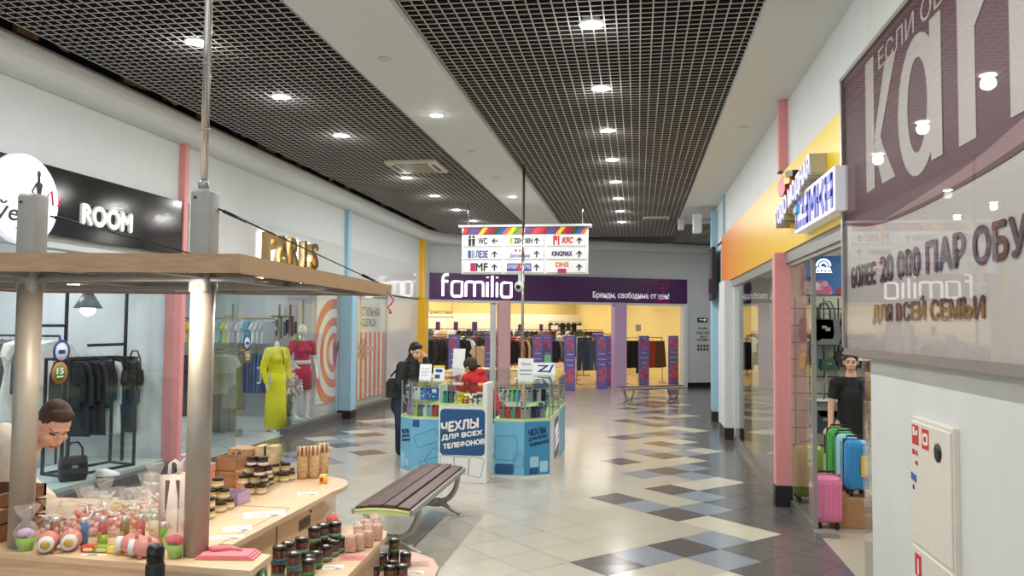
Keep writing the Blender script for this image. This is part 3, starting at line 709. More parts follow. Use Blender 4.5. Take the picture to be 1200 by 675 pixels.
rack(643, 664, 1.8, 3.8, 1.5, [('jacket', BK), ('jacket', BK), ('jacket', GR), ('jacket', DG), ('jacket', (170, 160, 160)), ('jacket', BK), ('jacket', DG)], 'rail of grey and black jackets behind the right security gate', 'jackets behind the laptop', 'on the rail behind the kiosk laptop')
rack(672, 684, 3.6, 6.0, 1.62, [('jacket', BK), ('jacket', BK), ('jacket', NV), ('jacket', BK), ('jacket', DG)], 'rail of black jackets behind the hanging jeans', 'black jackets behind the jeans', 'on the rail behind the jeans')
# jeans stand between two gates
a = F(gf(676, 400, 1.7)[0], 1.7); c = F(gf(702, 400, 1.9)[0], 1.9); rail('clothes_rail', 'chrome stand with blue jeans between two security gates', (a.x, a.y), (c.x, c.y), 1.55, steel)
for i in range(3):
    q = a.lerp(c, .25+.25*i); hang('jeans', JN if i else (60, 74, 96), (q.x, q.y-.03*i, 1.5), fa, 'blue jeans facing out on the chrome stand between the gates, %s' % ('left pair', 'middle pair', 'right pair')[i], 'jeans on the chrome stand', 'hanging_jeans', 'jeans')
a = F(gf(732, 400, 1.8)[0], 1.8); c = F(gf(776, 400, 1.9)[0], 1.9); rail('clothes_rail', 'chrome stand with black and rust skirts right of the lilac column', (a.x, a.y), (c.x, c.y), 1.55, steel)
for i, (f_, kd, cl, w) in enumerate([(.12, 'skirt', BK, 'leftmost'), (.3, 'skirt', BK, 'second from the left'), (.45, 'coat', BK, 'third, beside the gate'), (.72, 'skirt', RU, 'left rust one'), (.86, 'skirt', RU, 'right rust one'), (.95, 'skirt', BR, 'rightmost')]):
    q = a.lerp(c, f_); hang(kd, cl, (q.x, q.y, 1.5), fa+.25, '%s %s on the chrome stand right of the lilac column, %s' % (cname(cl), KN[kd], w), 'skirts on the chrome stand', 'hanging_skirt', 'garment')
rack(778, 800, 5.0, 5.6, 1.7, [('jacket', BK), ('jacket', BK), ('jacket', NV), ('jacket', BK), ('jacket', BR), ('jacket', BK)], 'rail of dark jackets deep at the right end of the far shop', 'dark jackets at the right end', 'on the deep right rail of the far shop')
random.seed(33); PALF = [BK, BK, NV, DG, GR, BR, BG, WH, RD, (90, 96, 110), (150, 120, 100), (60, 70, 60)]
for u0, u1, d0, d1, z, n, lab in ((500, 560, 6.2, 6.6, 1.55, 16, 'second left'), (562, 640, 6.4, 6.8, 1.55, 18, 'second middle'), (640, 716, 7.2, 7.6, 1.6, 18, 'second right'), (500, 600, 9.2, 9.6, 1.75, 20, 'third left'), (604, 720, 9.4, 9.8, 1.75, 22, 'third middle')):
    rack(u0, u1, d0, d1, z, [(random.choice(['jacket', 'shirt', 'coat', 'dress', 'jacket']), random.choice(PALF)) for _ in range(n)], 'long %s row rail deep in the far shop' % lab, 'clothes on the %s row rail' % lab, 'on the %s rail of the far shop' % lab, fa+.6)
# back wall rows of small goods
for r_, (z, d, u0, u1, n) in enumerate(((2.12, 12.3, 642, 800, 24), (1.62, 12.2, 662, 800, 24))):
    a = F(gf(u0, 390, d)[0], d); c = F(gf(u1, 390, d)[0], d)
    rail('wall_rail', 'long %s wall rail at the back of the far shop' % ('upper', 'lower')[r_], (a.x, a.y), (c.x, c.y), z, steel, False)
    for i in range(n):
        q = a.lerp(c, (i+.5)/n); cl = random.choice([BK, BK, NV, WH, BG, DG, BR, (226, 220, 206), GR])
        hang('shirt' if (i+r_) % 3 else 'dress', cl, (q.x, q.y-.05, z-.02), fa+.5, '%s garment on the %s back rail of the far shop, %s' % (cname(cl), ('upper', 'lower')[r_], ord_from(i, n, 'left', 'right') if n <= 24 else ('number counted %d from the left' % (i+1) if 0 < i < n-1 else ('leftmost', 'rightmost')[i > 0])), 'goods on the back wall rails', s=.8)
# purple banners and notices over the fitting rooms
for i, (u, v0, v1, w) in enumerate([(513, 377, 394, 1.0), (534, 377, 393, 1.0), (556, 377, 394, 1.2), (504, 386, 395, 1.0), (549, 386, 396, 1.0), (634, 380, 391, .8), (609, 380, 390, .8)]):
    s0, z1 = gf(u-2.4*w, v0, 12.2); s1, z0 = gf(u+2.4*w, v1, 12.2)
    b = MB(); b.T = FAM(12.2); b.prism([(s0, z0), (s1, z0), (s1, z1), (s0, z1)], 0, .04)
    tag(obj('hanging_banner', b, purple), 'small purple banner at the back left of the far shop, %s' % ordinal(i)+' one', 'banner', 'purple banners of the far shop')
s0, z0 = gf(502, 371, 6); s1, z1 = gf(530, 363, 6)
t = thing('hanging_sign', 'cream fitting room sign with dark lettering hanging in the far shop', 'sign', F(0, 6))
b = MB(); b.T = FAM(6); b.box(s0-.05, s1+.05, z0-.03, z0+.0, 0, .03); fam_obj('underline_bar', b, mat('brown bar', (120, 70, 50), .5), t)
b = MB(); b.T = FAM(6); b.text('Примерочные', s0, s1, z0+.05, z1, .0, .03, 0, .005); fam_obj('lettering', b, mat('brown letters', (150, 100, 60), .5), t)
b = MB(); b.T = FAM(6); b.cyl((s0, z0, .01), (s0, 3.6, .01), .01, n=6); b.cyl((s1, z0, .01), (s1, 3.6, .01), .01, n=6); fam_obj('hanger_rod', b, steel, t)
for u, v0, v1, u2, d, w in ((567, 388, 394, 584, 1.2, 'left of the pale pink column'), (694, 388.5, 396, 707, 1.9, 'over the jeans')):
    s0, z1 = gf(u, v0, d); s1, z0 = gf(u2, v1, d); t = thing('price_sign', 'violet price sign %s' % w, 'sign', F(0, d))
    b = MB(); b.T = FAM(d); b.prism([(s0, z0), (s1, z0), (s1, z1), (s0, z1)], 0, .02); fam_obj('card', b, mat('violet card', (120, 90, 160), .5), t)
    b = MB(); b.T = FAM(d); b.box(s0+.02, s1-.02, z0+(z1-z0)*.55, z0+(z1-z0)*.75, .02, .024); fam_obj('lettering', b, paper, t)
    b = MB(); b.T = FAM(d); b.cyl(((s0+s1)/2, .02, .0), ((s0+s1)/2, z0, 0), .012, n=6); b.box((s0+s1)/2-.11, (s0+s1)/2+.11, .005, .025, -.11, .11); fam_obj('stand', b, steel, t)
for i, (u, d) in enumerate(((748, 1.95), (616, 11.9), (650, 11.9), (680, 11.5))):
    s_, z_ = gf(u, 384, d); t = thing('notice_card', 'white notice card above the racks in the far shop, %s from the left' % ordinal((3, 0, 1, 2)[i]), 'notice', F(s_, d), fa)
    b = MB(); b.box(-.17 if d > 5 else -.1, .17 if d > 5 else .1, 0, .02, z_-.12, z_+.1); obj('card', b, paper, t)
    b = MB(); b.cyl((0, .03, .0), (0, .03, z_), .012, n=6); obj('stand', b, steel, t)
# exit sign and wall lettering on the white wall at the right
t = thing('exit_sign', 'small dark green exit sign with a white arrow on the far white wall', 'sign', F(0, 0))
s0, z0 = gf(817, 377); s1, z1 = gf(828, 372.5); b = MB(); b.T = FAM(); b.box(s0, s1, z0, z1, 0, .05); fam_obj('casing', b, mat('exit green', (20, 70, 50), .4), t)
zc = (z0+z1)/2; b = MB(); b.T = FAM(); b.box(s0+.04, s1-.12, zc-.012, zc+.012, .05, .055); b.prism([(s1-.12, zc-.05), (s1-.03, zc), (s1-.12, zc+.05)], .05, .055); fam_obj('arrow', b, mat('exit arrow', (220, 240, 226), .5, emit=.3), t)
t = thing('wall_lettering', 'black shop hours lettering on the far white wall under the exit sign', 'lettering', F(0, 0))
b = MB(); b.T = FAM()
for tx, u0, u1, v in (('familia', 818, 829, 386), ('10:00-22:00', 816, 831, 391.5), ('без', 820, 828, 396), ('выходных', 817, 830, 400)):
    s0, z0 = gf(u0, v); s1, _ = gf(u1, v); b.text(tx, s0, s1, z0, z0+.085, .0, .006, 0, .01)
for r_ in range(2):
    for k in range(4):
        s0, z0 = gf(817+3.6*k, 407+4*r_); b.prism(rounded(s0, s0+.075, z0, z0+.085, .02), 0, .006)
fam_obj('lettering', b, mat('grey print', (80, 80, 84), .6), t)
# wall screen on the blue pilaster
t = thing('wall_screen', 'dark wall screen sticking out from the light blue pilaster at the right', 'screen', (1.5, 16.7, 2.75))
b = MB(); b.box(-.06, 0.02, -.55, .12, -.3, .75, 0, .01); obj('casing', b, black, t)
b = MB(); b.box(-.064, -.058, -.52, .09, -.16, .72); obj('display', b, mat('dark display', (40, 42, 48), .1), t)
b = MB(); b.box(-.064, -.058, -.52, .09, -.27, -.17); obj('violet_strip', b, mat('violet strip', (70, 20, 60), .3), t)
# far bench in front of the entrance
# ------------------------------------------------------------------ advertising poster on the near right wall
PX = 1.55; yF, yN = 6.34, 2.3; zP0, zP1 = 1.76, 3.78
t = thing('advertising_poster', 'large glossy maroon and white shoe shop poster framed on the near right wall', 'poster', (PX, yF, zP0))
PT = Matrix.Translation((-PX, -yF, -zP0)) @ RIGHT(PX)
def PM_(): m = MB(); m.T = PT; return m
X = lambda y: -y                                   # local x along the wall, growing towards the viewer
b = MB(); b.box(0.005, .055, yN-yF, 0, 0, zP1-zP0); obj('backing', b, mat('poster white print', (214, 209, 204), .45), t)
maroon = mat('poster maroon print', (98, 40, 57), .45); mauve = mat('poster mauve print', (166, 126, 134), .45); pwhite = mat('poster lettering white', (216, 208, 204), .45); ptext = mat('poster lettering plum', (88, 48, 66), .45)
def curve(pts, n=24):
    out = []
    for i in range(n+1):
        q = i/n*(len(pts)-1); k = min(int(q), len(pts)-2); f = q-k
        p0 = pts[max(k-1, 0)]; p1 = pts[k]; p2 = pts[k+1]; p3 = pts[min(k+2, len(pts)-1)]
        h = lambda a, b_, c, d: .5*((2*b_)+(-a+c)*f+(2*a-5*b_+4*c-d)*f*f+(-a+3*b_-3*c+d)*f**3)
        out.append((h(p0[0], p1[0], p2[0], p3[0]), h(p0[1], p1[1], p2[1], p3[1])))
    return out
low = curve([(X(yF), 2.69), (X(5.7), 2.60), (X(4.98), 2.575), (X(4.1), 2.60), (X(3.4), 2.65), (X(yN), 2.78)])
b = PM_(); b.prism(low+[(X(yN), zP1), (X(yF), zP1)], -.004, .001); obj('maroon_field', b, maroon, t)
m1 = curve([(X(5.35), 2.6), (X(4.6), 2.645), (X(4.0), 2.69), (X(3.3), 2.80), (X(yN), 3.0)]); m0 = curve([(X(5.35), 2.592), (X(4.6), 2.60), (X(4.0), 2.625), (X(3.3), 2.69), (X(yN), 2.83)])
b = PM_(); b.prism(m0+m1[::-1], .001, .002); obj('mauve_swoosh', b, mauve, t)
_kd = [0]
def K(mb, *polys):
    for pl in polys: _kd[0] += 1; mb.prism([(X(y), z) for y, z in pl], .001, .004+.0003*(_kd[0] % 5))
b = PM_(); kz0, kz1 = 2.83, 3.72
# k
K(b, [(5.74, kz0), (5.55, kz0), (5.55, kz1), (5.74, kz1)][::1], [(5.55, 3.16), (5.30, 3.6), (5.08, 3.6), (5.42, 3.13)], [(5.47, 3.24), (5.36, 3.07), (5.12, kz0), (5.38, kz0), (5.55, 3.1)])
obj('letter_k', b, pwhite, t)
b = PM_()
def ringpoly(mb, cy, cz, ry, rz, wy, wz, n=28):
    for i in range(n):
        a0 = 2*pi*i/n; a1 = 2*pi*(i+1)/n
        mb.prism([(X(cy)+ry*cos(a0), cz+rz*sin(a0)), (X(cy)+ry*cos(a1), cz+rz*sin(a1)), (X(cy)+(ry-wy)*cos(a1), cz+(rz-wz)*sin(a1)), (X(cy)+(ry-wy)*cos(a0), cz+(rz-wz)*sin(a0))], .001, .004)
ringpoly(b, 4.73, 3.16, .33, .40, .17, .13); K(b, [(4.52, 2.80), (4.36, 2.80), (4.36, 3.56), (4.52, 3.56)]); obj('letter_a', b, pwhite, t)
b = PM_(); K(b, [(4.15, 2.79), (3.95, 2.79), (3.95, 3.58), (4.15, 3.58)], [(3.97, 3.3), (3.97, 3.56), (3.78, 3.62), (3.6, 3.6), (3.62, 3.42), (3.8, 3.42)]); obj('letter_r', b, pwhite, t)
b = PM_(); K(b, [(3.6, 2.79), (3.38, 2.79), (3.38, 3.56), (3.6, 3.56)]); obj('letter_i', b, pwhite, t)
b = PM_(); b.text('ЕСЛИ ОБУВЬ ТО', X(5.44), X(3.4), 3.585, 3.715, .001, .004); obj('top_line', b, pwhite, t)
b = PM_(); b.text('БОЛЕЕ', X(6.17), X(5.58), 2.2, 2.35, .001, .004, 0, .02); b.text('20 000 ПАР ОБУВИ', X(5.47), X(3.12), 2.2, 2.38, .001, .004, 0, .02); obj('middle_line', b, ptext, t)
b = PM_(); b.text('ДЛЯ ВСЕЙ СЕМЬИ', X(5.64), X(3.9), 1.93, 2.09, .001, .004, 0, .02); obj('bottom_line', b, mat('poster lettering brown', (104, 60, 50), .45), t)
alu = mat('thin aluminium frame', (172, 170, 168), .3, .7)
b = MB(); b.box(-.025, .06, -.02, 0.025, -.03, zP1-zP0+.02); b.box(-.025, .06, yN-yF, .025, -.05, .0); b.box(-.025, .06, yN-yF, .025, zP1-zP0, zP1-zP0+.03); obj('frame', b, alu, t)
b = MB(); b.box(-.02, -.014, yN-yF, -.02, .0, zP1-zP0); obj('front_pane', b, glass('poster pane', (250, 250, 250), .5), t)
# fire hose cabinet
t = thing('fire_cabinet', 'flat cream fire hose cabinet set in the near right wall', 'fire cabinet', (1.61, 5.0, 0))
cabm = mat('cabinet enamel', (220, 216, 204), .4); signr = mat('fire sign red', (200, 40, 44), .5)
b = MB(); b.box(-.03, .005, -.62, .0, .1, 1.4, 0, .004); obj('frame', b, cabm, t)
b = MB(); b.box(-.04, -.028, -.605, -.012, .685, 1.375, 0, .004); dr = obj('door', b, cabm, t)
b = MB(); b.T = frame3((-.041, 0, 0), (0, -1, 0), (0, 0, 1)); b.lathe([(.001, 0), (.05, 0), (.05, .004), (.001, .004)], 24, (.44, 1.25, 0)); obj('handle_hole', b, black, dr)
def firesign(x0, x1, z0, z1, kind):
    b = MB(); b.T = frame3((-.04, 0, 0), (0, -1, 0), (0, 0, 1)); b.prism([(x0, z0), (x1, z0), (x1, z1), (x0, z1)], 0, .002, 0)
    w = x1-x0; h = z1-z0
    if kind == 0:
        b.prism([(x0+w*.15, z0+h*.45), (x0+w*.4, z0+h*.45), (x0+w*.4, z0+h*.9), (x0+w*.15, z0+h*.9)], .002, .003, 1); b.prism([(x0+w*.5, z0+h*.5), (x0+w*.85, z0+h*.5), (x0+w*.85, z0+h*.8), (x0+w*.5, z0+h*.65)], .002, .003, 1)
    elif kind == 1:
        b.prism(rounded(x0+w*.12, x1-w*.12, z0+h*.2, z1-h*.2, w*.2), .002, .003, 1); b.prism(rounded(x0+w*.3, x1-w*.3, z0+h*.35, z1-h*.35, w*.15), .003, .004, 0)
    else:
        b.prism([(x0+w*.4, z0+h*.1), (x0+w*.65, z0+h*.1), (x0+w*.6, z0+h*.8), (x0+w*.45, z0+h*.8)], .002, .003, 1)
    return b
o = obj('hydrant_sign', firesign(.04, .145, 1.245, 1.355, 0), [signr, paper], dr, 'red pictogram sticker with white hose'); o = obj('alarm_sign', firesign(.2, .305, 1.24, 1.35, 1), [signr, paper], dr, 'red sticker with white ring')
b = MB(); b.T = frame3((-.041, 0, 0), (0, -1, 0), (0, 0, 1)); b.text('ПК-15', .04, .13, 1.185, 1.215, 0, .002, 0, .01); b.text('01', .085, .13, 1.13, 1.155, 0, .002, 0, .01); obj('number_lettering', b, signr, dr)
b = MB(); b.T = frame3((-.041, 0, 0), (0, -1, 0), (0, 0, 1)); b.prism([(.0+.015, 1.04), (.1, 1.03), (.1, 1.07), (.015, 1.08)], 0, .002); obj('blue_sticker', b, mat('blue sticker', (60, 90, 160), .5), dr)
b = MB(); b.T = frame3((-.041, 0, 0), (0, -1, 0), (0, 0, 1)); b.text('6', .04, .07, .985, 1.015, 0, .002, 0, .01); obj('digit', b, black, dr)
b = MB(); b.box(-.04, -.028, -.605, -.012, .115, .665, 0, .004); dr = obj('lower_door', b, cabm, t)
obj('extinguisher_sign', firesign(.06, .16, .51, .63, 2), [signr, paper], dr)
# lit sign lettering of the bag shop
t = thing('shop_sign', 'lit white box letters with violet faces on the yellow fascia', 'sign', (1.56, 8.3, 2.9))
ST = Matrix.Translation((-1.56, -8.3, -2.9)) @ RIGHT(1.56)
side = mat('white letter sides', (232, 232, 240), .4, emit=.15); face = mat('violet letter face', (84, 88, 190), .4, emit=.25)
_a = gx(932, 271, 1.46); _b = gx(979, 250, 1.46); yA, yB = _a.y, _b.y; zA_, zB_ = (_a.z+_b.z)/2, (gx(932, 224, 1.46).z+gx(979, 203, 1.46).z)/2
b = MB(); b.T = ST; b.prism([(X(yA), zA_), (X(yB), zA_), (X(yB), zB_), (X(yA), zB_)], .0, .10); obj('letter_box', b, side, t)
def blk(mb, x, segs, w, h, z0, th, d0, d1):
    for (ax, az, bx, bz) in segs:
        p = Vector((x+ax*w, z0+az*h)); q = Vector((x+bx*w, z0+bz*h)); dd = (q-p).normalized(); n_ = Vector((-dd.y, dd.x))*th/2; p = p-dd*th/2; q = q+dd*th/2
        mb.prism([tuple(p-n_), tuple(q-n_), tuple(q+n_), tuple(p+n_)], d0, d1)
LT = {'С': [(.9, 1, .1, 1), (.1, 1, .1, 0), (.1, 0, .9, 0)], 'У': [(.1, 1, .1, .5), (.1, .5, .9, .5), (.9, 1, .9, 0), (.9, 0, .1, 0)], 'М': [(.05, 0, .05, 1), (.05, 1, .5, .4), (.5, .4, .95, 1), (.95, 1, .95, 0)], 'К': [(.1, 0, .1, 1), (.1, .5, .6, .5), (.6, .5, .9, 1), (.6, .5, .9, 0)], 'А': [(.1, 0, .1, 1), (.1, 1, .9, 1), (.9, 1, .9, 0), (.1, .4, .9, .4)]}
b = MB(); b.T = ST; w = (yA-yB)/5*.74
for k, ch in enumerate('СУМКА'): blk(b, X(yA)+.05+k*(yA-yB-.06)/5, LT[ch], w, (zB_-zA_)-.13, zA_+.065, .06, .10, .106)
obj('letter_faces', b, face, t)
t = thing('shop_sign', 'rising line of small lit violet letters with grey sides over the bag shop', 'sign', (1.56, 9.4, 2.96))
LTm = Matrix.Translation((-1.56, -9.4, -2.96)) @ RIGHT(1.56)
_c = gx(909, 272, 1.42); _d = gx(949, 188, 1.42); pa = Vector((X(_c.y), _c.z+.1)); pb = Vector((X(_d.y), _d.z-.05)); dd = pb-pa; an = math.atan2(dd.y, dd.x)
b = MB(); b.T = LTm @ Matrix.Translation((pa.x, pa.y, 0)) @ Matrix.Rotation(an, 4, 'Z'); b.text('ГОДО МОДНАЯ', 0, dd.length, -.1, .12, .0, .14, 0, .03); obj('letter_sides', b, mat('letter returns grey', (176, 168, 150), .4), t)
b = MB(); b.T = LTm @ Matrix.Translation((pa.x, pa.y, 0)) @ Matrix.Rotation(an, 4, 'Z'); b.text('ГОДО МОДНАЯ', 0, dd.length, -.1, .12, .14, .146, 0, .022); obj('letter_faces', b, mat('pale violet letter face', (190, 190, 235), .4, emit=.5), t)
e = lambda u, v: (lambda p: (X(p.y), p.z))(gx(u, v, 1.43))
b = MB(); b.T = LTm; b.prism([e(*q_) for q_ in ((912, 213), (916, 207), (919, 208), (920, 222), (917, 230), (913, 231), (911, 220))], .0, .13); obj('red_heart', b, mat('sign heart red', (190, 50, 66), .4), t)
b = MB(); b.T = LTm; b.prism([e(*q_) for q_ in ((919, 208), (925, 204), (926, 214), (920, 216))], .0, .135, 0); b.prism([e(*q_) for q_ in ((921, 201), (930, 199), (930, 206), (922, 209))], .0, .14, 1); obj('yellow_bag_emblem', b, [mat('sign emblem yellow', (240, 180, 20), .4), black], t)
b = MB(); b.T = LTm; b.prism([e(*q_) for q_ in ((929, 246), (933, 240), (933, 248), (930, 252))], .0, .13); obj('blue_drop', b, mat('sign drop blue', (70, 170, 220), .4), t)

# ------------------------------------------------------------------ bag shop behind the glass on the right
b = MB(); b.box(1.66, 5.2, 5.9, 14.1, -.02, .006); struct('floor_bag_shop', b, mat('beige shop floor', (176, 168, 150), .3))
b = MB(); b.box(1.9, 5.2, 5.75, 5.95, 0, 4.4); b.box(5.0, 5.2, 5.9, 14.1, 0, 3.2); b.box(1.7, 5.2, 14.0, 14.1, 0, 3.2); struct('wall_bag_shop', b, mat('shop cream wall', (214, 206, 184), .7))
b = MB(); b.box(1.75, 5.0, 11.0, 11.1, 0, 2.7); struct('wall_bag_shop_partition', b, mat('shop display wall', (196, 200, 184), .7))
b = MB(); b.box(1.64, 5.2, 5.9, 14.1, 3.0, 3.1); struct('ceiling_bag_shop', b, white)
PL2 = MB(); PL2.box(-.3, .3, -.3, .3, 0, .04, 0, .01); PL2 = PL2.mesh('light_panel', mat('lit panel cool', (250, 252, 255), .5, emit=5.0))
FR2 = MB(); FR2.box(-.33, .33, -.33, .33, .03, .06); FR2 = FR2.mesh('frame', white)
def square_light(p, label, group, w=SHOP_W, colour=(1, .98, .95)):
    t = thing('ceiling_panel_light', label, 'ceiling light', p, 0, group); obj('light_panel', PL2, None, t); obj('frame', FR2, None, t)
    l = bpy.data.lights.new('panel_beam', 'AREA'); l.size = .6; l.energy = w; l.color = colour
    lo = bpy.data.objects.new('panel_beam', l); COL.objects.link(lo); lo.parent = t; lo.location = (0, 0, -.01); return t
for k, p in enumerate(((3.3, 7.4, 2.94), (3.3, 9.8, 2.94), (3.3, 12.6, 2.94))): square_light(p, 'square lit ceiling panel in the bag shop, %s from the camera' % ordinal(k), 'ceiling panels of the bag shop', SHOP_W*.5)
# blue advertising panel on the display wall
b0 = gy(942, 345, 10.98); b1 = gy(1012, 300, 10.98)
t = thing('wall_poster', 'blue sky poster with a white winged emblem and flowers in the bag shop', 'poster', (0, 10.98, 0))
pf = lambda: (lambda m: (setattr(m, 'T', frame3((0, 0, 0), (1, 0, 0), (0, 0, 1))), m)[1])(MB())
b = pf(); b.prism([(b0.x, b0.z), (b1.x, b0.z), (b1.x, b1.z), (b0.x, b1.z)], 0, .02); obj('panel', b, mat('poster sky blue', (34, 92, 150), .4, emit=.25), t)
q = lambda u, v: (lambda p: (p.x, p.z))(gy(u, v, 10.96))
b = pf(); x0, z0 = q(956, 317.5); x1, z1 = q(974, 312.6); b.text('AFINA', x0, x1, z0, z1+.0, .02, .026, 0, .03); x0, z0 = q(955, 319.5); x1, z1 = q(975, 318.7); b.prism([(x0, z0), (x1, z0), (x1, z1), (x0, z1)], .02, .026)
for a0, r_ in ((0, .075), (0, .035)):
    cx, cz = q(965, 311.6); pts = [(cx+(r_+.02)*cos(R(a)), cz+(r_+.02)*sin(R(a))) for a in range(0, 181, 20)]+[(cx+r_*cos(R(a)), cz+r_*sin(R(a))) for a in range(180, -1, -20)]; b.prism(pts, .02, .026)
obj('emblem_lettering', b, litwhite, t)
b = pf(); rnd = random.Random(5)
for k in range(42):
    u = rnd.uniform(945, 972); v = rnd.uniform(331, 344) if u < 968 else rnd.uniform(338, 344); x, z = q(u, v); r_ = rnd.uniform(.03, .06); b.prism([(x+r_*cos(a*pi/3), max(b0.z, z+r_*sin(a*pi/3))) for a in range(6)], .02, .022+k*.0003, k % 3)
obj('flower_print', b, [mat('petal pink', (226, 170, 190), .6), mat('petal white', (232, 222, 226), .6), mat('petal rose', (200, 110, 140), .6)], t)
b = pf(); b.prism([q(978, 344.5), q(1008, 344.5), q(1008, 332), q(990, 330), q(984, 337)], .02, .03); obj('red_dress_print', b, mat('print red', (190, 46, 50), .6), t)
# handbags
def handbag(p, w, h, d, col, label, rz=0, group='handbags on the display wall', strap=.28, tall=False):
    t = thing('handbag', label, 'handbag', p, rz, group); m = colr(*col, .45)
    b = MB(); b.puff([(-w*.42, 0), (w*.42, 0), (w*.5, h*.3), (w*.44, h), (w*.2, h*1.02), (-w*.2, h*1.02), (-w*.44, h), (-w*.5, h*.3)], d); obj('body', b, m, t)
    b = MB(); b.tube([(-w*.28, -d*.3, h*.9), (-w*.26, -d*.3, h+strap*.6), (-w*.12, -d*.25, h+strap), (w*.12, -d*.25, h+strap), (w*.26, -d*.3, h+strap*.6), (w*.28, -d*.3, h*.9)], .012, 6); obj('handle', b, m, t)
    b = MB(); b.box(-.03, .03, -d*.55, -d*.5, h*.55, h*.68); obj('clasp', b, steel, t); return t
def at_wall(u, v, y=10.75): return gy(u, v, y)
for u, v, w, h, cl, lab, st in ((969, 405, .34, .34, (98, 106, 108), 'grey slouchy handbag hanging under the blue poster in the bag shop', .22), (965, 398, .28, .26, (46, 46, 50), 'dark handbag tucked behind the grey slouchy one', .2), (1002, 385, .36, .2, (52, 34, 32), 'dark brown boxy bag on the upper shelf of the bag shop', .1), (1004, 402, .32, .2, (34, 74, 62), 'dark green bag on the shelf beside the grey slouchy one', .1),
        (971, 434, .24, .14, (40, 74, 66), 'small dark green shoulder bag with a long strap', .42), (976, 489, .44, .2, (128, 134, 134), 'light grey crossbody bag on the lower rail', .4), (950, 400, .3, .3, (50, 30, 50), 'plum coloured bag behind the glass edge', .18), (988, 430, .24, .2, (30, 30, 34), 'small black bag on the lower shelf by the assistant', .12),
        (952, 432, .12, .28, (60, 84, 140), 'small blue pouch hanging by the glass edge', .1), (946, 438, .1, .24, (110, 160, 60), 'small lime pouch hanging by the glass edge', .1), (941, 432, .1, .2, (200, 160, 50), 'small mustard pouch hanging by the glass edge', .1), (966, 508, .4, .3, (44, 62, 80), 'navy tote on the lowest rail of the bag shop', .12)):
    handbag(at_wall(u, v), w, h, .12, cl, lab, 0, 'handbags on the display wall', st)
for z_, x0, x1, w in ((2.05, 2.9, 4.6, 'upper'), (1.52, 2.7, 4.6, 'middle'), (1.0, 2.2, 4.6, 'lower')):
    t = thing('wall_shelf', 'white %s display shelf on the partition of the bag shop' % w, 'shelf', (x0, 10.8, z_)); b = MB(); b.box(0, x1-x0, -.15, .19, -.02, .0, 0, .004); obj('board', b, white, t)
    b = MB(); b.box(.1, .13, -.1, .19, -.12, -.02); b.box(x1-x0-.13, x1-x0-.1, -.1, .19, -.12, -.02); obj('bracket', b, steel, t)
t = thing('display_grid', 'dark wire display grid hung with bags in the bag shop', 'display stand', (2.25, 10.9, 0)); b = MB()
for k in range(8): b.cyl((-.4+.18*k, 0, .3), (-.4+.18*k, 0, 2.3), .008, n=6)
for k in range(9): b.cyl((-.4, 0, .4+.22*k), (.86, 0, .4+.22*k), .008, n=6)
obj('wire_panel', b, darkmetal, t); b = MB(); b.cyl((-.4, 0, 0), (-.4, 0, 2.3), .016, n=8); b.cyl((.86, 0, 0), (.86, 0, 2.3), .016, n=8); obj('post', b, darkmetal, t)
# suitcases
def suitcase(p, w, d, h, col, label, rz=0, tele=.0):
    t = thing('suitcase', label, 'suitcase', p, rz, 'suitcases in the bag shop doorway'); m = mat('suitcase shell %d %d %d' % col, col, .3, coat=.4)
    b = MB(); b.box(-w/2, w/2, -d/2, d/2, .06, h, 0, .05, 3); obj('shell', b, m, t)
    b = MB()
    for k in range(5): x = -w*.36+w*.18*k; b.box(x-.012, x+.012, -d/2-.006, d/2+.006, .12, h-.06, 0, .004)
    obj('ribs', b, m, t)
    b = MB(); b.box(-w/2-.004, w/2+.004, -.012, .012, .056, h+.004, 0, .003); obj('zip_band', b, mat('suitcase zip', (60, 50, 56), .6) if col != (232, 130, 178) else mat('suitcase band crimson', (190, 50, 110), .5), t)
    b = MB(); b.tube([(-.08, 0, h-.01), (-.08, 0, h+.03), (.08, 0, h+.03), (.08, 0, h-.01)], .01, 6); obj('carry_handle', b, black, t)
    if tele: b = MB(); b.tube([(-.1, d*.3, h-.02), (-.1, d*.3, h+tele), (.1, d*.3, h+tele), (.1, d*.3, h-.02)], .009, 6); obj('trolley_handle', b, steel, t)
    for sx_ in (-1, 1):
        for sy_ in (-1, 1): b = MB(); b.T = Matrix.Translation((sx_*(w/2-.05), sy_*(d/2-.05), .03)) @ Matrix.Rotation(pi/2, 4, 'Y'); b.lathe([(.01, -.012), (.03, -.012), (.03, .012), (.01, .012)], 12); obj('wheel', b, black, t)
    return t
p = gz(971, 622); suitcase((p.x, p.y+.1, 0.006), .26, .24, .5, (232, 130, 178), 'pink hard shell suitcase standing in the doorway of the bag shop', .1, .0)
p = gz(945, 600); suitcase((p.x+.12, p.y+.5, .006), .3, .22, .62, (150, 180, 70), 'olive green suitcase behind the glass left of the pink one', 0)
bp = gz(998, 622); bx_, by_ = bp.x, bp.y+.06
t = thing('cardboard_box', 'low tan cardboard box under the blue and green suitcases', 'box', (bx_, by_, .006)); b = MB(); b.box(-.17, .26, 0, .86, 0, .28, 0, .006); obj('carton', b, kraft, t); b = MB(); b.box(-.17, .26, .4, .46, .28, .282); obj('tape', b, mat('parcel tape', (190, 160, 110), .3), t)
gq = lambda u, y: gy(u, 500, y).x
suitcase((gq(983, by_+.72), by_+.72, .29), .24, .2, .58, (70, 176, 80), 'green suitcase with black edge, farthest back on the cardboard box', 0, .0)
suitcase((gq(991, by_+.43), by_+.43, .29), .2, .2, .56, (160, 214, 222), 'pale turquoise suitcase between the green and blue ones', 0)
tg = suitcase((gq(1002, by_+.16), by_+.16, .29), .22, .22, .54, (44, 144, 206), 'bright blue ribbed suitcase with a yellow price tag', 0)
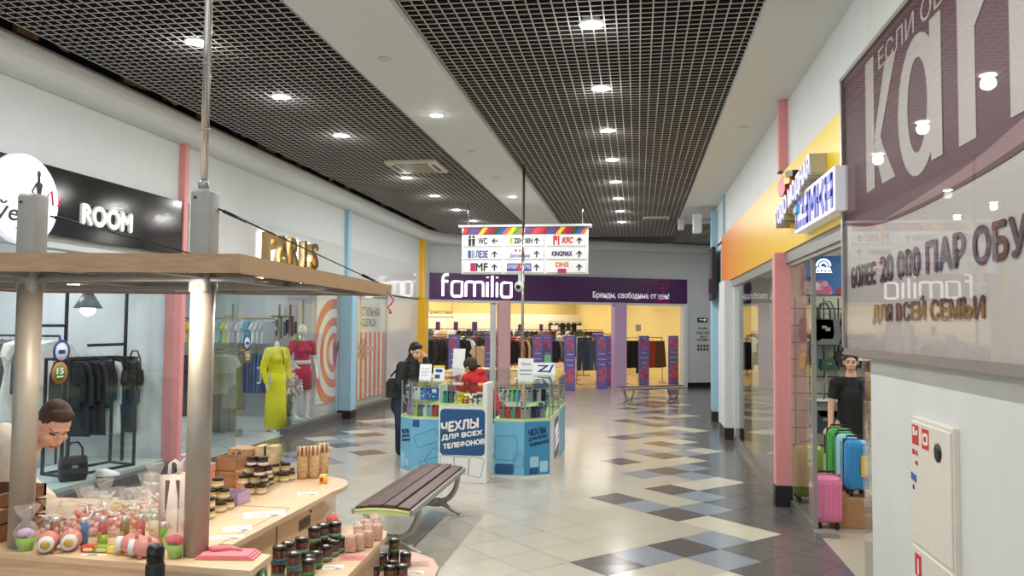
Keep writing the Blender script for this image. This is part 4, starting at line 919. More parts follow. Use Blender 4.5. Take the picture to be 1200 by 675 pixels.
b = MB(); b.box(.02, .08, -.125, -.118, .2, .4); obj('price_tag', b, mat('price tag yellow', (232, 190, 40), .6), tg)
# ------------------------------------------------------------------ black sign with round light box
t = thing('shop_sign', 'long black fascia sign with a round lit disc and white capitals on the left wall', 'sign', (-5.94, 9.6, 2.78))
b = MB(); b.box(0, .06, 4.0-9.6, 0, 0, .7); obj('black_panel', b, blackgloss, t)
LM = Matrix.Translation((5.94, -9.6, -2.78)) @ LEFT(-5.88)
b = MB(); b.T = LM; b.text('ROOM', 7.66, 8.53, 2.94, 3.175, 0, .03, 0, .035); obj('capitals', b, mat('white letters', (240, 240, 236), .4, emit=.12), t)
b = MB(); b.T = LM @ Matrix.Translation((6.80, 3.07, 0)); b.lathe([(.001, 0), (.42, 0), (.435, .02), (.435, .08), (.42, .095), (.001, .095)], 48); dsc = obj('round_light_box', b, mat('lit disc', (238, 240, 255), .4, emit=.55), t)
LD = LM @ Matrix.Translation((-.06, -.04, .096))
b = MB(); b.T = LD
b.ell((7.0, 3.38, .004), (.022, .032, .006)); b.prism([(6.985, 3.3), (7.02, 3.3), (7.05, 3.28), (7.03, 3.18), (7.06, 3.05), (6.98, 3.05), (6.99, 3.18), (6.965, 3.28)], 0, .008); b.tube([(6.97, 3.28, .004), (6.92, 3.2, .004), (6.97, 3.14, .004)], .008, 6); b.cyl((7.0, 3.3, .004), (7.0, 3.36, .004), .012, n=6)
obj('figure_print', b, mat('print charcoal', (44, 40, 50), .6), dsc)
b = MB(); b.T = LD; b.text('ўeni', 6.46, 6.98, 2.84, 3.06, 0, .006, 0, -.002, .2); obj('script_print', b, mat('print charcoal', (44, 40, 50), .6), dsc)
b = MB(); b.T = LD; b.tube([(7.12, 3.1, .004), (7.12, 3.18, .004), (7.18, 3.24, .004), (7.2, 3.1, .004)], .008, 6); b.prism([(7.26, 3.1), (7.33, 3.24), (7.29, 3.1)], 0, .006); b.prism([(6.72, 2.82), (6.85, 2.86), (7.0, 2.9), (7.0, 2.78), (6.85, 2.79)], 0, .006); obj('red_print', b, mat('print red bright', (200, 40, 60), .6), dsc)
# gold letters
t = thing('shop_sign', 'gold upright letters with a white halo on the glossy left cladding', 'sign', (-5.94, 11.8, 2.9))
PMx = Matrix.Translation((5.94, -11.8, -2.9)) @ LEFT(-5.94); gold = mat('polished gold', (196, 164, 110), .18, 1.0); halo = mat('halo light', (240, 244, 255), .5, emit=3.0)
for i, ch in enumerate('PARIS'):
    x0 = 11.84+i*.425; w = .34 if ch != 'I' else .12
    if ch == 'I': x0 += .12
    b = MB(); b.T = PMx; b.text(ch, x0, x0+w, 2.88, 3.36, .05, .17, 0, .014); lt = obj('gold_letter', b, gold, t)
    b = MB(); b.T = PMx; b.text(ch, x0-.01, x0+w+.01, 2.87, 3.37, .015, .05, 0, .02); obj('halo_edge', b, halo, lt)

# ------------------------------------------------------------------ left shops: shells
shopw = mat('cool white shop wall', (222, 226, 230), .7)
b = MB(); b.box(-10.1, -10, -1, 9.7, 0, 3.3); b.box(-10, -6.05, 9.66, 9.8, 0, 3.3); b.box(-10, -6.05, -1.1, -1, 0, 3.3); struct('wall_left_first_shop', b, shopw)
b = MB(); b.box(-11.1, -11, 9.8, 16, 0, 3.3); b.box(-11, -6.1, 15.9, 16, 0, 3.3); struct('wall_left_second_shop', b, shopw)
b = MB(); b.box(-6.12, -6.05, 14.45, 15.55, 0.12, 2.62); b.box(-6.12, -6.05, 15.95, 18.6, .12, 2.62); struct('wall_left_window_backing', b, mat('grey backing', (206, 204, 198), .6))
b = MB(); b.box(-11, -5.96, -1, 16, -.03, .004); struct('floor_left_shops', b, mat('pale shop floor', (190, 196, 196), .25))
b = MB(); b.box(-11, -6.1, -1, 16, 3.2, 3.3); struct('ceiling_left_shops', b, white)
for k, p in enumerate(((-7.6, 3.6, 3.14), (-7.6, 6.2, 3.14), (-7.6, 8.4, 3.14), (-8.2, 11.0, 3.14), (-8.2, 13.6, 3.14))):
    square_light(p, 'square lit ceiling panel in the %s shop on the left, %s' % ('first' if k < 3 else 'second', ('nearest', 'middle', 'farthest', 'nearer', 'farther')[k]), 'ceiling panels of the left shops', SHOP_W*.8, (.95, .98, 1))
# pendant lamp
p = gx(103, 362, -6.5); t = thing('pendant_lamp', 'grey conical pendant lamp with a lit globe in the first left shop', 'lamp', (p.x, p.y, p.z))
b = MB(); b.lathe([(.06, .16), (.06, .2), (.04, .215), (.03, .215)], 20); b.lathe([(.065, .17), (.16, .01), (.158, .008), (.06, .165)], 24); obj('shade', b, mat('lamp grey', (110, 116, 122), .4), t)
b = MB(); b.ell((0, 0, -.01), (.085, .085, .075)); obj('globe', b, mat('lit globe', (255, 250, 244), .4, emit=6), t)
b = MB(); b.cyl((0, 0, .2), (0, 0, 3.2-p.z), .004, n=6); obj('cord', b, black, t)
# door stickers
def sticker(u, v, x, r_, m0, m1, label, txt):
    p = gx(u, v, x); t = thing('round_sticker', label, 'sticker', p); b = MB(); b.T = frame3((0, 0, 0), (0, 1, 0), (0, 0, 1)); b.lathe([(.001, 0), (r_, 0), (r_, .003), (.001, .003)], 28); obj('disc', b, m0, t)
    b = MB(); b.T = frame3((.003, 0, 0), (0, 1, 0), (0, 0, 1)); b.lathe([(.001, 0), (r_*.74, 0), (r_*.74, .002), (.001, .002)], 24); obj('inner_disc', b, m1, t)
    b = MB(); b.T = frame3((.0055, 0, 0), (0, 1, 0), (0, 0, 1))
    if txt == 'mask': b.prism(rounded(-r_*.4, r_*.4, -r_*.2, r_*.15, r_*.12), 0, .002); obj('mask_print', b, m0, t)
    else: b.text(txt, -r_*.45, r_*.45, -.1*r_, r_*.45, 0, .002, 0, .02); b.box(-r_*.4, r_*.4, -r_*.4, -r_*.28, 0, .002); obj('lettering', b, paper, t)
stb = mat('sticker blue', (30, 60, 140), .4); stg = mat('sticker green', (70, 140, 60), .4); stw = mat('sticker white', (220, 226, 236), .4); sto = mat('sticker orange', (200, 110, 50), .4)
sticker(72, 412, -5.94, .125, stb, stw, 'blue and white mask sticker on the near left shop glass', 'mask')
sticker(70, 437, -5.94, .115, sto, stg, 'green sticker with orange rim on the near left shop glass', '15')
sticker(289.5, 402, -6.3, .13, stb, stw, 'blue and white mask sticker on the glass door of the second left shop', 'mask')
sticker(290, 418.5, -6.3, .12, sto, stg, 'green sticker on the glass door of the second left shop', '15')
sticker(351, 396, -5.94, .1, stg, stg, 'green sticker beside the red dress mannequin', '1')
# first shop: black rack, platform, clothes
def frame_rack(name, label, x, y, w, d, h, rz):
    t = thing(name, label, 'clothes rack', (x, y, .1545), rz)
    b = MB(); r_ = .014
    for sx_ in (0, w):
        for sy_ in (0, d): b.box(sx_-r_, sx_+r_, sy_-r_, sy_+r_, 0, h)
    obj('upright', b, darkmetal, t); b = MB()
    for z_ in (r_, h-r_):
        for sy_ in (0, d): b.box(0, w, sy_-r_, sy_+r_, z_-r_, z_+r_)
        for sx_ in (0, w): b.box(sx_-r_, sx_+r_, 0, d, z_-r_, z_+r_)
    obj('crossbar', b, darkmetal, t); return t
ra = gz(97, 561, .155); rb = gz(165, 552, .155)
rz_ = math.atan2(rb.y-ra.y, rb.x-ra.x)
frame_rack('frame_rack', 'black open frame clothes rack behind the first left shop window', ra.x-.2, ra.y, .9, .4, 1.33, pi/2-.25)
cs = [BK, (40, 40, 44), BK, (50, 48, 50), (36, 40, 50), WH, BK, (60, 56, 54), BK, (44, 44, 48)]
for i, cl in enumerate(cs):
    f_ = i/(len(cs)-1); p = gx(80+82*f_, 432, -7.0+.45*f_); kd = ('jacket', 'coat', 'jacket', 'coat')[i % 4]
    hang(kd, cl, (p.x, p.y, 1.47-.02*(i % 2)), R(8), '%s %s on the black frame rack, %s' % (cname(cl), KN[kd], ord_from(i, len(cs), 'left', 'right')), 'clothes on the black frame rack', s=.85)
p = gx(158, 452, -6.4); handbag((p.x, min(p.y, 9.42), p.z), .34, .2, .1, (40, 36, 34), 'black flat bag hanging at the right end of the black frame rack', pi/2-.2, 'bags of the first left shop', .25)
_A = gy(-14, 400, 9.1); _B = gy(70, 400, 9.1)
rail('wall_rail', 'dark pipe clothes rail by the end wall of the first left shop', (_A.x, 9.1), (_B.x, 9.1), 1.72, darkmetal)
for i, (kd, cl) in enumerate([('coat', (60, 62, 66)), ('coat', (40, 40, 44)), ('jacket', (90, 88, 84)), ('dress', WH), ('shirt', (214, 212, 204)), ('coat', (70, 74, 80)), ('dress', (226, 226, 222)), ('shirt', WH)]):
    p = gy(-8+10.2*i, 400, 9.1); hang(kd, cl, (p.x, 9.1, 1.70), R(50), '%s %s on the pipe rail of the first left shop, %s' % (cname(cl), KN[kd], ord_from(i, 8, 'left', 'right')), 'clothes on the pipe rail')
for k, (u, x) in enumerate(((77, -6.9), (147, -6.45))):
    p = gx(u, 400, x); t = thing('pipe_stand', 'black vertical pipe stand in the first left shop, %s of two' % ('left', 'right')[k], 'stand', (p.x, p.y, .004)); b = MB(); b.cyl((0, 0, 0), (0, 0, 3.19), .022, n=8); obj('pipe', b, darkmetal, t)
    b = MB(); b.cyl((0, 0, 1.62 if k else 1.85), (0, -.7, 1.62 if k else 1.85), .018, n=8); obj('side_arm', b, darkmetal, t); b = MB(); b.lathe([(.09, 0), (.09, .015), (.03, .02)], 16); obj('floor_flange', b, darkmetal, t)
t = thing('display_platform', 'low pale grey display platform inside the first left shop window', 'platform', (-6.1, 7.3, .004)); b = MB(); b.box(-.95, .08, -.1, 2.25, 0, .15, 0, .008); obj('slab', b, mat('pale grey laminate', (186, 200, 200), .4), t)
b = MB(); b.box(-.9, .04, -.06, 2.2, -.0, .03); obj('recessed_base', b, darkmetal, t)
p = gz(85, 563, .155); handbag((p.x, p.y, .1545), .3, .26, .14, (28, 30, 32), 'black handbag with a white tag standing on the display platform', .9, 'bags of the first left shop', .16)
t = thing('shoe', 'white shoe lying on the display platform beside the black bag', 'shoe', (p.x+.2, p.y+.3, .1545), .6); b = MB(); b.loft([(0, 0, 0, .13, .045), (0, 0, .03, .13, .045), (-.03, 0, .06, .09, .04), (-.05, 0, .085, .05, .032)], 16); obj('upper', b, paper, t); b = MB(); b.loft([(0, 0, -.0, .135, .048), (0, 0, .015, .135, .048)], 16); obj('sole', b, white, t)
# ---- second shop: door, shelves, clothes
t = thing('glass_door', 'frameless glass door with a white bow handle in the second left shop', 'door', (-6.61, 11.6, 0)); b = MB(); b.box(-.006, .006, 0, 1.12, .03, 2.6); obj('leaf', b, clear, t)
p = gx(301, 440, -6.6); b = MB(); y_ = p.y-11.6; b.tube([(.02, y_, p.z-.13), (.07, y_, p.z-.13), (.08, y_, p.z-.1), (.08, y_, p.z+.1), (.07, y_, p.z+.13), (.02, y_, p.z+.13)], .018, 8); obj('bow_handle', b, white, t)
b = MB(); b.box(-.03, .03, .95, 1.12, .02, .12); b.box(-.03, .03, .95, 1.12, 2.5, 2.6); obj('patch_fitting', b, steel, t)
gp = mat('brass pipe', (176, 152, 92), .3, .8)
YW = 15.35
def wx(u, v=400, y=YW): return gy(u, v, y).x
rail('wall_rail', 'brass upper clothes rail on the end wall of the second left shop', (wx(204), YW), (wx(322), YW), 2.0, gp, False)
rail('wall_rail', 'brass lower clothes rail on the end wall of the second left shop', (wx(240), YW-.05), (wx(322), YW-.05), 1.36, gp, False)
b = MB(); t = thing('wall_rack_post', 'brass wall rack posts holding the clothes rails of the second left shop', 'rack', (wx(262), YW+.35, 0))
for u in (222, 262, 318, 331):
    b = MB(); x = wx(u)-wx(262); b.cyl((x, 0, 0), (x, 0, 2.3), .022, n=8); b.cyl((x, 0, 2.05), (x, -.36, 2.05), .014, n=8); b.cyl((x, 0, 1.41), (x, -.4, 1.41), .014, n=8); obj('upright', b, gp, t)
tc = [(110, 150, 200), (236, 236, 240), (210, 120, 130), (220, 200, 160), (236, 214, 60), (180, 190, 150), (110, 190, 180), (70, 130, 130), (222, 170, 180), (238, 238, 238), (120, 200, 210), (238, 214, 70), (214, 220, 240), (200, 170, 200), (236, 236, 238), (140, 200, 224), (130, 180, 210), (236, 240, 240), (230, 226, 230), (206, 220, 226)]
for i, cl in enumerate(tc): hang('shirt', cl, (wx(207+5.6*i), YW, 1.98), R(62), '%s t-shirt on the upper brass rail of the left shop, %s' % (cname(cl), ord_from(i, len(tc), 'left', 'right')), 't-shirts on the upper brass rail', 'hanging_t_shirt', 't-shirt', s=.78)
for i in range(18):
    cl = [(64, 92, 140), (84, 112, 156), (48, 72, 116), (70, 100, 150), (40, 60, 100)][i % 5] if i > 4 else [(120, 124, 116), (96, 100, 96), (128, 132, 126), (150, 150, 140), (104, 110, 112)][i]
    hang('jeans', cl, (wx(246+4.1*i), YW-.05, 1.34), R(60), '%s trousers on the lower brass rail of the second left shop, %s' % (cname(cl), ord_from(i, 18, 'left', 'right')), 'trousers on the lower brass rail', 'hanging_trousers', 'trousers', s=.8)
YK = 13.0
rail('clothes_rail', 'brass floor rail of khaki clothes just inside the second left shop', (wx(204, 400, YK-.9), YK-.9), (wx(278, 400, YK), YK), 1.42, gp)
for i, (kd, cl) in enumerate([('coat', (50, 46, 46)), ('coat', (44, 42, 44)), ('coat', (60, 56, 52)), ('jacket', (172, 140, 104)), ('jacket', (150, 146, 122)), ('jacket', (170, 168, 148)), ('shirt', (196, 196, 184)), ('dress', (120, 116, 100))]):
    q_ = Vector((wx(204, 400, YK-.9), YK-.9)).lerp(Vector((wx(278, 400, YK), YK)), (i+.5)/8); hang(kd, cl, (q_.x, q_.y, 1.4), R(35), '%s %s on the brass floor rail, %s' % (cname(cl), KN[kd], ord_from(i, 8, 'left', 'right')), 'clothes on the brass floor rail', s=.9)
for i in range(4): hang('jeans', [(84, 78, 66), (96, 90, 76), (70, 64, 56), (90, 84, 70)][i], (wx(248+7*i, 400, YK-.12), YK-.12, .82), R(70), 'olive brown trousers hanging low under the khaki jackets, %s' % ord_from(i, 4, 'left', 'right'), 'low olive trousers', 'hanging_trousers', 'trousers', s=.75)
t = thing('framed_print', 'black and white print on the back wall of the second left shop', 'picture', (wx(333, 390, 15.88), 15.88, 1.85), -pi/2); b = MB(); b.box(0, .03, -.4, .4, -.4, .55, 0); obj('panel', b, paper, t); b = MB()
for k in range(9): b.box(.03, .034, -.25+.06*k, -.21+.06*k+random.uniform(0, .03), -.25+.05*(k % 3), .1+.04*(k % 4))
obj('print', b, black, t)
# bull's eye and striped posters in the window
def flat(name, mb, m, par): return obj(name, mb, m, par)
coral = mat('poster coral', (230, 128, 96), .5); pcream = mat('poster off white', (236, 232, 226), .5)
yA = 14.45; yB = 15.48; zA, zB = .36, 2.6
t = thing('window_poster', 'round target poster of coral and white rings behind the left glass', 'poster', (-6.04, yA, zA)); TM = Matrix.Translation((6.04, -yA, -zA)) @ LEFT(-6.04)
b = MB(); b.T = TM; b.prism([(yA, zA), (yB, zA), (yB, zB), (yA, zB)], 0, .012); obj('sheet', b, pcream, t)
cy, cz = gx(391, 413, -6.03).y, gx(391, 413, -6.03).z
def clipring(mb, r0, r1, d0, d1, n=48):
    for i in range(n):
        a0 = 2*pi*i/n; a1 = 2*pi*(i+1)/n; P = [(cy+r*cos(a), cz+r*sin(a)*1.0) for r, a in ((r0, a0), (r1, a0), (r1, a1), (r0, a1))]
        P = [(min(max(y, yA), yB), min(max(z, zA), zB)) for y, z in P]
        ar = abs(sum(P[k][0]*P[(k+1) % 4][1]-P[(k+1) % 4][0]*P[k][1] for k in range(4)))
        if ar > 1e-5: mb.prism(P, d0, d1)
for k, (r0, r1) in enumerate(((.88, 1.08), (.54, .7), (.26, .4))):
    b = MB(); b.T = TM; clipring(b, r0, r1, .012, .015); obj('coral_ring', b, coral, t)
b = MB(); b.T = TM; b.prism(curve([(cy-.05, cz+.2), (cy+.1, cz+.25), (cy+.16, cz+.05), (cy+.12, cz-.2), (cy+.02, cz-.3), (cy-.04, cz-.1), (cy-.05, cz+.2)], 18)[:-1], .015, .018); obj('red_swimsuit_print', b, mat('print rose', (206, 60, 84), .5), t)
b = MB(); b.T = TM; b.prism([(cy+.05, cz-.28), (cy+.12, cz-.25), (cy+.04, cz-.8)], .015, .018); b.prism([(cy+.12, cz+.1), (cy+.3, cz+.35), (cy+.32, cz+.25), (cy+.2, cz-.05)], .015, .018); obj('limb_print', b, mat('print skin', (226, 184, 150), .5), t)
yA2, yB2 = 16.0, gx(452.5, 400, -6.03).y; z0_, z1_ = .26, 2.6
t = thing('window_poster', 'coral and white striped fashion poster right of the light blue pilaster', 'poster', (-6.04, yA2, z0_)); T2 = Matrix.Translation((6.04, -yA2, -z0_)) @ LEFT(-6.04)
b = MB(); b.T = T2; b.prism([(yA2, z0_), (yB2, z0_), (yB2, z1_), (yA2, z1_)], 0, .012); obj('sheet', b, pcream, t)
n = 9
for k in range(n):
    x0 = yA2+(yB2-yA2)*k/n; x1 = x0+(yB2-yA2)/n*.5; b = MB(); b.T = T2; sl = -.12*(1-k/n)
    b.prism([(max(yA2, x0+sl*0), z0_), (x1, z0_), (max(yA2+.02, x1+sl), z1_), (max(yA2, x0+sl), z1_)], .012, .014); obj('coral_stripe', b, coral, t)
u0, u1 = gx(423, 380, -6.03).y, gx(444, 380, -6.03).y; zt0, zt1 = gx(434, 384, -6.03).z, gx(434, 360, -6.03).z
b = MB(); b.T = T2; b.prism([(u0-.05, zt0-.1), (yB2, zt0-.1), (yB2, z1_), (u0-.05, z1_)], .014, .016); obj('text_block', b, pcream, t)
b = MB(); b.T = T2; zm = (zt0+zt1)/2; b.text('СТИЛЬНАЯ', u0, u1, zm+.02, zt1, .016, .018, 0, .01); b.text('ОДЕЖДА', u0, u0+(u1-u0)*.84, zt0, zm-.03, .016, .018, 0, .01); obj('lettering', b, mat('print grey green', (84, 92, 84), .6), t)
b = MB(); b.T = T2; l0 = gx(412, 403, -6.03); l1 = gx(437, 410, -6.03)
b.prism([(yA2, l0.z+.1), (l1.y-.3, l1.z+.1), (l1.y, l1.z+.06), (l1.y, l1.z-.02), (l1.y-.25, l1.z), (yA2, l0.z-.12)], .016, .02); b.prism([(yA2, l0.z-.2), (l1.y-.5, l1.z-.02), (l1.y-.2, l1.z-.06), (l1.y-.4, l1.z-.14), (yA2, l0.z-.42)], .016, .02); obj('legs_print', b, mat('print skin', (226, 184, 150), .5), t)
# ---- mannequins
mann = mat('white mannequin', (226, 224, 220), .35)
def mannequin(label, p, rz, dress, head):
    t = thing('mannequin', label, 'mannequin', p, rz)
    caps = [((0, 0, 1.0), .125, (0, 0, 1.3), .13), ((0, 0, 1.38), .12, (0, 0, 1.42), .07), ((0, 0, 1.4), .05, (0, 0, 1.55), .045), ((-.09, 0, .95), .1, (-.1, .02, .5), .065), ((.09, 0, .95), .1, (.1, -.02, .5), .065), ((-.1, .02, .5), .062, (-.1, .03, .1), .04), ((.1, -.02, .5), .062, (.1, -.02, .1), .04), ((-.1, .02, .06), .035, (-.1, -.13, .03), .03), ((.1, -.02, .06), .035, (.1, -.17, .03), .03),
            ((-.18, 0, 1.4), .05, (-.25, .03, 1.12), .042), ((.18, 0, 1.4), .05, (.25, .03, 1.12), .042)]
    if dress == 'yellow': caps += [((-.25, .03, 1.12), .04, (-.25, -.06, .86), .028), ((.25, .03, 1.12), .04, (.25, -.06, .86), .028), ((-.25, -.06, .86), .026, (-.25, -.09, .74), .02), ((.25, -.06, .86), .026, (.25, -.09, .74), .02)]
    else: caps += [((-.25, .03, 1.12), .04, (-.13, -.1, .98), .028), ((.25, .03, 1.12), .04, (.26, -.1, .86), .028), ((-.13, -.1, .98), .03, (-.08, -.13, .96), .02), ((.26, -.1, .86), .028, (.26, -.12, .76), .02)]
    el = [((-.07, -.09, 1.28), (.07, .06, .07), None), ((.07, -.09, 1.28), (.07, .06, .07), None)]
    if head: el += [((0, -.01, 1.66), (.078, .1, .115), None), ((0, -.1, 1.64), (.015, .025, .02), None)]
    u_ = union(caps, el, .014, 3); obj('body', u_, mann, t)
    b = MB(); b.lathe([(.2, 0), (.2, .012), (.02, .018)], 24); obj('base_plate', b, mat('mannequin base', (190, 196, 196), .3), t)
    return t
p = gz(322.5, 506); t = mannequin('headless mannequin in a long yellow dress at the second left shop entrance', (p.x, p.y, 0.004), R(62), 'yellow', False)
ydr = mat('yellow dress cloth', (238, 228, 20), .7, noise=.06)
b = MB(); b.loft([(0, 0, .07, .205, .19), (0, 0, .5, .185, .165), (0, 0, .85, .175, .15), (0, 0, 1.04, .165, .14)], 28); obj('skirt', b, ydr, t)
u_ = union([((0, 0, 1.02), .148, (0, 0, 1.12), .14), ((0, 0, 1.12), .145, (0, 0, 1.36), .15), ((-.15, 0, 1.42), .07, (.15, 0, 1.42), .07), ((-.18, 0, 1.41), .075, (-.26, .03, 1.12), .065), ((.18, 0, 1.41), .075, (.26, .03, 1.12), .065), ((-.26, .03, 1.12), .062, (-.25, -.05, .88), .042), ((.26, .03, 1.12), .062, (.25, -.05, .88), .042)], [((-.07, -.1, 1.28), (.085, .07, .085), None), ((.07, -.1, 1.28), (.085, .07, .085), None)], .014, 3); obj('bodice', u_, ydr, t)
b = MB(); b.tube([(-.02, -.15, 1.45), (0, -.19, 1.3), (0.01, -.18, 1.18)], .008, 6); obj('neck_tie', b, mat('dark cord', (70, 60, 40), .7), t)
t = mannequin('white mannequin in a red wrap dress inside the left window', (-6.2, 14.2, .125), R(45), 'red', True)
rdr = mat('red dress cloth', (188, 30, 58), .7, noise=.06)
b = MB(); b.loft([(0, 0, .56, .2, .17), (0, 0, .85, .195, .165), (0, 0, 1.04, .155, .145)], 28); obj('skirt', b, rdr, t)
u_ = union([((0, 0, 1.02), .145, (0, 0, 1.34), .14), ((-.14, 0, 1.41), .06, (.14, 0, 1.41), .06), ((-.18, 0, 1.41), .07, (-.23, .02, 1.24), .065), ((.18, 0, 1.41), .07, (.23, .02, 1.24), .065)], [((-.07, -.1, 1.28), (.085, .07, .08), None), ((.07, -.1, 1.28), (.085, .07, .08), None)], .014, 3); obj('bodice', u_, rdr, t)
b = MB(); b.loft([(0, 0, 1.02, .17, .158), (0, 0, 1.1, .165, .155)], 24); obj('sash', b, mat('pale sash', (230, 214, 216), .7), t)
# flower vase
p = gz(343, 503); t = thing('flower_vase', 'tall glass vase of white and pink silk flowers between the two mannequins', 'vase', (-6.2, gx(338, 480, -6.2).y, .004)); b = MB(); b.lathe([(.09, 0), (.07, .1), (.06, .3), (.09, .5), (.085, .5), (.05, .3), (.06, .02)], 20); obj('vase', b, glass('vase glass', (214, 236, 228)), t)
b = MB(); rnd = random.Random(4)
for k in range(22):
    a = rnd.uniform(0, 2*pi); r_ = rnd.uniform(.05, .24); b.tube([(0, 0, .1), (r_*.3*cos(a), r_*.3*sin(a), .5), (r_*cos(a), r_*sin(a), rnd.uniform(.6, .9))], .004, 5)
obj('stems', b, mat('stem green', (90, 120, 80), .7), t)
b = MB()
for k in range(90):
    a = rnd.uniform(0, 2*pi); ph = math.acos(rnd.uniform(-.6, 1)); r_ = rnd.uniform(.16, .25); b.ell((r_*sin(ph)*cos(a), r_*sin(ph)*sin(a), .76+r_*cos(ph)), (.035, .035, .022), k % 3, 8, Matrix.Rotation(rnd.uniform(0, 3), 3, 'X'), 4)
o = obj('blossoms', b, [mat('blossom white', (232, 228, 232), .7), mat('blossom pink', (220, 186, 196), .7), mat('blossom grey green', (176, 190, 176), .7)], t); o['kind'] = 'stuff'
# ------------------------------------------------------------------ phone case kiosk
kb = mat('kiosk light blue', (112, 180, 214), .35); kd_ = mat('kiosk mid blue', (62, 140, 186), .35); kn = mat('kiosk navy', (34, 84, 132), .35); kw = mat('kiosk white laminate', (226, 229, 228), .3); lime = mat('lime edge strip', (206, 224, 150), .4); pale = mat('kiosk pale print', (160, 206, 228), .35)
grid = mat('print line blue', (60, 110, 150), .4)
def side_frame(p, q):                      # front face between two ground points, x along p->q, y up, z outward
    d = Vector((q[0]-p[0], q[1]-p[1], 0)); return frame3((p[0], p[1], 0), d, (0, 0, 1)), d.length
def counter(name, label, poly, nfront, mats, prints, hb=.71, ht=1.18, shelf=True):
    t = thing(name, label, 'display counter', (poly[0][0], poly[0][1], 0)); o0 = Vector(poly[0]); loc = [(p[0]-o0.x, p[1]-o0.y) for p in poly]
    b = MB(); n = len(loc)
    b.prism(loc, 0.0, hb, 0)
    for k in range(nfront):
        fr_, L = side_frame(loc[k], loc[k+1]); b.T = fr_; b.prism([(0, .03), (L, .03), (L, hb-.01), (0, hb-.01)], .0, .004, 1+k); b.T = Matrix()
    base = obj('base_cabinet', b, [kw]+mats, t)
    cx = sum(p[0] for p in loc)/n; cy = sum(p[1] for p in loc)/n
    b = MB(); b.prism([(cx+(x-cx)*1.015, cy+(y-cy)*1.015) for x, y in loc], hb, hb+.018); obj('lime_edge', b, lime, t)
    b = MB()
    for k in range(nfront+1):
        i2 = (k+1) % n
        fr_, L = side_frame(loc[k], loc[i2]); b.T = fr_; b.box(.005, L-.005, hb+.02, ht-.012, -.008, -.002); b.T = Matrix()
    obj('glass_front', b, kglass, t)
    b = MB(); b.prism([(cx+(x-cx)*1.02, cy+(y-cy)*1.02) for x, y in loc], ht-.01, ht); obj('glass_top', b, kglass, t)
    if shelf: b = MB(); b.prism([(cx+(x-cx)*.94, cy+(y-cy)*.94) for x, y in loc], .935, .943); obj('glass_shelf', b, kglass, t)
    b = MB()
    for k in range(n): x, y = loc[k]; x = cx+(x-cx)*.97; y = cy+(y-cy)*.97; b.box(x-.008, x+.008, y-.008, y+.008, hb+.018, ht-.01)
    obj('corner_post', b, steel, t)
    for k, fn in prints: fr_, L = side_frame(loc[k], loc[k+1]); fn(base, fr_ @ Matrix.Translation((0, 0, .0045)), L)
    return t
def three_lines(par, M_, x0, x1, z0, z1, m, tilt=.16, name='slogan'):
    b = MB(); w = x1-x0; h = z1-z0; b.T = M_ @ Matrix(((1, 0, 0, 0), (tilt, 1, 0, -tilt*(x0+x1)/2), (0, 0, 1, 0), (0, 0, 0, 1)))
    b.text('ЧЕХЛЫ', x0, x0+w*.86, z0+h*.62, z1, 0, .003, 0, .035); b.text('ДЛЯ ВСЕХ', x0+w*.02, x0+w*.95, z0+h*.31, z0+h*.54, 0, .003, 0, .035); b.text('ТЕЛЕФОНОВ', x0+w*.05, x1, z0, z0+h*.22, 0, .003, 0, .035)
    return obj(name, b, m, par)
def outline(mb, x0, x1, z0, z1, r=.03, th=.004, rot=0):
    pts = rounded(x0, x1, z0, z1, r); cx = (x0+x1)/2; cz = (z0+z1)/2
    pts = [(cx+(x-cx)*cos(rot)-(z-cz)*sin(rot), cz+(x-cx)*sin(rot)+(z-cz)*cos(rot)) for x, z in pts]; mb.tube([(x, z, 0) for x, z in pts], th*.7, 5, closed=True)
def prL0(p, M_, L): three_lines(p, M_, .03, L-.02, .40, .56, mat('slogan navy', (26, 50, 84), .5)); b = MB(); b.T = M_; b.prism(rounded(.03, .12, .07, .25, .02), 0, .002); b.prism(rounded(.15, .24, .1, .18, .02), 0, .002); obj('square_print', b, pale, p)
def prL1(p, M_, L):
    b = MB(); b.T = M_; outline(b, .05, .36, .38, .54, rot=.35); outline(b, .2, .42, .12, .3, rot=.9); outline(b, .12, .4, .05, .2, rot=.3); obj('outline_print', b, grid, p)
    b = MB(); b.T = M_; b.prism(rounded(.02, .11, .60, .69, .01), 0, .002); b.prism(rounded(.1, .22, .04, .1, .02), 0, .002); obj('square_print', b, kn, p)
def prR0(p, M_, L):
    b = MB(); b.T = M_; outline(b, .02, .3, .22, .52, .05, .006); outline(b, .26, .38, .14, .3, .03, .006); obj('outline_print', b, mat('print line mid blue', (70, 140, 180), .4), p)
    b = MB(); b.T = M_; b.prism(rounded(.02, .26, .02+.02, .17, .03), 0, .002); obj('square_print', b, kn, p)
def prR1(p, M_, L):
    three_lines(p, M_, .05, L-.02, .40, .62, mat('slogan navy', (26, 50, 84), .5))
    b = MB(); b.T = M_; b.prism(rounded(.08, .2, .13, .26, .02), 0, .002); b.prism(rounded(.22, .33, .06, .2, .02), 0, .002); obj('square_print', b, pale, p)
    b = MB(); b.T = M_; b.prism(rounded(.07, .2, .04, .12, .02), 0, .002); obj('dark_square_print', b, kn, p)
counter('display_counter', 'light blue kiosk counter with glass case, left of the white slogan cabinet', [(-3.06, 10.2), (-2.86, 9.98), (-2.40, 9.98), (-2.40, 10.5), (-3.06, 10.5)], 2, [kb, kb], [(0, prL0), (1, prL1)])
counter('display_counter', 'blue kiosk counter with glass case, right of the white slogan cabinet', [(-1.79, 10.0), (-1.40, 10.0), (-1.1, 10.2), (-1.1, 10.62), (-1.79, 10.62)], 2, [kb, kd_], [(0, prR0), (1, prR1)])
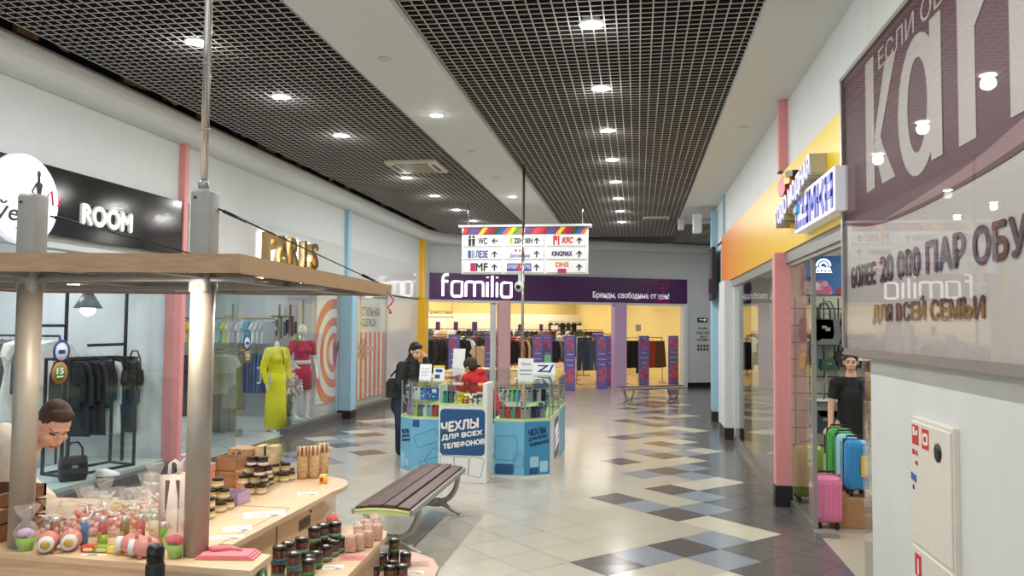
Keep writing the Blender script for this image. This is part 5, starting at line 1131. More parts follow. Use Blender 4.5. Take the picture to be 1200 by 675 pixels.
def prS(p, M_, L):
    b = MB(); b.T = M_; b.prism(rounded(.08, L-.1, .12, .66, .06), 0, .002); obj('navy_square', b, kn, p)
    three_lines(p, M_ @ Matrix.Translation((0, 0, .0025)), .14, L-.14, .26, .56, mat('white vinyl', (236, 226, 240), .5, emit=.35))
counter('display_counter', 'white side counter of the kiosk with a navy square, facing the walkway', [(-1.1, 10.64), (-1.1, 11.4), (-1.6, 11.4), (-1.6, 10.64)], 1, [kw], [(0, prS)], shelf=False)
counter('display_counter', 'blue side counter of the kiosk, farther along the walkway', [(-1.1, 11.42), (-1.1, 12.3), (-1.6, 12.3), (-1.6, 11.42)], 1, [kb], [], shelf=False)
counter('display_counter', 'white far corner counter of the kiosk nearest the purple shop', [(-1.1, 12.32), (-1.3, 13.6), (-3.06, 13.6), (-3.06, 13.12), (-1.7, 13.1), (-1.6, 12.32)], 1, [kw], [], shelf=False)
counter('display_counter', 'left side counter of the kiosk where the man in black stands', [(-3.06, 13.1), (-3.06, 10.52), (-2.6, 10.52), (-2.6, 13.1)], 1, [kb], [], shelf=False)
# white slogan cabinet
t = thing('slogan_cabinet', 'white kiosk cabinet with a navy rounded square and white slogan', 'display counter', (-2.395, 9.56, 0))
b = MB(); b.box(0, .6, 0, .4, 0, .93, 0, .004); b.box(.545, .6, 0, .4, .93, 1.2); b.box(.0, .01, 0, .4, .93, 1.18); body = obj('cabinet', b, kw, t)
b = MB(); b.box(.005, .595, .005, .395, 0, .02); obj('plinth', b, black, t)
b = MB(); b.box(0, .545, -.004, .4, .93, .945); obj('lime_edge', b, lime, t)
b = MB(); b.box(.01, .545, .002, .008, .946, 1.17); b.box(.01, .545, 0, .4, 1.17, 1.18); obj('glass_case', b, kglass, t)
FM = FRONT((0, -.001, 0)); b = MB(); b.T = FM; b.prism(rounded(.02, .575, .33, .885, .05), 0, .003); obj('navy_square', b, kn, body)
three_lines(body, FM @ Matrix.Translation((0, 0, .0035)), .03, .575, .43, .76, paper)
b = MB(); b.T = FM; outline(b, .03, .2, .0+.12, .32, .02); outline(b, .2, .38, .1, .31, .02, rot=.08); outline(b, .38, .55, .08, .31, .02, rot=-.2); obj('phone_outline_print', b, mat('print line grey', (110, 116, 124), .4), body)
# counter goods
def phone_case(p, rz, col, label, group, w=.075, h=.15, win=None):
    t = thing('phone_case', label, 'phone case', p, rz, group); b = MB(); b.T = frame3((0, 0, 0), (1, 0, 0), (0, 0, 1)); b.prism(rounded(-w/2, w/2, 0, h, .012, 3), -.006, .006); obj('shell', b, mat('case %d %d %d' % col, col, .35), t)
    b = MB(); b.T = frame3((0, -.0065, 0), (1, 0, 0), (0, 0, 1)); b.prism(rounded(-w*.4, -w*.02, h*.78, h*.94, .006, 2), 0, .002); obj('camera_cutout', b, black, t)
    if win:
        b = MB(); b.T = frame3((0, -.0065, 0), (1, 0, 0), (0, 0, 1)); rnd = random.Random(int(col[0]+win[0]))
        for _ in range(10): x = rnd.uniform(-w*.38, w*.3); z = rnd.uniform(h*.06, h*.7); b.prism([(x, z), (x+.012, z+.004), (x+.008, z+.02)], 0, .001)
        obj('pattern', b, mat('case print %d %d %d' % win, win, .4), t)
def goods_box(p, rz, w, d, h, col, label, group, accent=None):
    t = thing('accessory_box', label, 'box', p, rz, group); b = MB(); b.box(-w/2, w/2, -d/2, d/2, 0, h, 0, .003); obj('carton', b, mat('carton %d %d %d' % col, col, .5), t)
    b = MB(); b.T = frame3((0, -d/2-.0005, 0), (1, 0, 0), (0, 0, 1)); b.prism([(-w*.35, h*.55), (w*.35, h*.55), (w*.35, h*.85), (-w*.35, h*.85)], 0, .002); b.box(-w*.3, w*.1, h*.2, h*.3, 0, .002); obj('front_print', b, mat('carton print %d %d %d' % (accent or (60, 70, 90)), accent or (60, 70, 90), .5), t)
def along(path, f):
    segs = [(Vector(path[i]), Vector(path[i+1])) for i in range(len(path)-1)]; Ls = [(b_-a).length for a, b_ in segs]; s_ = f*sum(Ls)
    for (a, b_), L in zip(segs, Ls):
        if s_ <= L: return a.lerp(b_, s_/L), math.atan2((b_-a).y, (b_-a).x)
        s_ -= L
    return segs[-1][1], math.atan2((segs[-1][1]-segs[-1][0]).y, (segs[-1][1]-segs[-1][0]).x)
pL = [(-2.99, 10.235), (-2.82, 10.06), (-2.47, 10.06)]; pR = [(-1.73, 10.08), (-1.43, 10.08), (-1.17, 10.26)]
def cn(c):
    r, g, bl = c
    if max(c)-min(c) < 26: return 'black' if max(c) < 60 else 'dark grey' if max(c) < 110 else 'grey' if max(c) < 190 else 'white'
    if r > 200 and g < 120: return 'pink' if bl > 110 else 'red'
    if r > 150 and g < 100: return 'dark red' if bl < 100 else 'purple'
    if r > 200 and g > 190: return 'yellow'
    if g > r and g > bl: return 'green' if r > 100 or bl < 120 else 'teal'
    if bl > r and g > 130: return 'turquoise' if r < 120 else 'pale blue'
    if bl > g and r > g: return 'purple'
    if bl > r: return 'blue'
    return 'brown' if r < 150 else 'beige'
def row(path, z, items, where, group):
    n = len(items)
    for i, it in enumerate(items):
        p, a = along(path, (i+.5)/n); kind = it[0]; lab = '%s %s %s, %s' % (cn(it[1]), 'phone case' if kind == 'c' else 'accessory box', where, ord_from(i, n, 'left', 'right'))
        if kind == 'c': phone_case((p.x, p.y, z), a, it[1], lab, group, win=it[2] if len(it) > 2 else None)
        else: goods_box((p.x, p.y+.01, z), a, .085, .04, it[2], it[1], lab, group, it[3] if len(it) > 3 else None)
row(pL, .7295, [('c', (232, 100, 160)), ('c', (150, 140, 190)), ('c', (180, 184, 184)), ('c', (200, 212, 60)), ('c', (74, 88, 100)), ('c', (206, 210, 212)), ('c', (170, 176, 206)), ('c', (236, 76, 90)), ('c', (170, 196, 60))], 'on the lower left kiosk shelf', 'phone cases in the left kiosk case')
row(pL, .9445, [('b', (196, 202, 200), .17), ('b', (80, 92, 92), .17), ('b', (232, 234, 234), .15, (230, 70, 110)), ('c', (226, 228, 230)), ('c', (60, 130, 200), (240, 240, 240)), ('c', (30, 90, 180), (240, 240, 240)), ('b', (40, 110, 190), .16, (236, 236, 236)), ('c', (44, 110, 200))], 'on the upper left kiosk shelf', 'accessories on the upper left kiosk shelf')
row(pR, .7295, [('c', (146, 132, 124)), ('c', (226, 60, 66)), ('c', (92, 156, 150)), ('c', (168, 40, 50)), ('c', (200, 196, 200), (90, 80, 90)), ('c', (170, 172, 176), (60, 60, 66)), ('c', (44, 42, 52)), ('c', (110, 50, 130)), ('c', (150, 150, 156))], 'on the lower right kiosk shelf', 'phone cases in the right kiosk case')
row(pR, .9445, [('c', (214, 206, 204), (40, 40, 46)), ('c', (210, 202, 200), (50, 60, 60)), ('c', (90, 190, 110), (210, 206, 200)), ('c', (50, 176, 196)), ('c', (222, 190, 180), (190, 60, 60)), ('c', (220, 186, 176), (200, 60, 70)), ('c', (150, 164, 190)), ('c', (70, 32, 40)), ('c', (206, 196, 186)), ('c', (28, 28, 36))], 'on the upper right kiosk shelf', 'phone cases on the upper right kiosk shelf')
row([(-2.36, 9.66), (-1.87, 9.66)], .9455, [('c', (40, 140, 150)), ('c', (40, 110, 120)), ('c', (206, 190, 190), (80, 60, 60)), ('b', (236, 212, 30), .13, (200, 160, 20)), ('b', (200, 70, 50), .09, (236, 200, 60)), ('b', (232, 230, 232), .07, (230, 50, 90)), ('b', (238, 238, 238), .12), ('b', (226, 228, 230), .14)], 'over the white slogan cabinet', 'accessories over the slogan cabinet')
# goods under the far glass and cards on top
def card(u, v0, v1, wpx, y, label, lean=.22, extra=None):
    p0 = gy(u, v1, y); h = gy(u, v0, y).z-p0.z; w = gy(u+wpx/2, v1, y).x-gy(u-wpx/2, v1, y).x; z = 1.181
    t = thing('price_card', label, 'sign', (p0.x, y, z)); M_ = Matrix.Rotation(-lean, 4, 'X')
    b = MB(); b.T = M_; b.box(-w/2, w/2, -.003, .003, 0, h, 0); obj('sheet', b, mat('card white', (236, 240, 242), .4), t)
    b = MB(); b.T = M_ @ frame3((0, -.0035, 0), (1, 0, 0), (0, 0, 1))
    if extra == 'ZZ': b.text('Z', -w*.3, w*.25, h*.2, h*.8, 0, .002, 0, .02); b.prism([(w*.2, h*.15), (w*.3, h*.15), (w*.46, h*.85), (w*.36, h*.85)], 0, .002); obj('blue_print', b, mat('print royal blue', (40, 70, 140), .5), t)
    elif extra == 'yellow': b.box(-w/2, w/2, h*.86, h, 0, .002); obj('yellow_header', b, mat('header yellow', (226, 190, 60), .5), t); b = MB(); b.T = M_ @ frame3((0, -.0035, 0), (1, 0, 0), (0, 0, 1)); b.box(-w*.3, w*.3, h*.55, h*.75, 0, .002); b.box(-w*.35, w*.1, h*.15, h*.4, 0, .002); obj('blue_print', b, mat('print royal blue', (40, 70, 140), .5), t)
    elif extra == 'text': b.text('Чехлы', -w*.32, w*.32, h*.7, h*.82, 0, .002); b.box(-w*.4, w*.4, h*.46, h*.5, 0, .002); b.box(-w*.4, w*.36, h*.3, h*.33, 0, .002); obj('print', b, mat('print grey', (96, 100, 106), .5), t)
    elif extra != 'none': b.box(-w*.35, w*.35, h*.7, h*.74, 0, .002); b.box(-w*.35, w*.3, h*.5, h*.54, 0, .002); b.box(-w*.35, w*.2, h*.3, h*.34, 0, .002); obj('print', b, mat('print pale grey', (176, 184, 190), .5), t)
    b = MB(); b.box(-w*.4, w*.4, .0, .05, 0, .006); obj('foot', b, kglass, t)
card(498, 427, 446, 14, 10.2, 'white leaning price card on the left kiosk counter'); card(514, 428, 446, 13, 10.15, 'white price card with a yellow header on the left kiosk counter', .15, 'yellow')
card(616, 418, 445, 18, 10.35, 'upright white card on the right kiosk counter in front of the service pole', .04, 'text'); card(637, 423, 437, 26, 11.9, 'white card with a bold blue stroke on the side counter of the kiosk', .2, 'ZZ')
card(537, 413, 436, 14, 13.3, 'plain white card easel at the far edge of the kiosk', .25, 'none')
t = thing('tablet', 'small dark tablet on a stand behind the blue stroke card', 'tablet', (gy(641, 420, 12.1).x, 12.15, 1.181)); b = MB(); b.T = Matrix.Rotation(-.2, 4, 'X'); b.box(-.06, .06, -.005, .005, .1, .3, 0, .003); b.box(-.02, .02, -.01, .01, 0, .1); obj('case', b, black, t); b = MB(); b.T = Matrix.Rotation(-.2, 4, 'X'); b.box(-.052, .052, -.007, -.005, .115, .29); obj('display', b, mat('tablet display', (90, 140, 110), .2, emit=.3), t)
rnd = random.Random(11)
pal = [(240, 240, 240), (30, 30, 34), (226, 226, 230), (200, 120, 140), (150, 170, 190), (250, 250, 250), (70, 60, 60)]
for i in range(12):
    p = (-1.35+rnd.uniform(-.06, .06), 10.9+i*.2, .73); goods_box(p, rnd.uniform(-.3, .3)-.0, .1, .07, .05+.03*(i % 3), pal[i % 7], '%s accessory box inside the side counter glass of the kiosk, %s from the camera' % (cn(pal[i % 7]), ordinal(i)), 'boxes in the side counters') if not (11.33 < p[1] < 11.5 or 12.22 < p[1] < 12.4) else None
for i in range(9):
    goods_box((-2.55+i*.15, 13.35, .73), 0, .09, .06, .06+.04*(i % 3), pal[(i*3) % 7], '%s accessory box inside the far counter glass of the kiosk, %s' % (cn(pal[(i*3) % 7]), ord_from(i, 9, 'left', 'right')), 'boxes in the far counter')
for i, (x, y, cl) in enumerate([(-1.55, 10.45, (236, 236, 236)), (-1.3, 10.5, (238, 240, 240)), (-2.7, 10.35, (220, 224, 224))]):
    goods_box((x, y, 1.181), .3, .1, .07, .035, cl, 'small white box lying on the %s' % ('right kiosk counter, left one', 'right kiosk counter, right one', 'left kiosk counter behind the cards')[i], 'boxes on the kiosk tops')
t = thing('stool', 'black stool inside the kiosk under the seated person in red', 'stool', (-2.02, 11.55, 0)); b = MB(); b.lathe([(.18, .5), (.19, .53), (.17, .56), (.001, .565)], 24); obj('seat', b, black, t); b = MB(); b.cyl((0, 0, .02), (0, 0, .5), .03); obj('column', b, steel, t); b = MB(); b.lathe([(.22, 0), (.22, .015), (.03, .04)], 24); obj('base', b, steel, t)

# ------------------------------------------------------------------ benches
cast = mat('cast aluminium', (164, 162, 156), .4, .6)
def bench(name, label, x, y, L, w, h, rz=0, lime_end=False):
    t = thing(name, label, 'bench', (x, y, 0), rz)
    for k in range(4):
        x0 = -w/2+w*k/4+.006; x1 = -w/2+w*(k+1)/4-.006; xc = (x0+x1)/2; dz = -.03*(xc/(w/2))**2; b = MB(); b.T = Matrix.Translation((xc, 0, h-.02+dz)) @ Matrix.Rotation(.12*xc/(w/2), 4, 'Y'); b.box(-(x1-x0)/2, (x1-x0)/2, 0, L, -.02, .018, 0, .005); obj('slat', b, slatwood, t)
    b = MB()
    for s_ in (-1, 1): b.box(s_*(w/2+.012)-.014, s_*(w/2+.012)+.014, -.012, L+.012, h-.085, h-.035, 0, .008)
    obj('side_rail', b, cast, t)
    for y_ in (-.012, L+.0): b = MB(); b.tube([(-w/2, y_+.006, h-.06), (-w/4, y_+.006, h-.045), (0, y_+.006, h-.042), (w/4, y_+.006, h-.045), (w/2, y_+.006, h-.06)], .012, 8); b.box(-w/2, w/2, y_-.0, y_+.012, h-.085, h-.05); obj('end_rail', b, mat('pale lime edge', (206, 220, 150), .5) if lime_end and y_ < 0 else cast, t)
    for y_ in (.25, L-.25):
        b = MB()
        for s_ in (-1, 1):
            prof = [(s_*w*.5, h-.06), (s_*w*.49, h-.14), (s_*w*.43, h*.52), (s_*w*.3, h*.36), (s_*w*.14, h*.28), (0, h*.27)]
            b.tube([(a, y_, z) for a, z in curve(prof, 12)], [.026]*4+[.028]*5+[.03]*4, 8)
            prof = [(0, h*.27), (s_*w*.2, h*.23), (s_*w*.4, h*.11), (s_*w*.56, .016)]; b.tube([(a, y_, z) for a, z in curve(prof, 10)], [.03]*4+[.024]*4+[.018]*3, 8)
        b.box(-w*.14, w*.14, y_-.014, y_+.014, h*.17, h*.36, 0, .01); b.box(-w*.5, w*.5, y_-.02, y_+.02, h-.1, h-.06); obj('trestle_leg', b, cast, t)
    return t
bench('bench', 'brown slatted bench with grey cast legs beside the honey stall', -2.01, 6.22, 1.95, .46, .47, 0, True)
bench('bench', 'thin slatted bench with grey cast legs in front of the far shop entrance', -.42, 19.81, 1.82, .42, .45, -.985)
# ------------------------------------------------------------------ honey stall: canopy on posts
t = thing('stall_canopy', 'wood edged stall canopy on two round steel posts in the left foreground', 'canopy', (-1.79, 3.09, 0))
CO = Vector((-1.79, 3.09, 0))
P2 = lambda p: (p[0]-CO.x, p[1]-CO.y)
rim = [(-3.9, 2.55), (-2.32, 2.62), (-1.44, 2.73), (-1.57, 4.97), (-2.5, 4.86), (-3.9, 4.6)]
rim = [P2(p) for p in rim]; zc0, zc1 = 2.085, 2.155
b = MB(); n = len(rim)
for k in range(n):
    a = Vector(rim[k]); c = Vector(rim[(k+1) % n]); d = (c-a).normalized(); nn = Vector((-d.y, d.x))*.022; b.prism([tuple(a), tuple(c), tuple(c+nn), tuple(a+nn)], zc0, zc1)
obj('wood_edge', b, canopywood, t)
b = MB()
for k in range(n):
    a = Vector(rim[k]); c = Vector(rim[(k+1) % n]); d = (c-a).normalized(); nn = Vector((-d.y, d.x)); b.prism([tuple(a+nn*.022), tuple(c+nn*.022), tuple(c+nn*.10), tuple(a+nn*.10)], zc0+.012, zc0+.03)
obj('inner_frame', b, steelgrey, t)
b = MB(); x0, x1 = -2.0, .26; y0, y1 = -.32, 1.78
for k in range(24):
    x = x0+.1*k
    if x < x1: b.box(x-.004, x+.004, y0, y1-.03*(x1-x), zc0+.03, zc0+.036)
for k in range(23): y = y0+.1*k; b.box(x0, x1-.02*(k/3), y-.004, y+.004, zc0+.03, zc0+.036)
obj('mesh_panel', b, steelgrey, t)
b = MB()
for x in (-.79, 0.0): b.box(x-.03, x+.03, y0, y1-.05, zc0+.002, zc0+.03)
for y in (0.0, .75): b.box(x0, x1-.02, y-.03, y+.03, zc0-.012, zc0+.005)
obj('support_rail', b, steelgrey, t)
b = MB(); b.prism([(x*.94-.04, y*.94+.03) for x, y in rim], zc1-.02, zc1-.014); obj('top_sheet', b, mat('canopy top laminate', (196, 184, 164), .5), t)
for k, (u, v) in enumerate(((83, 318), (196, 320), (300, 330), (346, 336), (216, 341), (86, 337))):
    zl = zc0+.012; p = gz(u, v, zl); x, y = P2((p.x, p.y)); b = MB(); b.lathe([(.001, -.002), (.03, -.002), (.032, 0), (.032, .03), (.001, .03)], 18, (x, y, zl)); lp = obj('canopy_lamp', b, mat('canopy lamp glow', (255, 224, 190), .4, emit=3.0), t)
    b = MB(); b.lathe([(.04, -.004), (.055, -.004), (.055, .012), (.04, .012)], 18, (x, y, zl)); obj('lamp_rim', b, steel, lp)
    l = bpy.data.lights.new('canopy_beam', 'AREA'); l.shape = 'DISK'; l.size = .07; l.energy = 4.5; l.color = (1, .88, .72); lo = bpy.data.objects.new('canopy_beam', l); COL.objects.link(lo); lo.parent = t; lo.location = (x, y, zl-.012)
postm = mat('satin steel post', (172, 164, 152), .5, .35)
for k, (x, y, zt_) in enumerate(((-.79, -.02, 2.45), (0, 0, 2.46))):
    b = MB(); b.cyl((x, y, .951), (x, y, 2.06), .049, n=24); po = obj('post', b, postm, t)
    b = MB(); b.box(x-.046, x+.046, y-.046, y+.046, 2.02, zt_, 0, .018, 3); sl = obj('square_sleeve', b, steelgrey, po)
    b = MB(); b.lathe([(.001, 0), (.006, 0), (.006, .003), (.001, .003)], 10); 
    for q_ in (-.04,): 
        o = obj('screw_hole', b, black, po); o.location = (x-.02, y-.047, zt_-.04); o.rotation_euler = (pi/2, 0, 0)
for k, (a, c) in enumerate((((-.74, .02, 2.36), (.02, .55, 2.14)), ((.05, .02, 2.38), (.2, 1.7, 2.16)))):
    a = Vector(a); c = Vector(c); b = MB(); b.cyl(a, c, .004, n=6); st = obj('stay_cable', b, darkmetal, t)
    b = MB(); d = (c-a); b.cyl(a+d*.02, a+d*.12, .008, n=8); obj('turnbuckle', b, darkmetal, st); b = MB(); b.cyl(a+d*.85, a+d*.95, .009, n=8); obj('turnbuckle', b, darkmetal, st)
t = thing('ceiling_rod', 'thin shiny drop rod from the ceiling to the right canopy post', 'rod', (-1.8, 3.09, 2.46)); b = MB(); b.cyl((0, 0, 0), (0, 0, 2.1), .016, n=12); obj('tube', b, chrome, t); b = MB(); b.lathe([(.022, 0), (.022, .03), (.016, .04)], 12); obj('collar', b, steel, t)
for k in range(5): b = MB(); b.lathe([(.018, 0), (.02, .004), (.018, .008)], 10, (0, 0, .25+.28*k)); obj('ring_clip', b, steel, t)
t = thing('hook_ornament', 'small orange hook hanging from the far right canopy corner', 'hook', (-1.56, 4.93, 2.0)); b = MB(); b.tube([(0, 0, .085), (.02, 0, .06), (0, 0, .03), (-.02, 0, .01), (0, 0, -.01)], .006, 6); obj('hook', b, mat('orange plastic', (216, 90, 50), .4), t); b = MB(); b.ell((0, 0, -.02), (.012, .012, .012)); obj('bead', b, mat('orange plastic', (216, 90, 50), .4), t)

# ------------------------------------------------------------------ stall counters
fc = gz(294, 669, .95); fr2 = gz(315.5, 652, .95)
t = thing('stall_counter', 'pale wooden front counter of the honey stall covered with wrapped gifts', 'counter', (-2.58, 2.97, 0))
q = lambda x, y: (x+2.58, y-2.97)
top = [q(-4.3, 2.98), q(-2.58, 2.97), q(fc.x, fc.y), q(fr2.x, fr2.y+.02), q(-1.78, 3.24), q(-1.78, 3.95), q(-4.3, 3.95)]
b = MB(); b.prism(top, .925, .95); obj('worktop', b, birchx, t)
b = MB(); b.prism([q(-4.3, 3.0), q(-2.58, 2.99), q(fc.x-.015, fc.y+.015), q(fr2.x-.015, fr2.y+.02), q(-1.8, 3.25), q(-1.8, 3.9), q(-4.3, 3.9)], 0, .925); obj('front_panel', b, birchx, t)
b = MB(); b.T = frame3((fc.x+2.58-.004, fc.y-2.97+.0, 0), (fr2.x-fc.x, fr2.y-fc.y, 0), (0, 0, 1)); b.lathe([(.001, 0), (.055, 0), (.055, .003), (.001, .003)], 24, (.13, .865, 0)); le = obj('logo_sticker', b, mat('sticker dark green', (50, 110, 60), .5), t)
b = MB(); b.T = frame3((fc.x+2.58-.004, fc.y-2.97+.0, 0), (fr2.x-fc.x, fr2.y-fc.y, 0), (0, 0, 1)); b.prism(curve([(.115, .83), (.105, .86), (.13, .905), (.15, .87), (.135, .835), (.115, .83)], 12)[:-1], .003, .005); obj('leaf_emblem', b, mat('leaf white', (226, 232, 220), .5), le)
t = thing('stall_shelf', 'low pale wooden tray in front of the front counter', 'tray', (-2.0, 2.7, 0)); b = MB(); b.box(-2.3, .12, -.1, .22, .78, .80); b.box(-2.3, .12, -.115, -.1, .78, .83); b.box(.105, .12, -.1, .22, .78, .915); obj('tray', b, birchx, t)
b = MB(); b.box(-2.2, .05, .0, .21, .0, .78); obj('support', b, birchx, t)
# upper counter (right wing)
t = thing('stall_counter', 'pale wooden right wing counter of the honey stall stacked with cream jars', 'counter', (-1.75, 3.26, 0))
q = lambda x, y: (x+1.75, y-3.26)
endc = [q(-1.71, 4.40), q(-1.695, 4.5), q(-1.70, 4.58), q(-1.725, 4.66), q(-1.765, 4.73), q(-1.83, 4.78), q(-1.9, 4.81), q(-2.0, 4.82)]
b = MB(); b.prism([q(-2.6, 3.96), q(-1.775, 3.96), q(-1.775, 3.26), q(-1.72, 3.26)]+endc+[q(-2.6, 4.82)], .925, .95); obj('worktop', b, birch, t)
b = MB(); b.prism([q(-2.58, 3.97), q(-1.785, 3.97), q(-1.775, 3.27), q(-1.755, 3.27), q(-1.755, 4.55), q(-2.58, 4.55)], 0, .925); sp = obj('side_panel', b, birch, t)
b = MB(); b.box(-.004-.002, -.003+.002, .5, .503, .72, .92); obj('panel_joint', b, mat('joint shade brown', (110, 84, 60), .8), sp)  # brown strip stands in for the shade of a groove between panels
p = gx(357, 613, -1.754); b = MB(); b.box(-.005, .0, p.y-3.26-.07, p.y-3.26+.07, p.z-.03, p.z+.03, 0, .004); nb = obj('name_plate', b, mat('plate grey', (110, 108, 108), .35, .5), sp)
b = MB(); b.T = frame3((.001, p.y-3.26, p.z), (0, 1, 0), (0, 0, 1)); b.prism(rounded(-.055, .055, -.016, .016, .008), 0, .002); obj('plate_recess', b, mat('plate dark', (64, 62, 64), .4), nb)
p = gx(364, 599, -1.754); b = MB(); b.T = frame3((-.004, p.y-3.26, p.z), (0, 1, 0), (0, 0, 1)); b.lathe([(.001, 0), (.008, 0), (.008, .004), (.001, .004)], 12); obj('lock', b, darkmetal, sp)
# middle and low shelves
t = thing('stall_shelf', 'pale wooden middle shelf of the honey stall with amber jars', 'shelf', (-1.75, 3.26, 0))
b = MB(); b.prism([q(-1.755, 3.2), q(-1.30, 3.2), q(-1.31, 3.56), q(-1.35, 4.25), q(-1.38, 4.36), q(-1.46, 4.42), q(-1.755, 4.44)], .722, .75); obj('board', b, birch, t)
b = MB(); b.prism([q(-1.75, 3.21), q(-1.33, 3.21), q(-1.375, 4.22), q(-1.75, 4.3)], 0, .722); obj('support_panel', b, birch, t)
t = thing('stall_shelf', 'pinkish low rounded shelf of the honey stall at the bottom right', 'shelf', (-1.75, 3.26, 0))
pts = [gz(u, v, .55) for u, v in ((468.6, 644), (490, 648), (508, 655), (514, 665), (509.6, 675))]
poly = [(-1.36, 3.2), (-1.1, 3.25), (-1.04, 3.6)]+[(p.x, p.y) for p in pts][::-1]+[(-1.45, 4.70)]
b = MB(); b.prism([q(*p_) for p_ in poly], .525, .55); obj('board', b, mat('pinkish laminate', (214, 176, 158), .45, noise=.05), t)
b = MB(); b.prism([q(-1.385, 3.3), q(-1.18, 3.35), q(-1.18, 4.4), q(-1.43, 4.6)], 0, .525); obj('support_panel', b, birch, t)

# ------------------------------------------------------------------ jars
lidm = mat('dark brown lid', (44, 28, 24), .4); labelw = mat('cream jar label', (226, 214, 196), .6, noise=.06); honeyc = mat('creamed honey in glass', (206, 182, 112), .2, coat=.6); darkh = mat('dark honey in glass', (70, 40, 30), .2, coat=.6)
amber = mat('amber glass jar', (88, 44, 24), .12, coat=.8); blid = mat('black jar lid', (26, 22, 22), .3); bandt = mat('teal jar band', (40, 110, 120), .5); bandg = mat('green jar band', (70, 130, 70), .5); bands = mat('sage jar band', (110, 150, 124), .5)
def jar_proto(small=True, content=honeyc, band=None):
    t = thing('jar', 'jar', 'jar'); r_ = .0285 if small else .031; h = .052 if small else .076
    if small:
        b = MB(); b.lathe([(.001, .0), (r_*.9, .0), (r_, .005), (r_, .034), (r_*.88, .039), (.001, .039)], 20); obj('glass_body', b, content, t)
        b = MB(); b.lathe([(r_+.0003, .006), (r_+.0006, .006), (r_+.0006, .022), (r_+.0003, .022)], 20); obj('label', b, labelw, t)
        b = MB(); b.lathe([(r_*.96, .037), (r_*1.01, .038), (r_*1.01, .049), (r_*.95, .052), (.001, .052)], 20); obj('lid', b, lidm, t)
    else:
        b = MB(); b.lathe([(.001, .0), (r_*.9, .0), (r_, .004), (r_, .056), (r_*.92, .060), (.001, .060)], 22); obj('glass_body', b, amber, t)
        b = MB(); b.lathe([(r_+.0003, .008), (r_+.0006, .008), (r_+.0006, .025), (r_+.0003, .025)], 22); obj('band', b, band, t)
        b = MB(); b.lathe([(r_*.97, .058), (r_*1.03, .059), (r_*1.03, .072), (r_*.97, .076), (.001, .076)], 22); lid = obj('lid', b, blid, t)
        b = MB(); b.prism([(-.012, -.008), (.01, -.012), (.014, .006), (-.006, .012)], .0761, .0765); obj('lid_sticker', b, paper, lid)
    return t
protos = {}
def jar(kind, p, label, group, used=set()):
    if kind not in protos: protos[kind] = jar_proto(*{'c': (True, honeyc), 'd': (True, darkh), 't': (False, None, bandt), 'g': (False, None, bandg), 's': (False, None, bands)}[kind])
    o = protos[kind] if kind not in used else dup(protos[kind], p, random.uniform(0, 6))
    used.add(kind); o.location = p; o['label'] = label; o['group'] = group; return o
def stack(lst, zb, conv, step, r_, group, names):
    pos = []
    for (x, y, lv, kd) in lst:
        u, v = conv(x, y); p = gz(u, v-3.0, zb+lv*step); pos.append([p.x, p.y, lv, kd])
    for _ in range(60):
        for i in range(len(pos)):
            for j in range(i):
                if pos[i][2] == pos[j][2]:
                    d = Vector((pos[i][0]-pos[j][0], pos[i][1]-pos[j][1])); L = d.length
                    if L < 2*r_+.002:
                        d = d/L*(2*r_+.002-L)*.5 if L > 1e-6 else Vector((.01, .01)); pos[i][0] += d.x; pos[i][1] += d.y; pos[j][0] -= d.x; pos[j][1] -= d.y
    for (x, y, lv, kd), nm in zip(pos, names): jar(kd, (x, y, zb+lv*step+.0005), nm, group)
c6 = lambda x, y: (235+x/6.85, 515+y/6.85)
near = [(160, 603, 0, 'c'), (222, 577, 0, 'c'), (118, 560, 0, 'c'), (66, 655, 0, 'c'), (176, 545, 0, 'c'), (180, 497, 1, 'c'), (98, 497, 1, 'c'), (66, 570, 1, 'c'), (138, 408, 2, 'c')]
stack(near, .95, c6, .0525, .0288, 'cream jars by the canopy post', ['cream honey jar, front bottom jar of the pile by the right canopy post', 'cream honey jar, bottom right of the pile touching the lilac box', 'cream honey jar, bottom row hidden behind the front jar of the pile by the post', 'cream honey jar half hidden behind the right canopy post, bottom one', 'cream honey jar at the back of the bottom row by the post', 'cream honey jar, right one of the second layer in the pile by the post', 'cream honey jar, left one of the second layer in the pile by the post', 'cream honey jar half hidden behind the canopy post, upper one', 'cream honey jar crowning the pile by the canopy post'])
big = [(400, 460, 0, 'c'), (484, 457, 0, 'c'), (548, 378, 0, 'd'), (500, 400, 0, 'd'), (440, 410, 0, 'c'), (370, 425, 0, 'c'), (348, 381, 1, 'c'), (432, 374, 1, 'c'), (500, 360, 1, 'd'), (540, 330, 1, 'd'), (455, 320, 1, 'd'), (394, 294, 2, 'c'), (476, 312, 2, 'd'), (530, 300, 2, 'd'), (495, 234, 3, 'd'), (420, 232, 3, 'd')]
stack(big, .95, c6, .0525, .0288, 'jars of the large pyramid', ['cream honey jar, front left of the bottom row in the large jar pyramid', 'cream honey jar, front right of the bottom row in the large jar pyramid', 'dark honey jar at the right end of the bottom row in the large pyramid', 'dark honey jar in the bottom row just behind the front right cream jar', 'cream honey jar in the bottom row behind the front pair', 'cream honey jar at the left end of the bottom row beside the lilac box', 'cream honey jar, left of the second layer in the large pyramid', 'cream honey jar, middle of the second layer in the large pyramid', 'dark honey jar, right of the middle in the second layer', 'dark honey jar at the far right of the second layer', 'dark honey jar at the back of the second layer', 'cream honey jar alone on the left of the third layer', 'dark honey jar in the middle of the third layer', 'dark honey jar at the right of the third layer', 'dark honey jar on the top layer, right one', 'dark honey jar on the top layer, left one'])
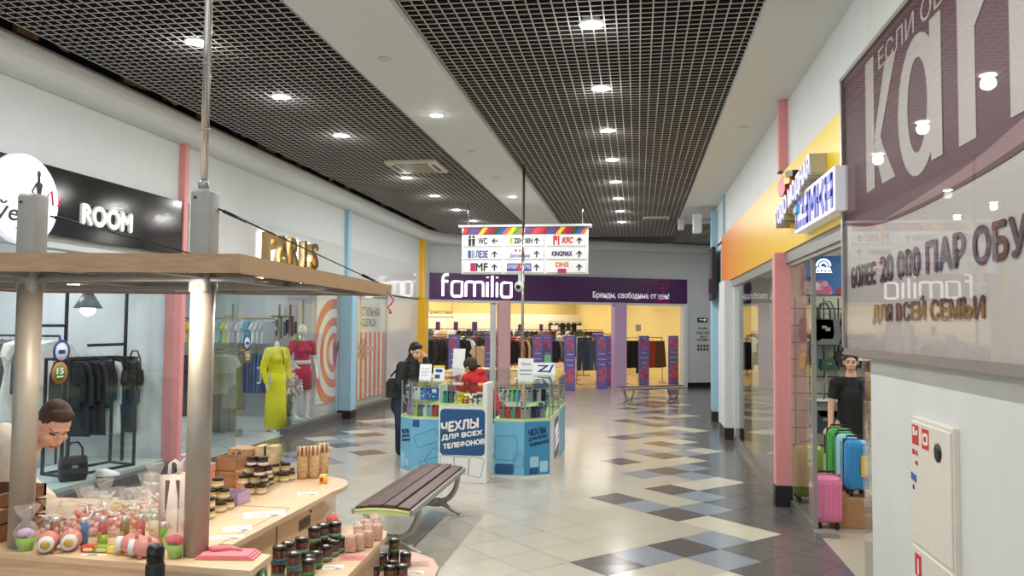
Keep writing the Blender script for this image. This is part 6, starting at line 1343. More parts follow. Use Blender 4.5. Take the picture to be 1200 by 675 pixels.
right = [(600, 358, 0, 'c'), (664, 360, 0, 'c'), (720, 345, 0, 'c'), (640, 320, 0, 'c'), (592, 318, 0, 'c'), (692, 318, 0, 'c'), (592, 285, 1, 'c'), (682, 276, 1, 'c'), (640, 262, 1, 'c'), (610, 248, 1, 'c')]
stack(right, .95, c6, .0525, .0288, 'cream jars beside the straw bundles', ['cream honey jar, front left of the group near the straw bundles', 'cream honey jar, front middle of the group near the straw bundles', 'cream honey jar, front right of the group near the straw bundles', 'cream honey jar, bottom back middle of the group near the straw bundles', 'cream honey jar, bottom back left of the group near the straw bundles', 'cream honey jar, bottom back right of the group near the straw bundles', 'cream honey jar, upper left of the group near the straw bundles', 'cream honey jar, upper right of the group near the straw bundles', 'cream honey jar, upper middle of the group near the straw bundles', 'cream honey jar, upper back of the group near the straw bundles'])
c9 = lambda x, y: (300+x/9, 600+y/9)
mid = [(230, 720, 0, 's'), (395, 790, 0, 't'), (395, 640, 1, 't'), (550, 700, 0, 'g'), (563, 655, 0, 's'), (480, 470, 1, 's'), (480, 600, 0, 's'), (620, 500, 0, 's'), (620, 350, 1, 's'), (735, 545, 0, 's'), (810, 490, 0, 's'), (870, 450, 0, 's'), (810, 300, 1, 's'), (720, 315, 1, 's'), (690, 460, 0, 's'), (310, 600, 0, 't'), (260, 560, 1, 't'), (320, 530, 1, 't'), (625, 620, 0, 'g')]
stack(mid, .75, c9, .0765, .0322, 'amber jars on the middle shelf', ['amber jar at the bottom left corner against the front counter', 'amber jar with teal band, bottom of the teal banded pair', 'amber jar with teal band, top of the teal banded pair', 'amber jar with green band, front one beside the white leaflet', 'amber jar just behind the green banded front one', 'amber jar on top at the left of the step pile, sage band', 'amber jar under the left top jar of the middle shelf', 'amber jar at the base under the left jar of the rear top row', 'amber jar, left of the rear top row on the middle shelf', 'amber jar with white banded foot, front of the rear group', 'amber jar second from the pink leaflet in the rear group', 'amber jar nearest the pink leaflet in the rear group', 'amber jar, right of the rear top row beside the wrapped soaps', 'amber jar, middle of the rear top row', 'amber jar at the base hidden behind the rear group', 'amber jar of the left pile at its base behind the teal pair', 'amber jar of the left pile, upper left', 'amber jar of the left pile, upper right at the back', 'amber jar with green band behind the front green one'])
c8 = lambda x, y: (400+x/7.94, 590+y/7.94)
low_ = [(300, 735, 0, 'g'), (390, 610, 0, 'g'), (345, 640, 0, 'g'), (165, 770, 0, 'g'), (490, 610, 0, 'g'), (490, 480, 1, 'g'), (576, 610, 0, 'g'), (560, 730, 0, 'g'), (450, 740, 0, 'g'), (470, 690, 0, 'g')]
low_ = [(x, y, lv, kd) for x, y, lv, kd in low_]
stack(low_, .55, c8, .0765, .0322, 'amber jars on the low rounded shelf', ['amber jar with green band, second from the left at the front of the low shelf', 'amber jar at the back left of the low shelf behind two others', 'amber jar with green band in the middle of the low shelf group', 'amber jar at the very left of the low shelf, only its lid showing', 'amber jar under the tallest jar of the low shelf', 'amber jar with green band standing on top of another on the low shelf', 'amber jar at the right of the low shelf beside the patterned card', 'amber jar at the front right of the low shelf', 'amber jar at the front middle of the low shelf', 'amber jar tucked between the front jars of the low shelf'])

# ------------------------------------------------------------------ gifts on the front counter
rnd = random.Random(21)
def wrap(p, label, contents, h=.24, r_=.055, tie=True):
    t = thing('gift_bag', label, 'gift', p, rnd.uniform(0, 6), 'cellophane gifts on the front counter')
    b = MB(); b.lathe([(.001, .001), (r_*.8, .001), (r_, .03), (r_*1.05, h*.35), (r_*.6, h*.5), (.012, h*.58), (r_*.45, h*.72), (r_*.9, h*.95), (r_*1.0, h)], 14)
    b.v = [Vector((v.x*(1+rnd.uniform(-.18, .18)), v.y*(1+rnd.uniform(-.18, .18)), v.z+rnd.uniform(-.004, .004) if v.z > .01 else v.z)) for v in b.v]; obj('cellophane', b, cello, t)
    b = MB()
    for k in range(9): a = k*2.4; b.ell((r_*.5*cos(a), r_*.5*sin(a), .03+.007*k), (r_*.36, r_*.36, r_*.3), k % 2, 8, None, 5)
    obj('filling', b, [colr(*contents), colr(min(255, contents[0]+20), min(255, contents[1]+30), min(255, contents[2]+30))], t)
    if tie: b = MB(); b.tube([(.02*cos(a), .02*sin(a), h*.58) for a in (0, 1, 2, 3, 4, 5, 6)], .004, 6); b.tube([(.02, 0, h*.58), (.05, .01, h*.62), (.03, .01, h*.56)], .004, 6); b.tube([(.02, 0, h*.58), (.06, -.02, h*.4)], .004, 6); obj('bow', b, paper, t)
def at(x, y, f, z=.9505): u, v = f(x, y); p = gz(u, v, z); return (p.x, p.y, z)
cA = lambda x, y: (x/5, 540+y/5); cB = lambda x, y: (110+x/5, 540+y/5)
def green_pot(p, flower, label, many=False):
    t = thing('gift_pot', label, 'gift', p, 0, 'flower gifts'); b = MB(); b.lathe([(.001, 0), (.024, 0), (.036, .055), (.033, .055), (.001, .05)], 12); obj('paper_cup', b, mat('leaf green paper', (130, 178, 60), .6), t)
    b = MB()
    for k in range(7): a = k*2.4; b.ell((.02*cos(a), .02*sin(a), .065+.006*(k % 3)), (.016, .016, .018), 0, 8, None, 5)
    obj('soap_flowers', b, colr(*flower), t)
    b = MB(); b.lathe([(.03, .002), (.042, .05), (.05, .08), (.03, .11), (.012, .125), (.04, .16), (.05, .185)], 12); obj('cellophane', b, cello, t); return t
p = at(150, 525, cA); green_pot(p, (196, 170, 206), 'green paper cup of lilac soap flowers in cellophane, leftmost on the front counter')
p = at(475, 568, cB); green_pot(p, (214, 60, 84), 'green wrapped red tulip soap bouquet beside the right canopy post'); 
p = gz(404, 625, .7505); green_pot((p.x-.08, p.y+.02, .7505), (226, 70, 90), 'red soap flowers in cellophane standing behind the soap bags on the middle shelf')
pinkj = mat('pink pig jar', (206, 138, 132), .35, noise=.1, coat=.4)
def pig_jar(p, rz, label):
    t = thing('honey_pot', label, 'jar', p, rz, 'pink round jars'); b = MB(); b.T = Matrix.Translation((0, 0, .042)) @ Matrix.Rotation(pi/2, 4, 'X'); b.lathe([(.001, -.05), (.025, -.048), (.04, -.02), (.042, .01), (.03, .035), (.026, .04)], 20); b.T = Matrix()
    for s_ in (-1, 1): b.ell((s_*.02, -.015, .006), (.01, .01, .007), 0, 8, None, 5); b.ell((s_*.02, .025, .006), (.01, .01, .007), 0, 8, None, 5)
    obj('body', b, pinkj, t)
    b = MB(); b.T = Matrix.Translation((0, 0, .042)) @ Matrix.Rotation(pi/2, 4, 'X'); b.lathe([(.028, .038), (.031, .04), (.031, .06), (.001, .062)], 20); lid = obj('lid', b, white, t)
    b = MB(); b.T = Matrix.Translation((0, 0, .042)) @ Matrix.Rotation(pi/2, 4, 'X'); b.lathe([(.001, .0625), (.018, .0625), (.018, .0635), (.001, .0635)], 16); obj('gold_label', b, mat('gold label', (190, 160, 80), .4), lid)
    for s_ in (-1, 1): b = MB(); b.ell((s_*.025, .02, .08), (.01, .008, .014), 0, 8, None, 5); obj('ear', b, pinkj, t)
pig_jar(at(280, 532, cA), .5, 'pink round jar lying with its white lid to the front, left one'); pig_jar(at(415, 520, cA), .5, 'pink round jar lying with its white lid to the front, right of its twin')
pig_jar(at(225, 545, cB), -1.2, 'pink round jar with white lid turned left, behind the black bottle'); pig_jar(at(300, 565, cB), -1.2, 'pink round jar with white lid turned left, touching the black bottle')
def bottle(p, col, label, h=.115, band=None):
    t = thing('bottle', label, 'bottle', p, 0, 'small bottles on the front counter'); r_ = .019
    b = MB(); b.lathe([(.001, 0), (r_, 0), (r_, h*.72), (r_*.7, h*.8), (r_*.6, h*.82)], 16); obj('body', b, mat('bottle %d %d %d' % col, col, .25, coat=.5), t)
    b = MB(); b.lathe([(r_*.72, h*.81), (r_*.74, h*.82), (r_*.74, h), (.001, h)], 14); obj('cap', b, mat('silver cap', (196, 194, 190), .3, .6), t)
    b = MB(); b.T = frame3((0, -r_-.0006, 0), (1, 0, 0), (0, 0, 1)); b.prism(rounded(-.011, .011, h*.28, h*.48, .008), 0, .001); obj('seal', b, mat('gold label', (190, 160, 80), .4), t)
    if band: b = MB(); b.lathe([(r_+.0004, .004), (r_+.0008, .004), (r_+.0008, h*.34), (r_+.0004, h*.34)], 16); obj('lower_band', b, mat('bottle %d %d %d' % band, band, .25, coat=.5), t)
for x, y, f, cl, lab, bd in ((487, 492, cA, (74, 118, 190), 'small blue bottle with gold seal and silver cap', None), (320, 488, cA, (150, 100, 74), 'small brown bottle behind the left pink jars', None), (50, 485, cB, (176, 92, 92), 'small bottle rose above and lime below', (150, 190, 70)), (178, 480, cB, (134, 112, 74), 'small olive brown bottle with gold seal', None), (272, 470, cB, (190, 106, 106), 'small rose bottle with silver cap', None), (352, 470, cB, (216, 206, 186), 'small cream bottle with silver cap', None), (406, 520, cB, (132, 170, 70), 'small lime green bottle right of the pink jars', None)):
    bottle(at(x, y, f), cl, lab+' on the front counter', band=bd)
for x, y, f, cl, lab in ((530, 530, cA, (200, 60, 44), 'red'), (58, 532, cB, (130, 170, 40), 'green'), (130, 538, cB, (224, 196, 40), 'yellow')):
    p = at(x, y, f); t = thing('soap_box', 'small %s flat soap box on the front edge of the front counter' % lab, 'box', p, .15, 'small soap boxes'); b = MB(); b.box(-.032, .032, -.02, .02, 0, .026, 0, .002); obj('carton', b, mat('soap carton '+lab, cl, .5), t); b = MB(); b.T = frame3((0, -.0205, 0), (1, 0, 0), (0, 0, 1)); b.prism(rounded(-.02, .02, .006, .02, .006), 0, .001); obj('print', b, mat('print cream', (230, 214, 160), .6), t)
p = at(540, 552, cA); t = thing('card', 'small white card with a grey print on the front edge of the counter', 'card', p, .2); b = MB(); b.box(-.045, .06, -.012, .012, 0, .001); obj('sheet', b, paper, t); b = MB(); b.box(-.02, .02, -.008, .006, .001, .0014); obj('print', b, mat('print grey', (96, 100, 106), .5), t)
gifts = [(300, 450, cA, (206, 196, 200), 'pale'), (400, 450, cA, (226, 170, 160), 'peach'), (485, 400, cA, (226, 130, 110), 'coral'), (560, 440, cA, (226, 170, 170), 'pink'), (60, 420, cB, (226, 130, 110), 'orange pink'), (120, 440, cB, (226, 150, 150), 'rose'), (0, 440, cB, (236, 190, 190), 'pale pink'), (140, 350, cB, (236, 206, 60), 'yellow'), (230, 430, cB, (226, 160, 130), 'apricot'), (190, 380, cB, (226, 200, 180), 'cream'), (260, 370, cB, (232, 190, 180), 'blush'), (330, 400, cB, (206, 214, 206), 'mint'), (300, 330, cB, (236, 200, 200), 'rosy'), (350, 300, cB, (232, 190, 200), 'lilac pink'), (60, 350, cB, (236, 214, 210), 'ivory'), (520, 380, cA, (226, 200, 214), 'mauve')]
for i, (x, y, f, cl, nm) in enumerate(gifts):
    p = at(x, y, f); wrap((p[0], min(p[1], 3.86), p[2]), 'cellophane bag of %s sweets tied at the neck on the front counter' % nm, cl, .15+.1*rnd.random(), .034+.012*rnd.random())
# white paper bags
for x, y, w_, lab in ((460, 440, .1, 'tall white paper carrier bag with twisted handles left of the right canopy post'), (530, 420, .07, 'white and brown paper carrier bag half hidden behind the right canopy post')):
    p = at(x, y, cB); t = thing('paper_bag', lab, 'bag', (p[0], min(p[1], 3.8), p[2]), .3, 'paper carrier bags'); b = MB(); b.loft([(0, 0, 0, w_*.62, .04), (0, 0, .1, w_*.64, .042), (0, 0, .27, w_*.62, .03)], 4); obj('body', b, mat('bag paper', (228, 214, 206), .7), t)
    b = MB()
    for s_ in (-1, 1): b.tube([(-.02, s_*.015, .265), (-.018, s_*.015, .32), (0, s_*.015, .335), (.018, s_*.015, .32), (.02, s_*.015, .265)], .004, 6)
    obj('handle', b, paper, t)
    b = MB(); b.prism([(-.03, -.025), (.03, -.025), (.03, -.02), (-.03, -.02)], .02, .25); obj('ribbon', b, mat('ribbon taupe', (110, 96, 86), .6), t)
# pink cloth, black bottle, crate
pk = at(0, 0, lambda a, c: (268, 652)); t = thing('folded_cloth', 'folded pink cloth lying at the right end of the front counter', 'cloth', (pk[0], pk[1], .9505), .15); pcl = mat('pink cloth', (226, 130, 140), .8, noise=.06)
for k in range(3): b = MB(); b.box(-.12+.008*k, .12-.012*k, -.055, .055, .006*k, .006*k+.007, 0, .003, 2); obj('fold', b, pcl, t)
b = MB(); b.tube([(-.1, .03, .022), (-.06, .0, .03), (0, .03, .026), (.05, .01, .024)], [.006, .014, .01, .004], 8); obj('rumpled_corner', b, pcl, t)
p = gy(182, 660, 2.74); t = thing('thermos', 'black cylindrical thermos standing in front of the front counter', 'bottle', (p.x, 2.74, .8005)); b = MB(); b.lathe([(.001, 0), (.032, 0), (.034, .01), (.034, .21), (.028, .225)], 24); obj('body', b, black, t); b = MB(); b.lathe([(.03, .222), (.031, .225), (.031, .27), (.026, .285), (.001, .287)], 24); obj('cap', b, blackgloss, t)
t = thing('wooden_crate', 'brown wooden crate standing left of the left canopy post on the front counter', 'crate', (-2.86, 3.16, .9505)); b = MB(); b.box(-.18, .16, -.1, .2, 0, .012)
for z_ in (0.012, .08, .148): b.box(-.18, .16, -.1, -.085, z_, z_+.055); b.box(-.18, .16, .185, .2, z_, z_+.055); b.box(.145, .16, -.1, .2, z_, z_+.055); b.box(-.18, -.165, -.1, .2, z_, z_+.055)
obj('slats', b, wood('brown crate wood', (110, 72, 46), (140, 96, 64), axis=0), t)
# boxes behind the post
kp = mat('patterned kraft', (190, 150, 112), .7, noise=.3, scale=60); lil = mat('lilac card', (190, 168, 206), .6); peach = mat('peach card', (232, 160, 130), .6)
def gbox(p, w, d, h, m, label, rz=0, name='gift_box', lid=False, ribbon=None):
    t = thing(name, label, 'box', p, rz, 'gift boxes on the right wing counter'); b = MB()
    if lid: b.box(-w/2, w/2, -d/2, d/2, 0, h*.75, 0, .002); obj('carton', b, m, t); b = MB(); b.box(-w/2-.003, w/2+.003, -d/2-.003, d/2+.003, h*.7, h, 0, .002); obj('lid', b, m, t)
    else: b.box(-w/2, w/2, -d/2, d/2, 0, .004); b.box(-w/2, w/2, -d/2, -d/2+.004, 0, h); b.box(-w/2, w/2, d/2-.004, d/2, 0, h); b.box(-w/2, -w/2+.004, -d/2, d/2, 0, h); b.box(w/2-.004, w/2, -d/2, d/2, 0, h); obj('tray', b, m, t)
    if ribbon: b = MB(); b.box(-.006, .006, -d/2-.005, d/2+.005, 0, h+.002); obj('ribbon', b, ribbon, t)
p = at(292, 520, c6); gbox((p[0]-.02, p[1]+.02, .9505), .1, .12, .062, lil, 'open lilac card box between the two jar piles', -.1)
p = at(160, 370, c6); zz = .9505; bx, by = -2.36, 4.42
gbox((bx, by, zz), .13, .12, .09, kraft, 'brown kraft box at the base of the box pile behind the post', .2, lid=True); gbox((bx+.01, by+.0, zz+.0915), .14, .1, .08, kraft, 'brown open kraft box in the middle of the box pile behind the post', -.1); gbox((bx+.125, by-.03, zz), .09, .09, .05, peach, 'peach box under the printed one beside the box pile', 0, lid=True)
gbox((bx+.125, by-.03, zz+.0515), .1, .09, .05, kp, 'small printed kraft box beside the box pile', .1, lid=True, ribbon=darkmetal); gbox((bx+.14, by+.2, zz), .12, .1, .21, mat('cream printed carton', (214, 196, 156), .7, noise=.25, scale=50), 'tall cream printed box with a dark ribbon at the back of the box pile', .1, lid=True, ribbon=darkmetal); gbox((bx-.02, by+.22, zz), .15, .12, .19, kp, 'tall printed kraft box left of the cream printed one', -.1, lid=True)
gbox((-2.42, 4.2, zz), .1, .14, .16, peach, 'peach box peeping out left of the kraft box pile', 0, lid=True); gbox((-2.52, 4.3, zz), .11, .12, .2, lil, 'lilac box at the back left behind the canopy post', .1, lid=True)
# straw bundles and tin
strm = mat('straw pattern', (186, 150, 104), .7, noise=.35, scale=70); cap_ = mat('straw tips', (226, 206, 170), .6); capd = mat('straw gaps', (150, 96, 60), .6)
for k, (u, v) in enumerate(((352, 562), (365, 561), (376, 557))):
    p = gz(u, v, .95); t = thing('straw_bundle', 'upright round bundle of honey straws on the right wing counter, %s' % ('left', 'middle', 'right')[k], 'bundle', (p.x, p.y+.03, .9505), 0, 'honey straw bundles'); b = MB(); b.lathe([(.001, 0), (.033, 0), (.034, .02), (.034, .15), (.001, .15)], 20); obj('wrapped_straws', b, strm, t); b = MB()
    for a in range(14): b.cyl((.031*cos(a*2*pi/14), .031*sin(a*2*pi/14), .14), (.031*cos(a*2*pi/14), .031*sin(a*2*pi/14), .195), .0058, n=6, mi=a % 2)
    b.lathe([(.001, .15), (.027, .15), (.027, .192), (.001, .192)], 14, mi=0); obj('straw_tips', b, [cap_, capd], t)
p = gz(379, 566.5, .95); t = thing('tin', 'small yellow printed tin at the end of the right wing counter', 'tin', (p.x, p.y, .9505)); b = MB(); b.lathe([(.001, 0), (.022, 0), (.022, .05), (.001, .05)], 20); obj('can', b, mat('tin yellow', (230, 200, 60), .4), t)
b = MB(); b.T = frame3((0, -.0225, 0), (1, 0, 0), (0, 0, 1)); b.prism(rounded(-.012, .008, .012, .04, .008), 0, .001); obj('label', b, mat('sign red', (196, 30, 44), .5), t); b = MB(); b.lathe([(.0225, .047), (.0225, .053), (.001, .053)], 20); obj('lid', b, mat('tin pale lid', (226, 216, 180), .4), t)
p = gz(314, 548, .97); t = thing('ribbon_bow', 'small blue ribbon bow on a stick behind the jar pyramid', 'ribbon', (p.x-.01, 4.5, .9505)); b = MB(); b.cyl((0, 0, 0), (0, 0, .14), .003, n=6); obj('stick', b, kraft, t); b = MB(); b.tube([(0, 0, .14), (-.02, 0, .16), (-.012, 0, .18), (0, 0, .15), (.03, 0, .185), (.034, 0, .165), (0, 0, .145), (-.014, 0, .11)], .005, 6); obj('bow', b, mat('ribbon blue', (50, 60, 140), .5), t)
# leaflets
for u, v, z_, w_, d_, lab, cl, rz in ((310, 603, .95, .2, .13, 'white flowing script sheet on the right wing counter beside the jar pyramid', None, .5), (278, 620, .95, .13, .1, 'white leaflet with a green corner in front of the jar pile by the post', None, .5), (266, 630, .95, .14, .07, 'white leaflet nearest the folded pink cloth', None, .4), (360, 579, .95, .11, .07, 'white leaflet near the rounded end of the right wing counter', None, .5), (413, 654, .75, .12, .08, 'pink leaflet on the middle shelf in front of the soap bags', (226, 130, 134), .2), (390, 665, .75, .1, .07, 'white leaflet beside the amber jars on the middle shelf', None, .3), (489, 661, .55, .13, .1, 'patterned brown card beside the jars on the low shelf', (196, 160, 140), .4), (486, 671, .55, .1, .06, 'white leaflet at the front of the low shelf', None, .2)):
    p = gz(u, v, z_); t = thing('leaflet', lab, 'leaflet', (p.x, p.y, z_+.0005), rz, 'leaflets on the honey stall'); b = MB(); b.box(-w_/2, w_/2, -d_/2, d_/2, 0, .0014); obj('sheet', b, colr(*cl) if cl else paper, t)
    b = MB(); 
    for k in range(3): b.box(-w_*.35, w_*(.3-.12*k), -d_*.3+d_*.22*k, -d_*.22+d_*.22*k, .0014, .0018)
    obj('print', b, mat('leaflet print', (120, 128, 120) if not cl else (150, 80, 80), .6), t)
    if not cl: b = MB(); b.prism([(w_*.1, -d_*.45), (w_*.4, -d_*.4), (w_*.25, -d_*.2)], .0014, .002); obj('green_mark', b, mat('leaflet green', (60, 90, 76), .6), t)
# wrapped soap bags on the middle shelf
sm = mat('printed soap wrap', (206, 166, 146), .5, noise=.3, scale=90, coat=.3)
for i, (u, v) in enumerate(((411, 647), (421, 645), (431, 641), (420, 634), (432, 632), (442, 633), (428, 627), (440, 624))):
    p = gz(u, v, .75); t = thing('soap_bag', 'printed pinkish soap bag in cellophane on the middle shelf, %s' % ('front left', 'front middle', 'front right', 'middle left', 'centre', 'middle right', 'back left', 'back right')[i], 'gift', (p.x, p.y, .7505), .25, 'wrapped soap bags'); b = MB(); b.box(-.027, .027, -.022, .022, 0, .085, 0, .01, 2); obj('packet', b, sm, t)
    b = MB(); b.loft([(0, 0, .083, .026, .018), (0, 0, .095, .016, .006), (0, 0, .105, .024, .004)], 10); obj('gathered_top', b, cello, t)
# ------------------------------------------------------------------ people
def head_parts(c, f, up, s=1.0):
    """rounded masses of a head: skull, jaw, nose, ears, neck root; f = facing direction"""
    c = Vector(c); f = Vector(f).normalized(); up = Vector(up).normalized(); r_ = f.cross(up).normalized(); up = r_.cross(f)
    M3 = Matrix((r_, f, up)).transposed(); P = lambda x, y, z: c+(r_*x+f*y+up*z)*s
    el = [(P(0, -.01, .02), (.074*s, .095*s, .098*s), M3), (P(0, .035, -.05), (.056*s, .058*s, .062*s), M3), (P(0, .06, -.095), (.026*s, .024*s, .02*s), M3), (P(0, .098, -.018), (.0125*s, .018*s, .024*s), M3), (P(0, .108, -.034), (.014*s, .015*s, .012*s), M3), (P(0, .086, -.072), (.024*s, .011*s, .006*s), M3), (P(0, .085, -.083), (.022*s, .011*s, .007*s), M3),
          (P(-.076, -.005, -.012), (.009*s, .02*s, .031*s), M3), (P(.076, -.005, -.012), (.009*s, .02*s, .031*s), M3), (P(0, .078, .022), (.05*s, .014*s, .011*s), M3), (P(-.038, .066, -.035), (.022*s, .018*s, .018*s), M3), (P(.038, .066, -.035), (.022*s, .018*s, .018*s), M3)]
    return el, M3, P
def hand(p, d, n, s=1.0, curl=.4, side=1):
    """palm with five bent fingers; d = pointing direction, n = palm normal"""
    p = Vector(p); d = Vector(d).normalized(); n = Vector(n).normalized(); w = d.cross(n).normalized()*side; n = w.cross(d)*side; caps = []
    caps.append((p, .022*s, p+d*.05*s, .022*s)); caps.append((p+w*.022*s, .014*s, p+d*.075*s+w*.028*s, .013*s)); caps.append((p-w*.022*s, .014*s, p+d*.075*s-w*.028*s, .013*s)); caps.append((p+d*.04*s, .018*s, p+d*.08*s, .016*s))
    for k, L in enumerate((.068, .078, .072, .056)):
        o = p+d*.082*s+w*(.03-.02*k)*s; a = curl; d1 = d*cos(a*.5)+n*sin(a*.5); d2 = d*cos(a*1.5)+n*sin(a*1.5); m_ = o+d1*L*.5*s; caps.append((o, .0098*s, m_, .009*s)); caps.append((m_, .009*s, m_+d2*L*.5*s, .0075*s))
    th = p+w*.03*s+d*.02*s; t1 = th+(d*.6+w*.7+n*.3).normalized()*.04*s; caps.append((th, .0135*s, t1, .011*s)); caps.append((t1, .011*s, t1+(d*.85+w*.2+n*.4).normalized()*.035*s, .009*s))
    return caps
def paint_face(mb, P, M3, c, s=1.0, brow=1):
    """eyes, brows and lips as coloured faces of the one continuous body surface: slots 1 lips, 2 brows, 3 eyes"""
    inv = M3.transposed(); c = Vector(c)
    for i, f in enumerate(mb.f):
        q = Vector((0, 0, 0))
        for k in f: q += mb.v[k]
        q = inv @ (q/len(f)-c)/s
        if q.y < .045: continue
        x = abs(q.x)
        if x < .024 and -.088 < q.z < -.068 and q.y > .07: mb.m[i] = 1
        elif .014 < x < .05 and .017 < q.z < .0245 and brow: mb.m[i] = 2
        elif .018 < x < .042 and -.012 < q.z < .001: mb.m[i] = 3
def hair(P, M3, mats, par, s=1.0, rings=(), name='hair'):
    u_ = union([], [(P(*c_), (r_[0]*s, r_[1]*s, r_[2]*s), M3) for c_, r_ in rings], .007, 2); return obj(name, u_, mats, par)
SK = [skin, mat('lips', (176, 104, 94), .5), mat('eyebrow brown', (110, 80, 64), .8), mat('eye dark', (50, 40, 38), .3)]
hairb = mat('brown hair', (66, 44, 34), .7, noise=.25, scale=80); hairk = mat('black hair', (26, 22, 22), .6, noise=.2, scale=80)
def person(label, loc, caps, ells, P, M3, hc, s=1.0, vox=.009):
    t = thing('person', label, 'person', loc); L = Vector(loc)
    caps = [(Vector(a)-L, ra, Vector(b_)-L, rb) for a, ra, b_, rb in caps]; ells = [(Vector(c_)-L, r_, rt) for c_, r_, rt in ells]
    mb = union(caps, ells, vox, 3); paint_face(mb, P, M3, Vector(hc)-L, s); obj('body', mb, SK, t); return t
def cloth(name, par, caps, ells, m, vox=.012, it=4):
    L = Vector(par.location); return obj(name, union([(Vector(a)-L, ra, Vector(b_)-L, rb) for a, ra, b_, rb in caps], [(Vector(c_)-L, r_, rt) for c_, r_, rt in ells], vox, it), m, par)
def shift(P, loc): L = Vector(loc); return lambda x, y, z: P(x, y, z)-L

# man in black by the kiosk, phone hand at his ear, leaning towards the counter
g = lambda u, v, y: gy(u, v, y)
loc = (-3.42, 11.45, 0)
hip = g(471, 466, 11.5); chest = g(478, 437, 11.48); neck = g(483, 422, 11.47); hc = g(487, 411.5, 11.45)
fdir = Vector((.75, -.55, -.38)); el, M3, P = head_parts(hc, fdir, (0, 0, 1), 1.02)
nearh, farh = g(470, 466, 11.38), g(472, 466, 11.62)
nk, fk = g(469, 497, 11.33), g(474, 497, 11.68); na, fa_ = g(468, 528, 11.42), g(474, 526, 11.72)
ns, fs_ = g(471, 430, 11.28), g(487, 429, 11.66); ne, nh = g(468, 449, 11.2), g(472, 462, 11.22); fe, fh = g(501, 434, 11.5), g(498.5, 418, 11.6)
legs = [(nearh, .095, nk, .068), (nk, .066, na, .045), (farh, .095, fk, .068), (fk, .066, fa_, .045)]
feet = [(Vector((na.x, na.y, .05)), .042, Vector((na.x+.15, na.y-.04, .032)), .034), (Vector((fa_.x, fa_.y, .05)), .042, Vector((fa_.x+.15, fa_.y-.04, .032)), .034)]
arms = [(ns, .06, ne, .046), (ne, .044, nh, .032), (fs_, .06, fe, .046), (fe, .044, fh, .03)]
torso = [(hip, .135, chest, .15), (chest, .13, neck, .07), (ns, .07, fs_, .07), (neck, .055, hc-Vector((0, 0, .05)), .052), (nearh, .1, farh, .1)]
caps = legs+feet+arms+torso+hand(nh, (.2, 0, -1), (1, .2, 0), .95, .5)+hand(fh, Vector(hc)-fh+Vector((0, 0, .06)), (-.8, .5, 0), .95, .7)
t = person('man in a black coat leaning over the kiosk with a hand at his ear', loc, caps, el, shift(P, loc), M3, hc, 1.02)
cloth('coat', t, [(hip+Vector((0, 0, -.12)), .17, chest, .18), (chest, .17, neck-Vector((0, 0, .02)), .10), (ns, .085, fs_, .085), (ns, .088, ne, .068), (ne, .066, nh.lerp(ne, .18), .052), (fs_, .088, fe, .068), (fe, .066, fh.lerp(fe, .22), .052), (neck, .085, neck+Vector((.01, 0, .045)), .08)], [], mat('black coat', (24, 25, 28), .75, noise=.15))
cloth('jeans', t, [(hip, .145, hip-Vector((0, 0, .05)), .14), (nearh, .108, nk, .08), (nk, .078, na+Vector((0, 0, .01)), .062), (farh, .108, fk, .08), (fk, .078, fa_+Vector((0, 0, .01)), .062)], [], mat('dark blue jeans', (36, 46, 66), .8, noise=.15))
cloth('shoes', t, [(a, ra+.012, b_, rb+.012) for a, ra, b_, rb in feet], [], black, .009)
hair(shift(P, loc), M3, hairk, t, 1.02, [((0, -.022, .042), (.083, .098, .092)), ((0, -.05, -.01), (.079, .065, .085)), ((0, .04, .095), (.066, .05, .03))])
bp_ = g(462, 450, 11.3); bg = thing('shoulder_bag', 'black shoulder bag hanging at the hip of the man in the black coat', 'bag', bp_-Vector((0, 0, .2)))
bgm = mat('black leather bag', (26, 26, 28), .5); b = MB(); b.T = Matrix.Rotation(.3, 4, 'Z'); b.puff([(-.12, .02), (-.08, 0), (.08, 0), (.12, .05), (.12, .22), (.08, .28), (-.08, .28), (-.12, .22)], .12); obj('body', b, bgm, bg)
o_ = bg.location; b = MB(); b.tube([g(458, 441, 11.27)-o_, g(466, 432, 11.2)-o_, g(474, 425, 11.24)-o_, g(482, 424, 11.4)-o_], .014, 6); obj('strap', b, bgm, bg)
b = MB(); b.T = Matrix.Rotation(.3, 4, 'Z'); b.puff([(-.11, .12), (.11, .12), (.11, .24), (.07, .285), (-.07, .285), (-.11, .24)], .135); obj('flap', b, bgm, bg)

# person in red inside the kiosk, seen from behind
loc = (-2.02, 11.6, 0); Y = 11.55
hc = g(551, 430, Y-.02); hipv = Vector((-2.02, 11.6, .64)); chest = g(556, 446, Y); neck = g(553.5, 438, Y)
el, M3, P = head_parts(hc, (-.86, .4, -.35), (0, 0, 1), 1.0)
ls, rs_ = g(547, 444, Y-.12), g(565, 443, Y+.08); le_, re_ = g(543, 456, Y-.1), g(567, 458, Y+.12); lh, rh = g(534, 449, Y-.0), g(548, 456, Y+.35)
kn1, kn2 = Vector((-2.35, 11.75, .58)), Vector((-2.3, 12.0, .58)); f1, f2 = Vector((-2.36, 11.78, .08)), Vector((-2.3, 12.03, .08))
legs = [(hipv+Vector((-.05, -.08, 0)), .1, kn1, .07), (kn1, .066, f1, .045), (hipv+Vector((-.05, .1, 0)), .1, kn2, .07), (kn2, .066, f2, .045)]
feet = [(f1, .042, f1+Vector((-.14, .03, -.045)), .034), (f2, .042, f2+Vector((-.14, .03, -.045)), .034)]
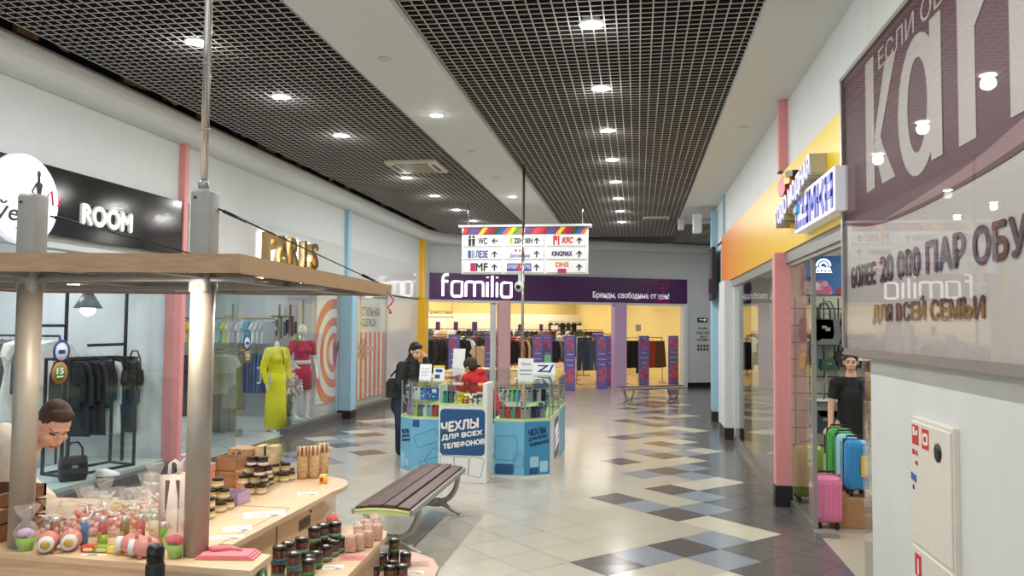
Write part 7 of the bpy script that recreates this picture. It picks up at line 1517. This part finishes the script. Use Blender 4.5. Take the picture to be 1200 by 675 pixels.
caps = legs+feet+[(hipv, .13, chest, .13), (chest, .11, neck, .06), (ls, .06, rs_, .06), (neck, .05, hc-Vector((0, 0, .05)), .05), (ls, .052, le_, .042), (le_, .04, lh, .028), (rs_, .052, re_, .042), (re_, .04, rh, .028)]+hand(lh, (-.9, .2, .25), (0, .2, 1), .9, .6)+hand(rh, (-.8, .5, .2), (0, .2, 1), .9, .6)
t = person('person in a red jacket and dark knit hat sitting inside the kiosk, seen from behind', loc, caps, el, shift(P, loc), M3, hc)
redj = mat('red jacket', (186, 22, 40), .7, noise=.12)
cloth('jacket', t, [(hipv+Vector((0, 0, -.02)), .165, chest, .165), (chest, .15, neck-Vector((0, 0, .02)), .09), (ls, .08, rs_, .08), (ls, .078, le_, .064), (le_, .062, lh.lerp(le_, .2), .046), (rs_, .078, re_, .064), (re_, .062, rh.lerp(re_, .2), .046), (g(560, 437, Y-.05), .07, g(564, 436, Y-.0), .06)], [], redj)
cloth('trousers', t, [(hipv+Vector((-.05, -.08, -.01)), .115, kn1, .085), (kn1, .08, f1+Vector((0, 0, .06)), .06), (hipv+Vector((-.05, .1, -.01)), .115, kn2, .085), (kn2, .08, f2+Vector((0, 0, .06)), .06)], [], colr(44, 46, 54))
cloth('shoes', t, [(a, ra+.012, b_, rb+.012) for a, ra, b_, rb in feet], [], black, .009)
hair(shift(P, loc), M3, mat('dark olive knit hat', (58, 50, 40), .85, noise=.25, scale=60), t, 1.0, [((0, -.018, .05), (.094, .112, .092)), ((0, -.05, .0), (.088, .075, .08))], 'knit_hat')
pp = thing('phone', 'phone held by the person in red', 'phone', lh+Vector((-.1, .0, .03)), .3); b = MB(); b.T = Matrix.Rotation(.6, 4, 'Y'); b.box(-.07, .07, -.035, .035, -.005, .005, 0, .004); obj('body', b, black, pp); b = MB(); b.T = Matrix.Rotation(.6, 4, 'Y'); b.box(-.062, .062, -.031, .031, .005, .006); obj('display', b, mat('phone display', (120, 130, 150), .2, emit=.3), pp)

# stall keeper bending over the gifts at the left
loc = (-3.7, 4.25, 0); Y = 3.92
hc = g(64, 497, Y-.1); el, M3, P = head_parts(hc, (.72, -.42, -.62), (.3, -.1, .9), 1.0)
neck = g(35, 519, Y+.02); chest = g(2, 552, Y+.12); hipv = Vector((-4.02, 4.3, .93))
rsh, lsh = g(22, 530, Y-.22), g(4, 512, Y+.16); rel, lel = g(24, 575, Y-.2), g(20, 560, Y+.15); rh, lh = g(52, 592, Y-.1), g(62, 590, Y+.12)
k1, k2 = Vector((-3.95, 4.18, .5)), Vector((-3.98, 4.43, .5)); a1, a2 = Vector((-3.97, 4.23, .08)), Vector((-4.02, 4.48, .08))
legs = [(hipv+Vector((.02, -.1, 0)), .1, k1, .07), (k1, .066, a1, .045), (hipv+Vector((0, .1, 0)), .1, k2, .07), (k2, .066, a2, .045)]
feet = [(a1, .042, a1+Vector((.14, -.06, -.045)), .034), (a2, .042, a2+Vector((.14, -.06, -.045)), .034)]
caps = legs+feet+[(hipv, .135, chest, .145), (chest, .13, neck, .07), (rsh, .065, lsh, .065), (neck, .058, hc-Vector((.02, 0, .04)), .054), (rsh, .058, rel, .046), (rel, .044, rh, .03), (lsh, .058, lel, .046), (lel, .044, lh, .03)]+hand(rh, (.8, -.2, -.3), (0, 0, -1), .95, .6)+hand(lh, (.8, -.3, -.2), (0, 0, -1), .95, .6)
t = person('stall keeper with short brown hair in a cream shirt bending over the wrapped gifts', loc, caps, el, shift(P, loc), M3, hc, 1.0, .006)
shirt = mat('cream shirt', (222, 212, 196), .75, noise=.06)
cloth('shirt', t, [(hipv, .165, chest, .175), (chest, .165, neck-Vector((.03, 0, .02)), .085), (rsh, .085, lsh, .085), (rsh, .082, rel, .066), (rel, .064, rh.lerp(rel, .15), .048), (lsh, .082, lel, .066), (lel, .064, lh.lerp(lel, .15), .048)], [], shirt, .01)
cloth('trousers', t, [(hipv, .15, hipv-Vector((0, 0, .08)), .14), (hipv+Vector((.02, -.1, -.03)), .11, k1, .085), (k1, .08, a1+Vector((0, 0, .04)), .06), (hipv+Vector((0, .1, -.03)), .11, k2, .085), (k2, .08, a2+Vector((0, 0, .04)), .06)], [], colr(50, 54, 64))
cloth('shoes', t, [(a, ra+.012, b_, rb+.012) for a, ra, b_, rb in feet], [], black, .009)
hair(shift(P, loc), M3, hairb, t, 1.0, [((0, -.022, .036), (.0795, .0965, .09)), ((0, -.05, -.005), (.0785, .062, .08)), ((0, .03, .09), (.062, .05, .028))])

# shop assistant in black in the bag shop
loc = (2.62, 9.55, .006); Y = 9.5
hc = g(997, 424, Y); el, M3, P = head_parts(hc, (-.25, -1, -.05), (0, 0, 1), .98); X0 = hc.x
neck = Vector((X0, Y, hc.z-.14)); chest = Vector((X0, Y+.01, hc.z-.38)); hipv = Vector((X0, Y+.02, hc.z-.72)); z0 = .03
ls, rs_ = Vector((X0-.17, Y, hc.z-.24)), Vector((X0+.17, Y, hc.z-.24)); le_, re_ = Vector((X0-.22, Y-.02, hc.z-.5)), Vector((X0+.22, Y, hc.z-.52)); lh, rh = Vector((X0-.26, Y-.16, hc.z-.72)), Vector((X0+.2, Y-.1, hc.z-.74))
kA, kB = Vector((X0-.09, Y, .47)), Vector((X0+.09, Y+.02, .47)); aA, aB = Vector((X0-.1, Y+.02, .09)), Vector((X0+.1, Y+.03, .09))
legs = [(hipv+Vector((-.08, 0, 0)), .1, kA, .065), (kA, .062, aA, .04), (hipv+Vector((.08, 0, 0)), .1, kB, .065), (kB, .062, aB, .04)]
feet = [(aA, .04, aA+Vector((0, -.14, -.05)), .03), (aB, .04, aB+Vector((0, -.14, -.05)), .03)]
caps = legs+feet+[(hipv, .13, chest, .12), (chest, .115, neck, .06), (ls, .055, rs_, .055), (neck, .048, hc-Vector((0, 0, .05)), .047), (ls, .05, le_, .04), (le_, .038, lh, .027), (rs_, .05, re_, .04), (re_, .038, rh, .027)]+hand(lh, (-.6, -.6, -.3), (0, 0, -1), .9, .5)+hand(rh, (0, -.3, -1), (-1, 0, 0), .9, .4)
t = person('shop assistant in a black dress standing among the bags in the right shop', loc, caps, el, shift(P, loc), M3, hc, .98)
cloth('dress', t, [(hipv-Vector((0, 0, .35)), .17, hipv, .155), (hipv, .155, chest, .14), (chest, .135, neck-Vector((0, 0, .06)), .075), (ls, .07, rs_, .07), (ls, .066, ls.lerp(le_, .55), .058), (rs_, .066, rs_.lerp(re_, .55), .058)], [], mat('black dress', (22, 24, 26), .75, noise=.1))
cloth('shoes', t, [(a, ra+.01, b_, rb+.01) for a, ra, b_, rb in feet], [], black, .009)
hair(shift(P, loc), M3, hairk, t, .98, [((0, -.02, .035), (.082, .1, .095)), ((0, -.05, -.03), (.08, .065, .1))])
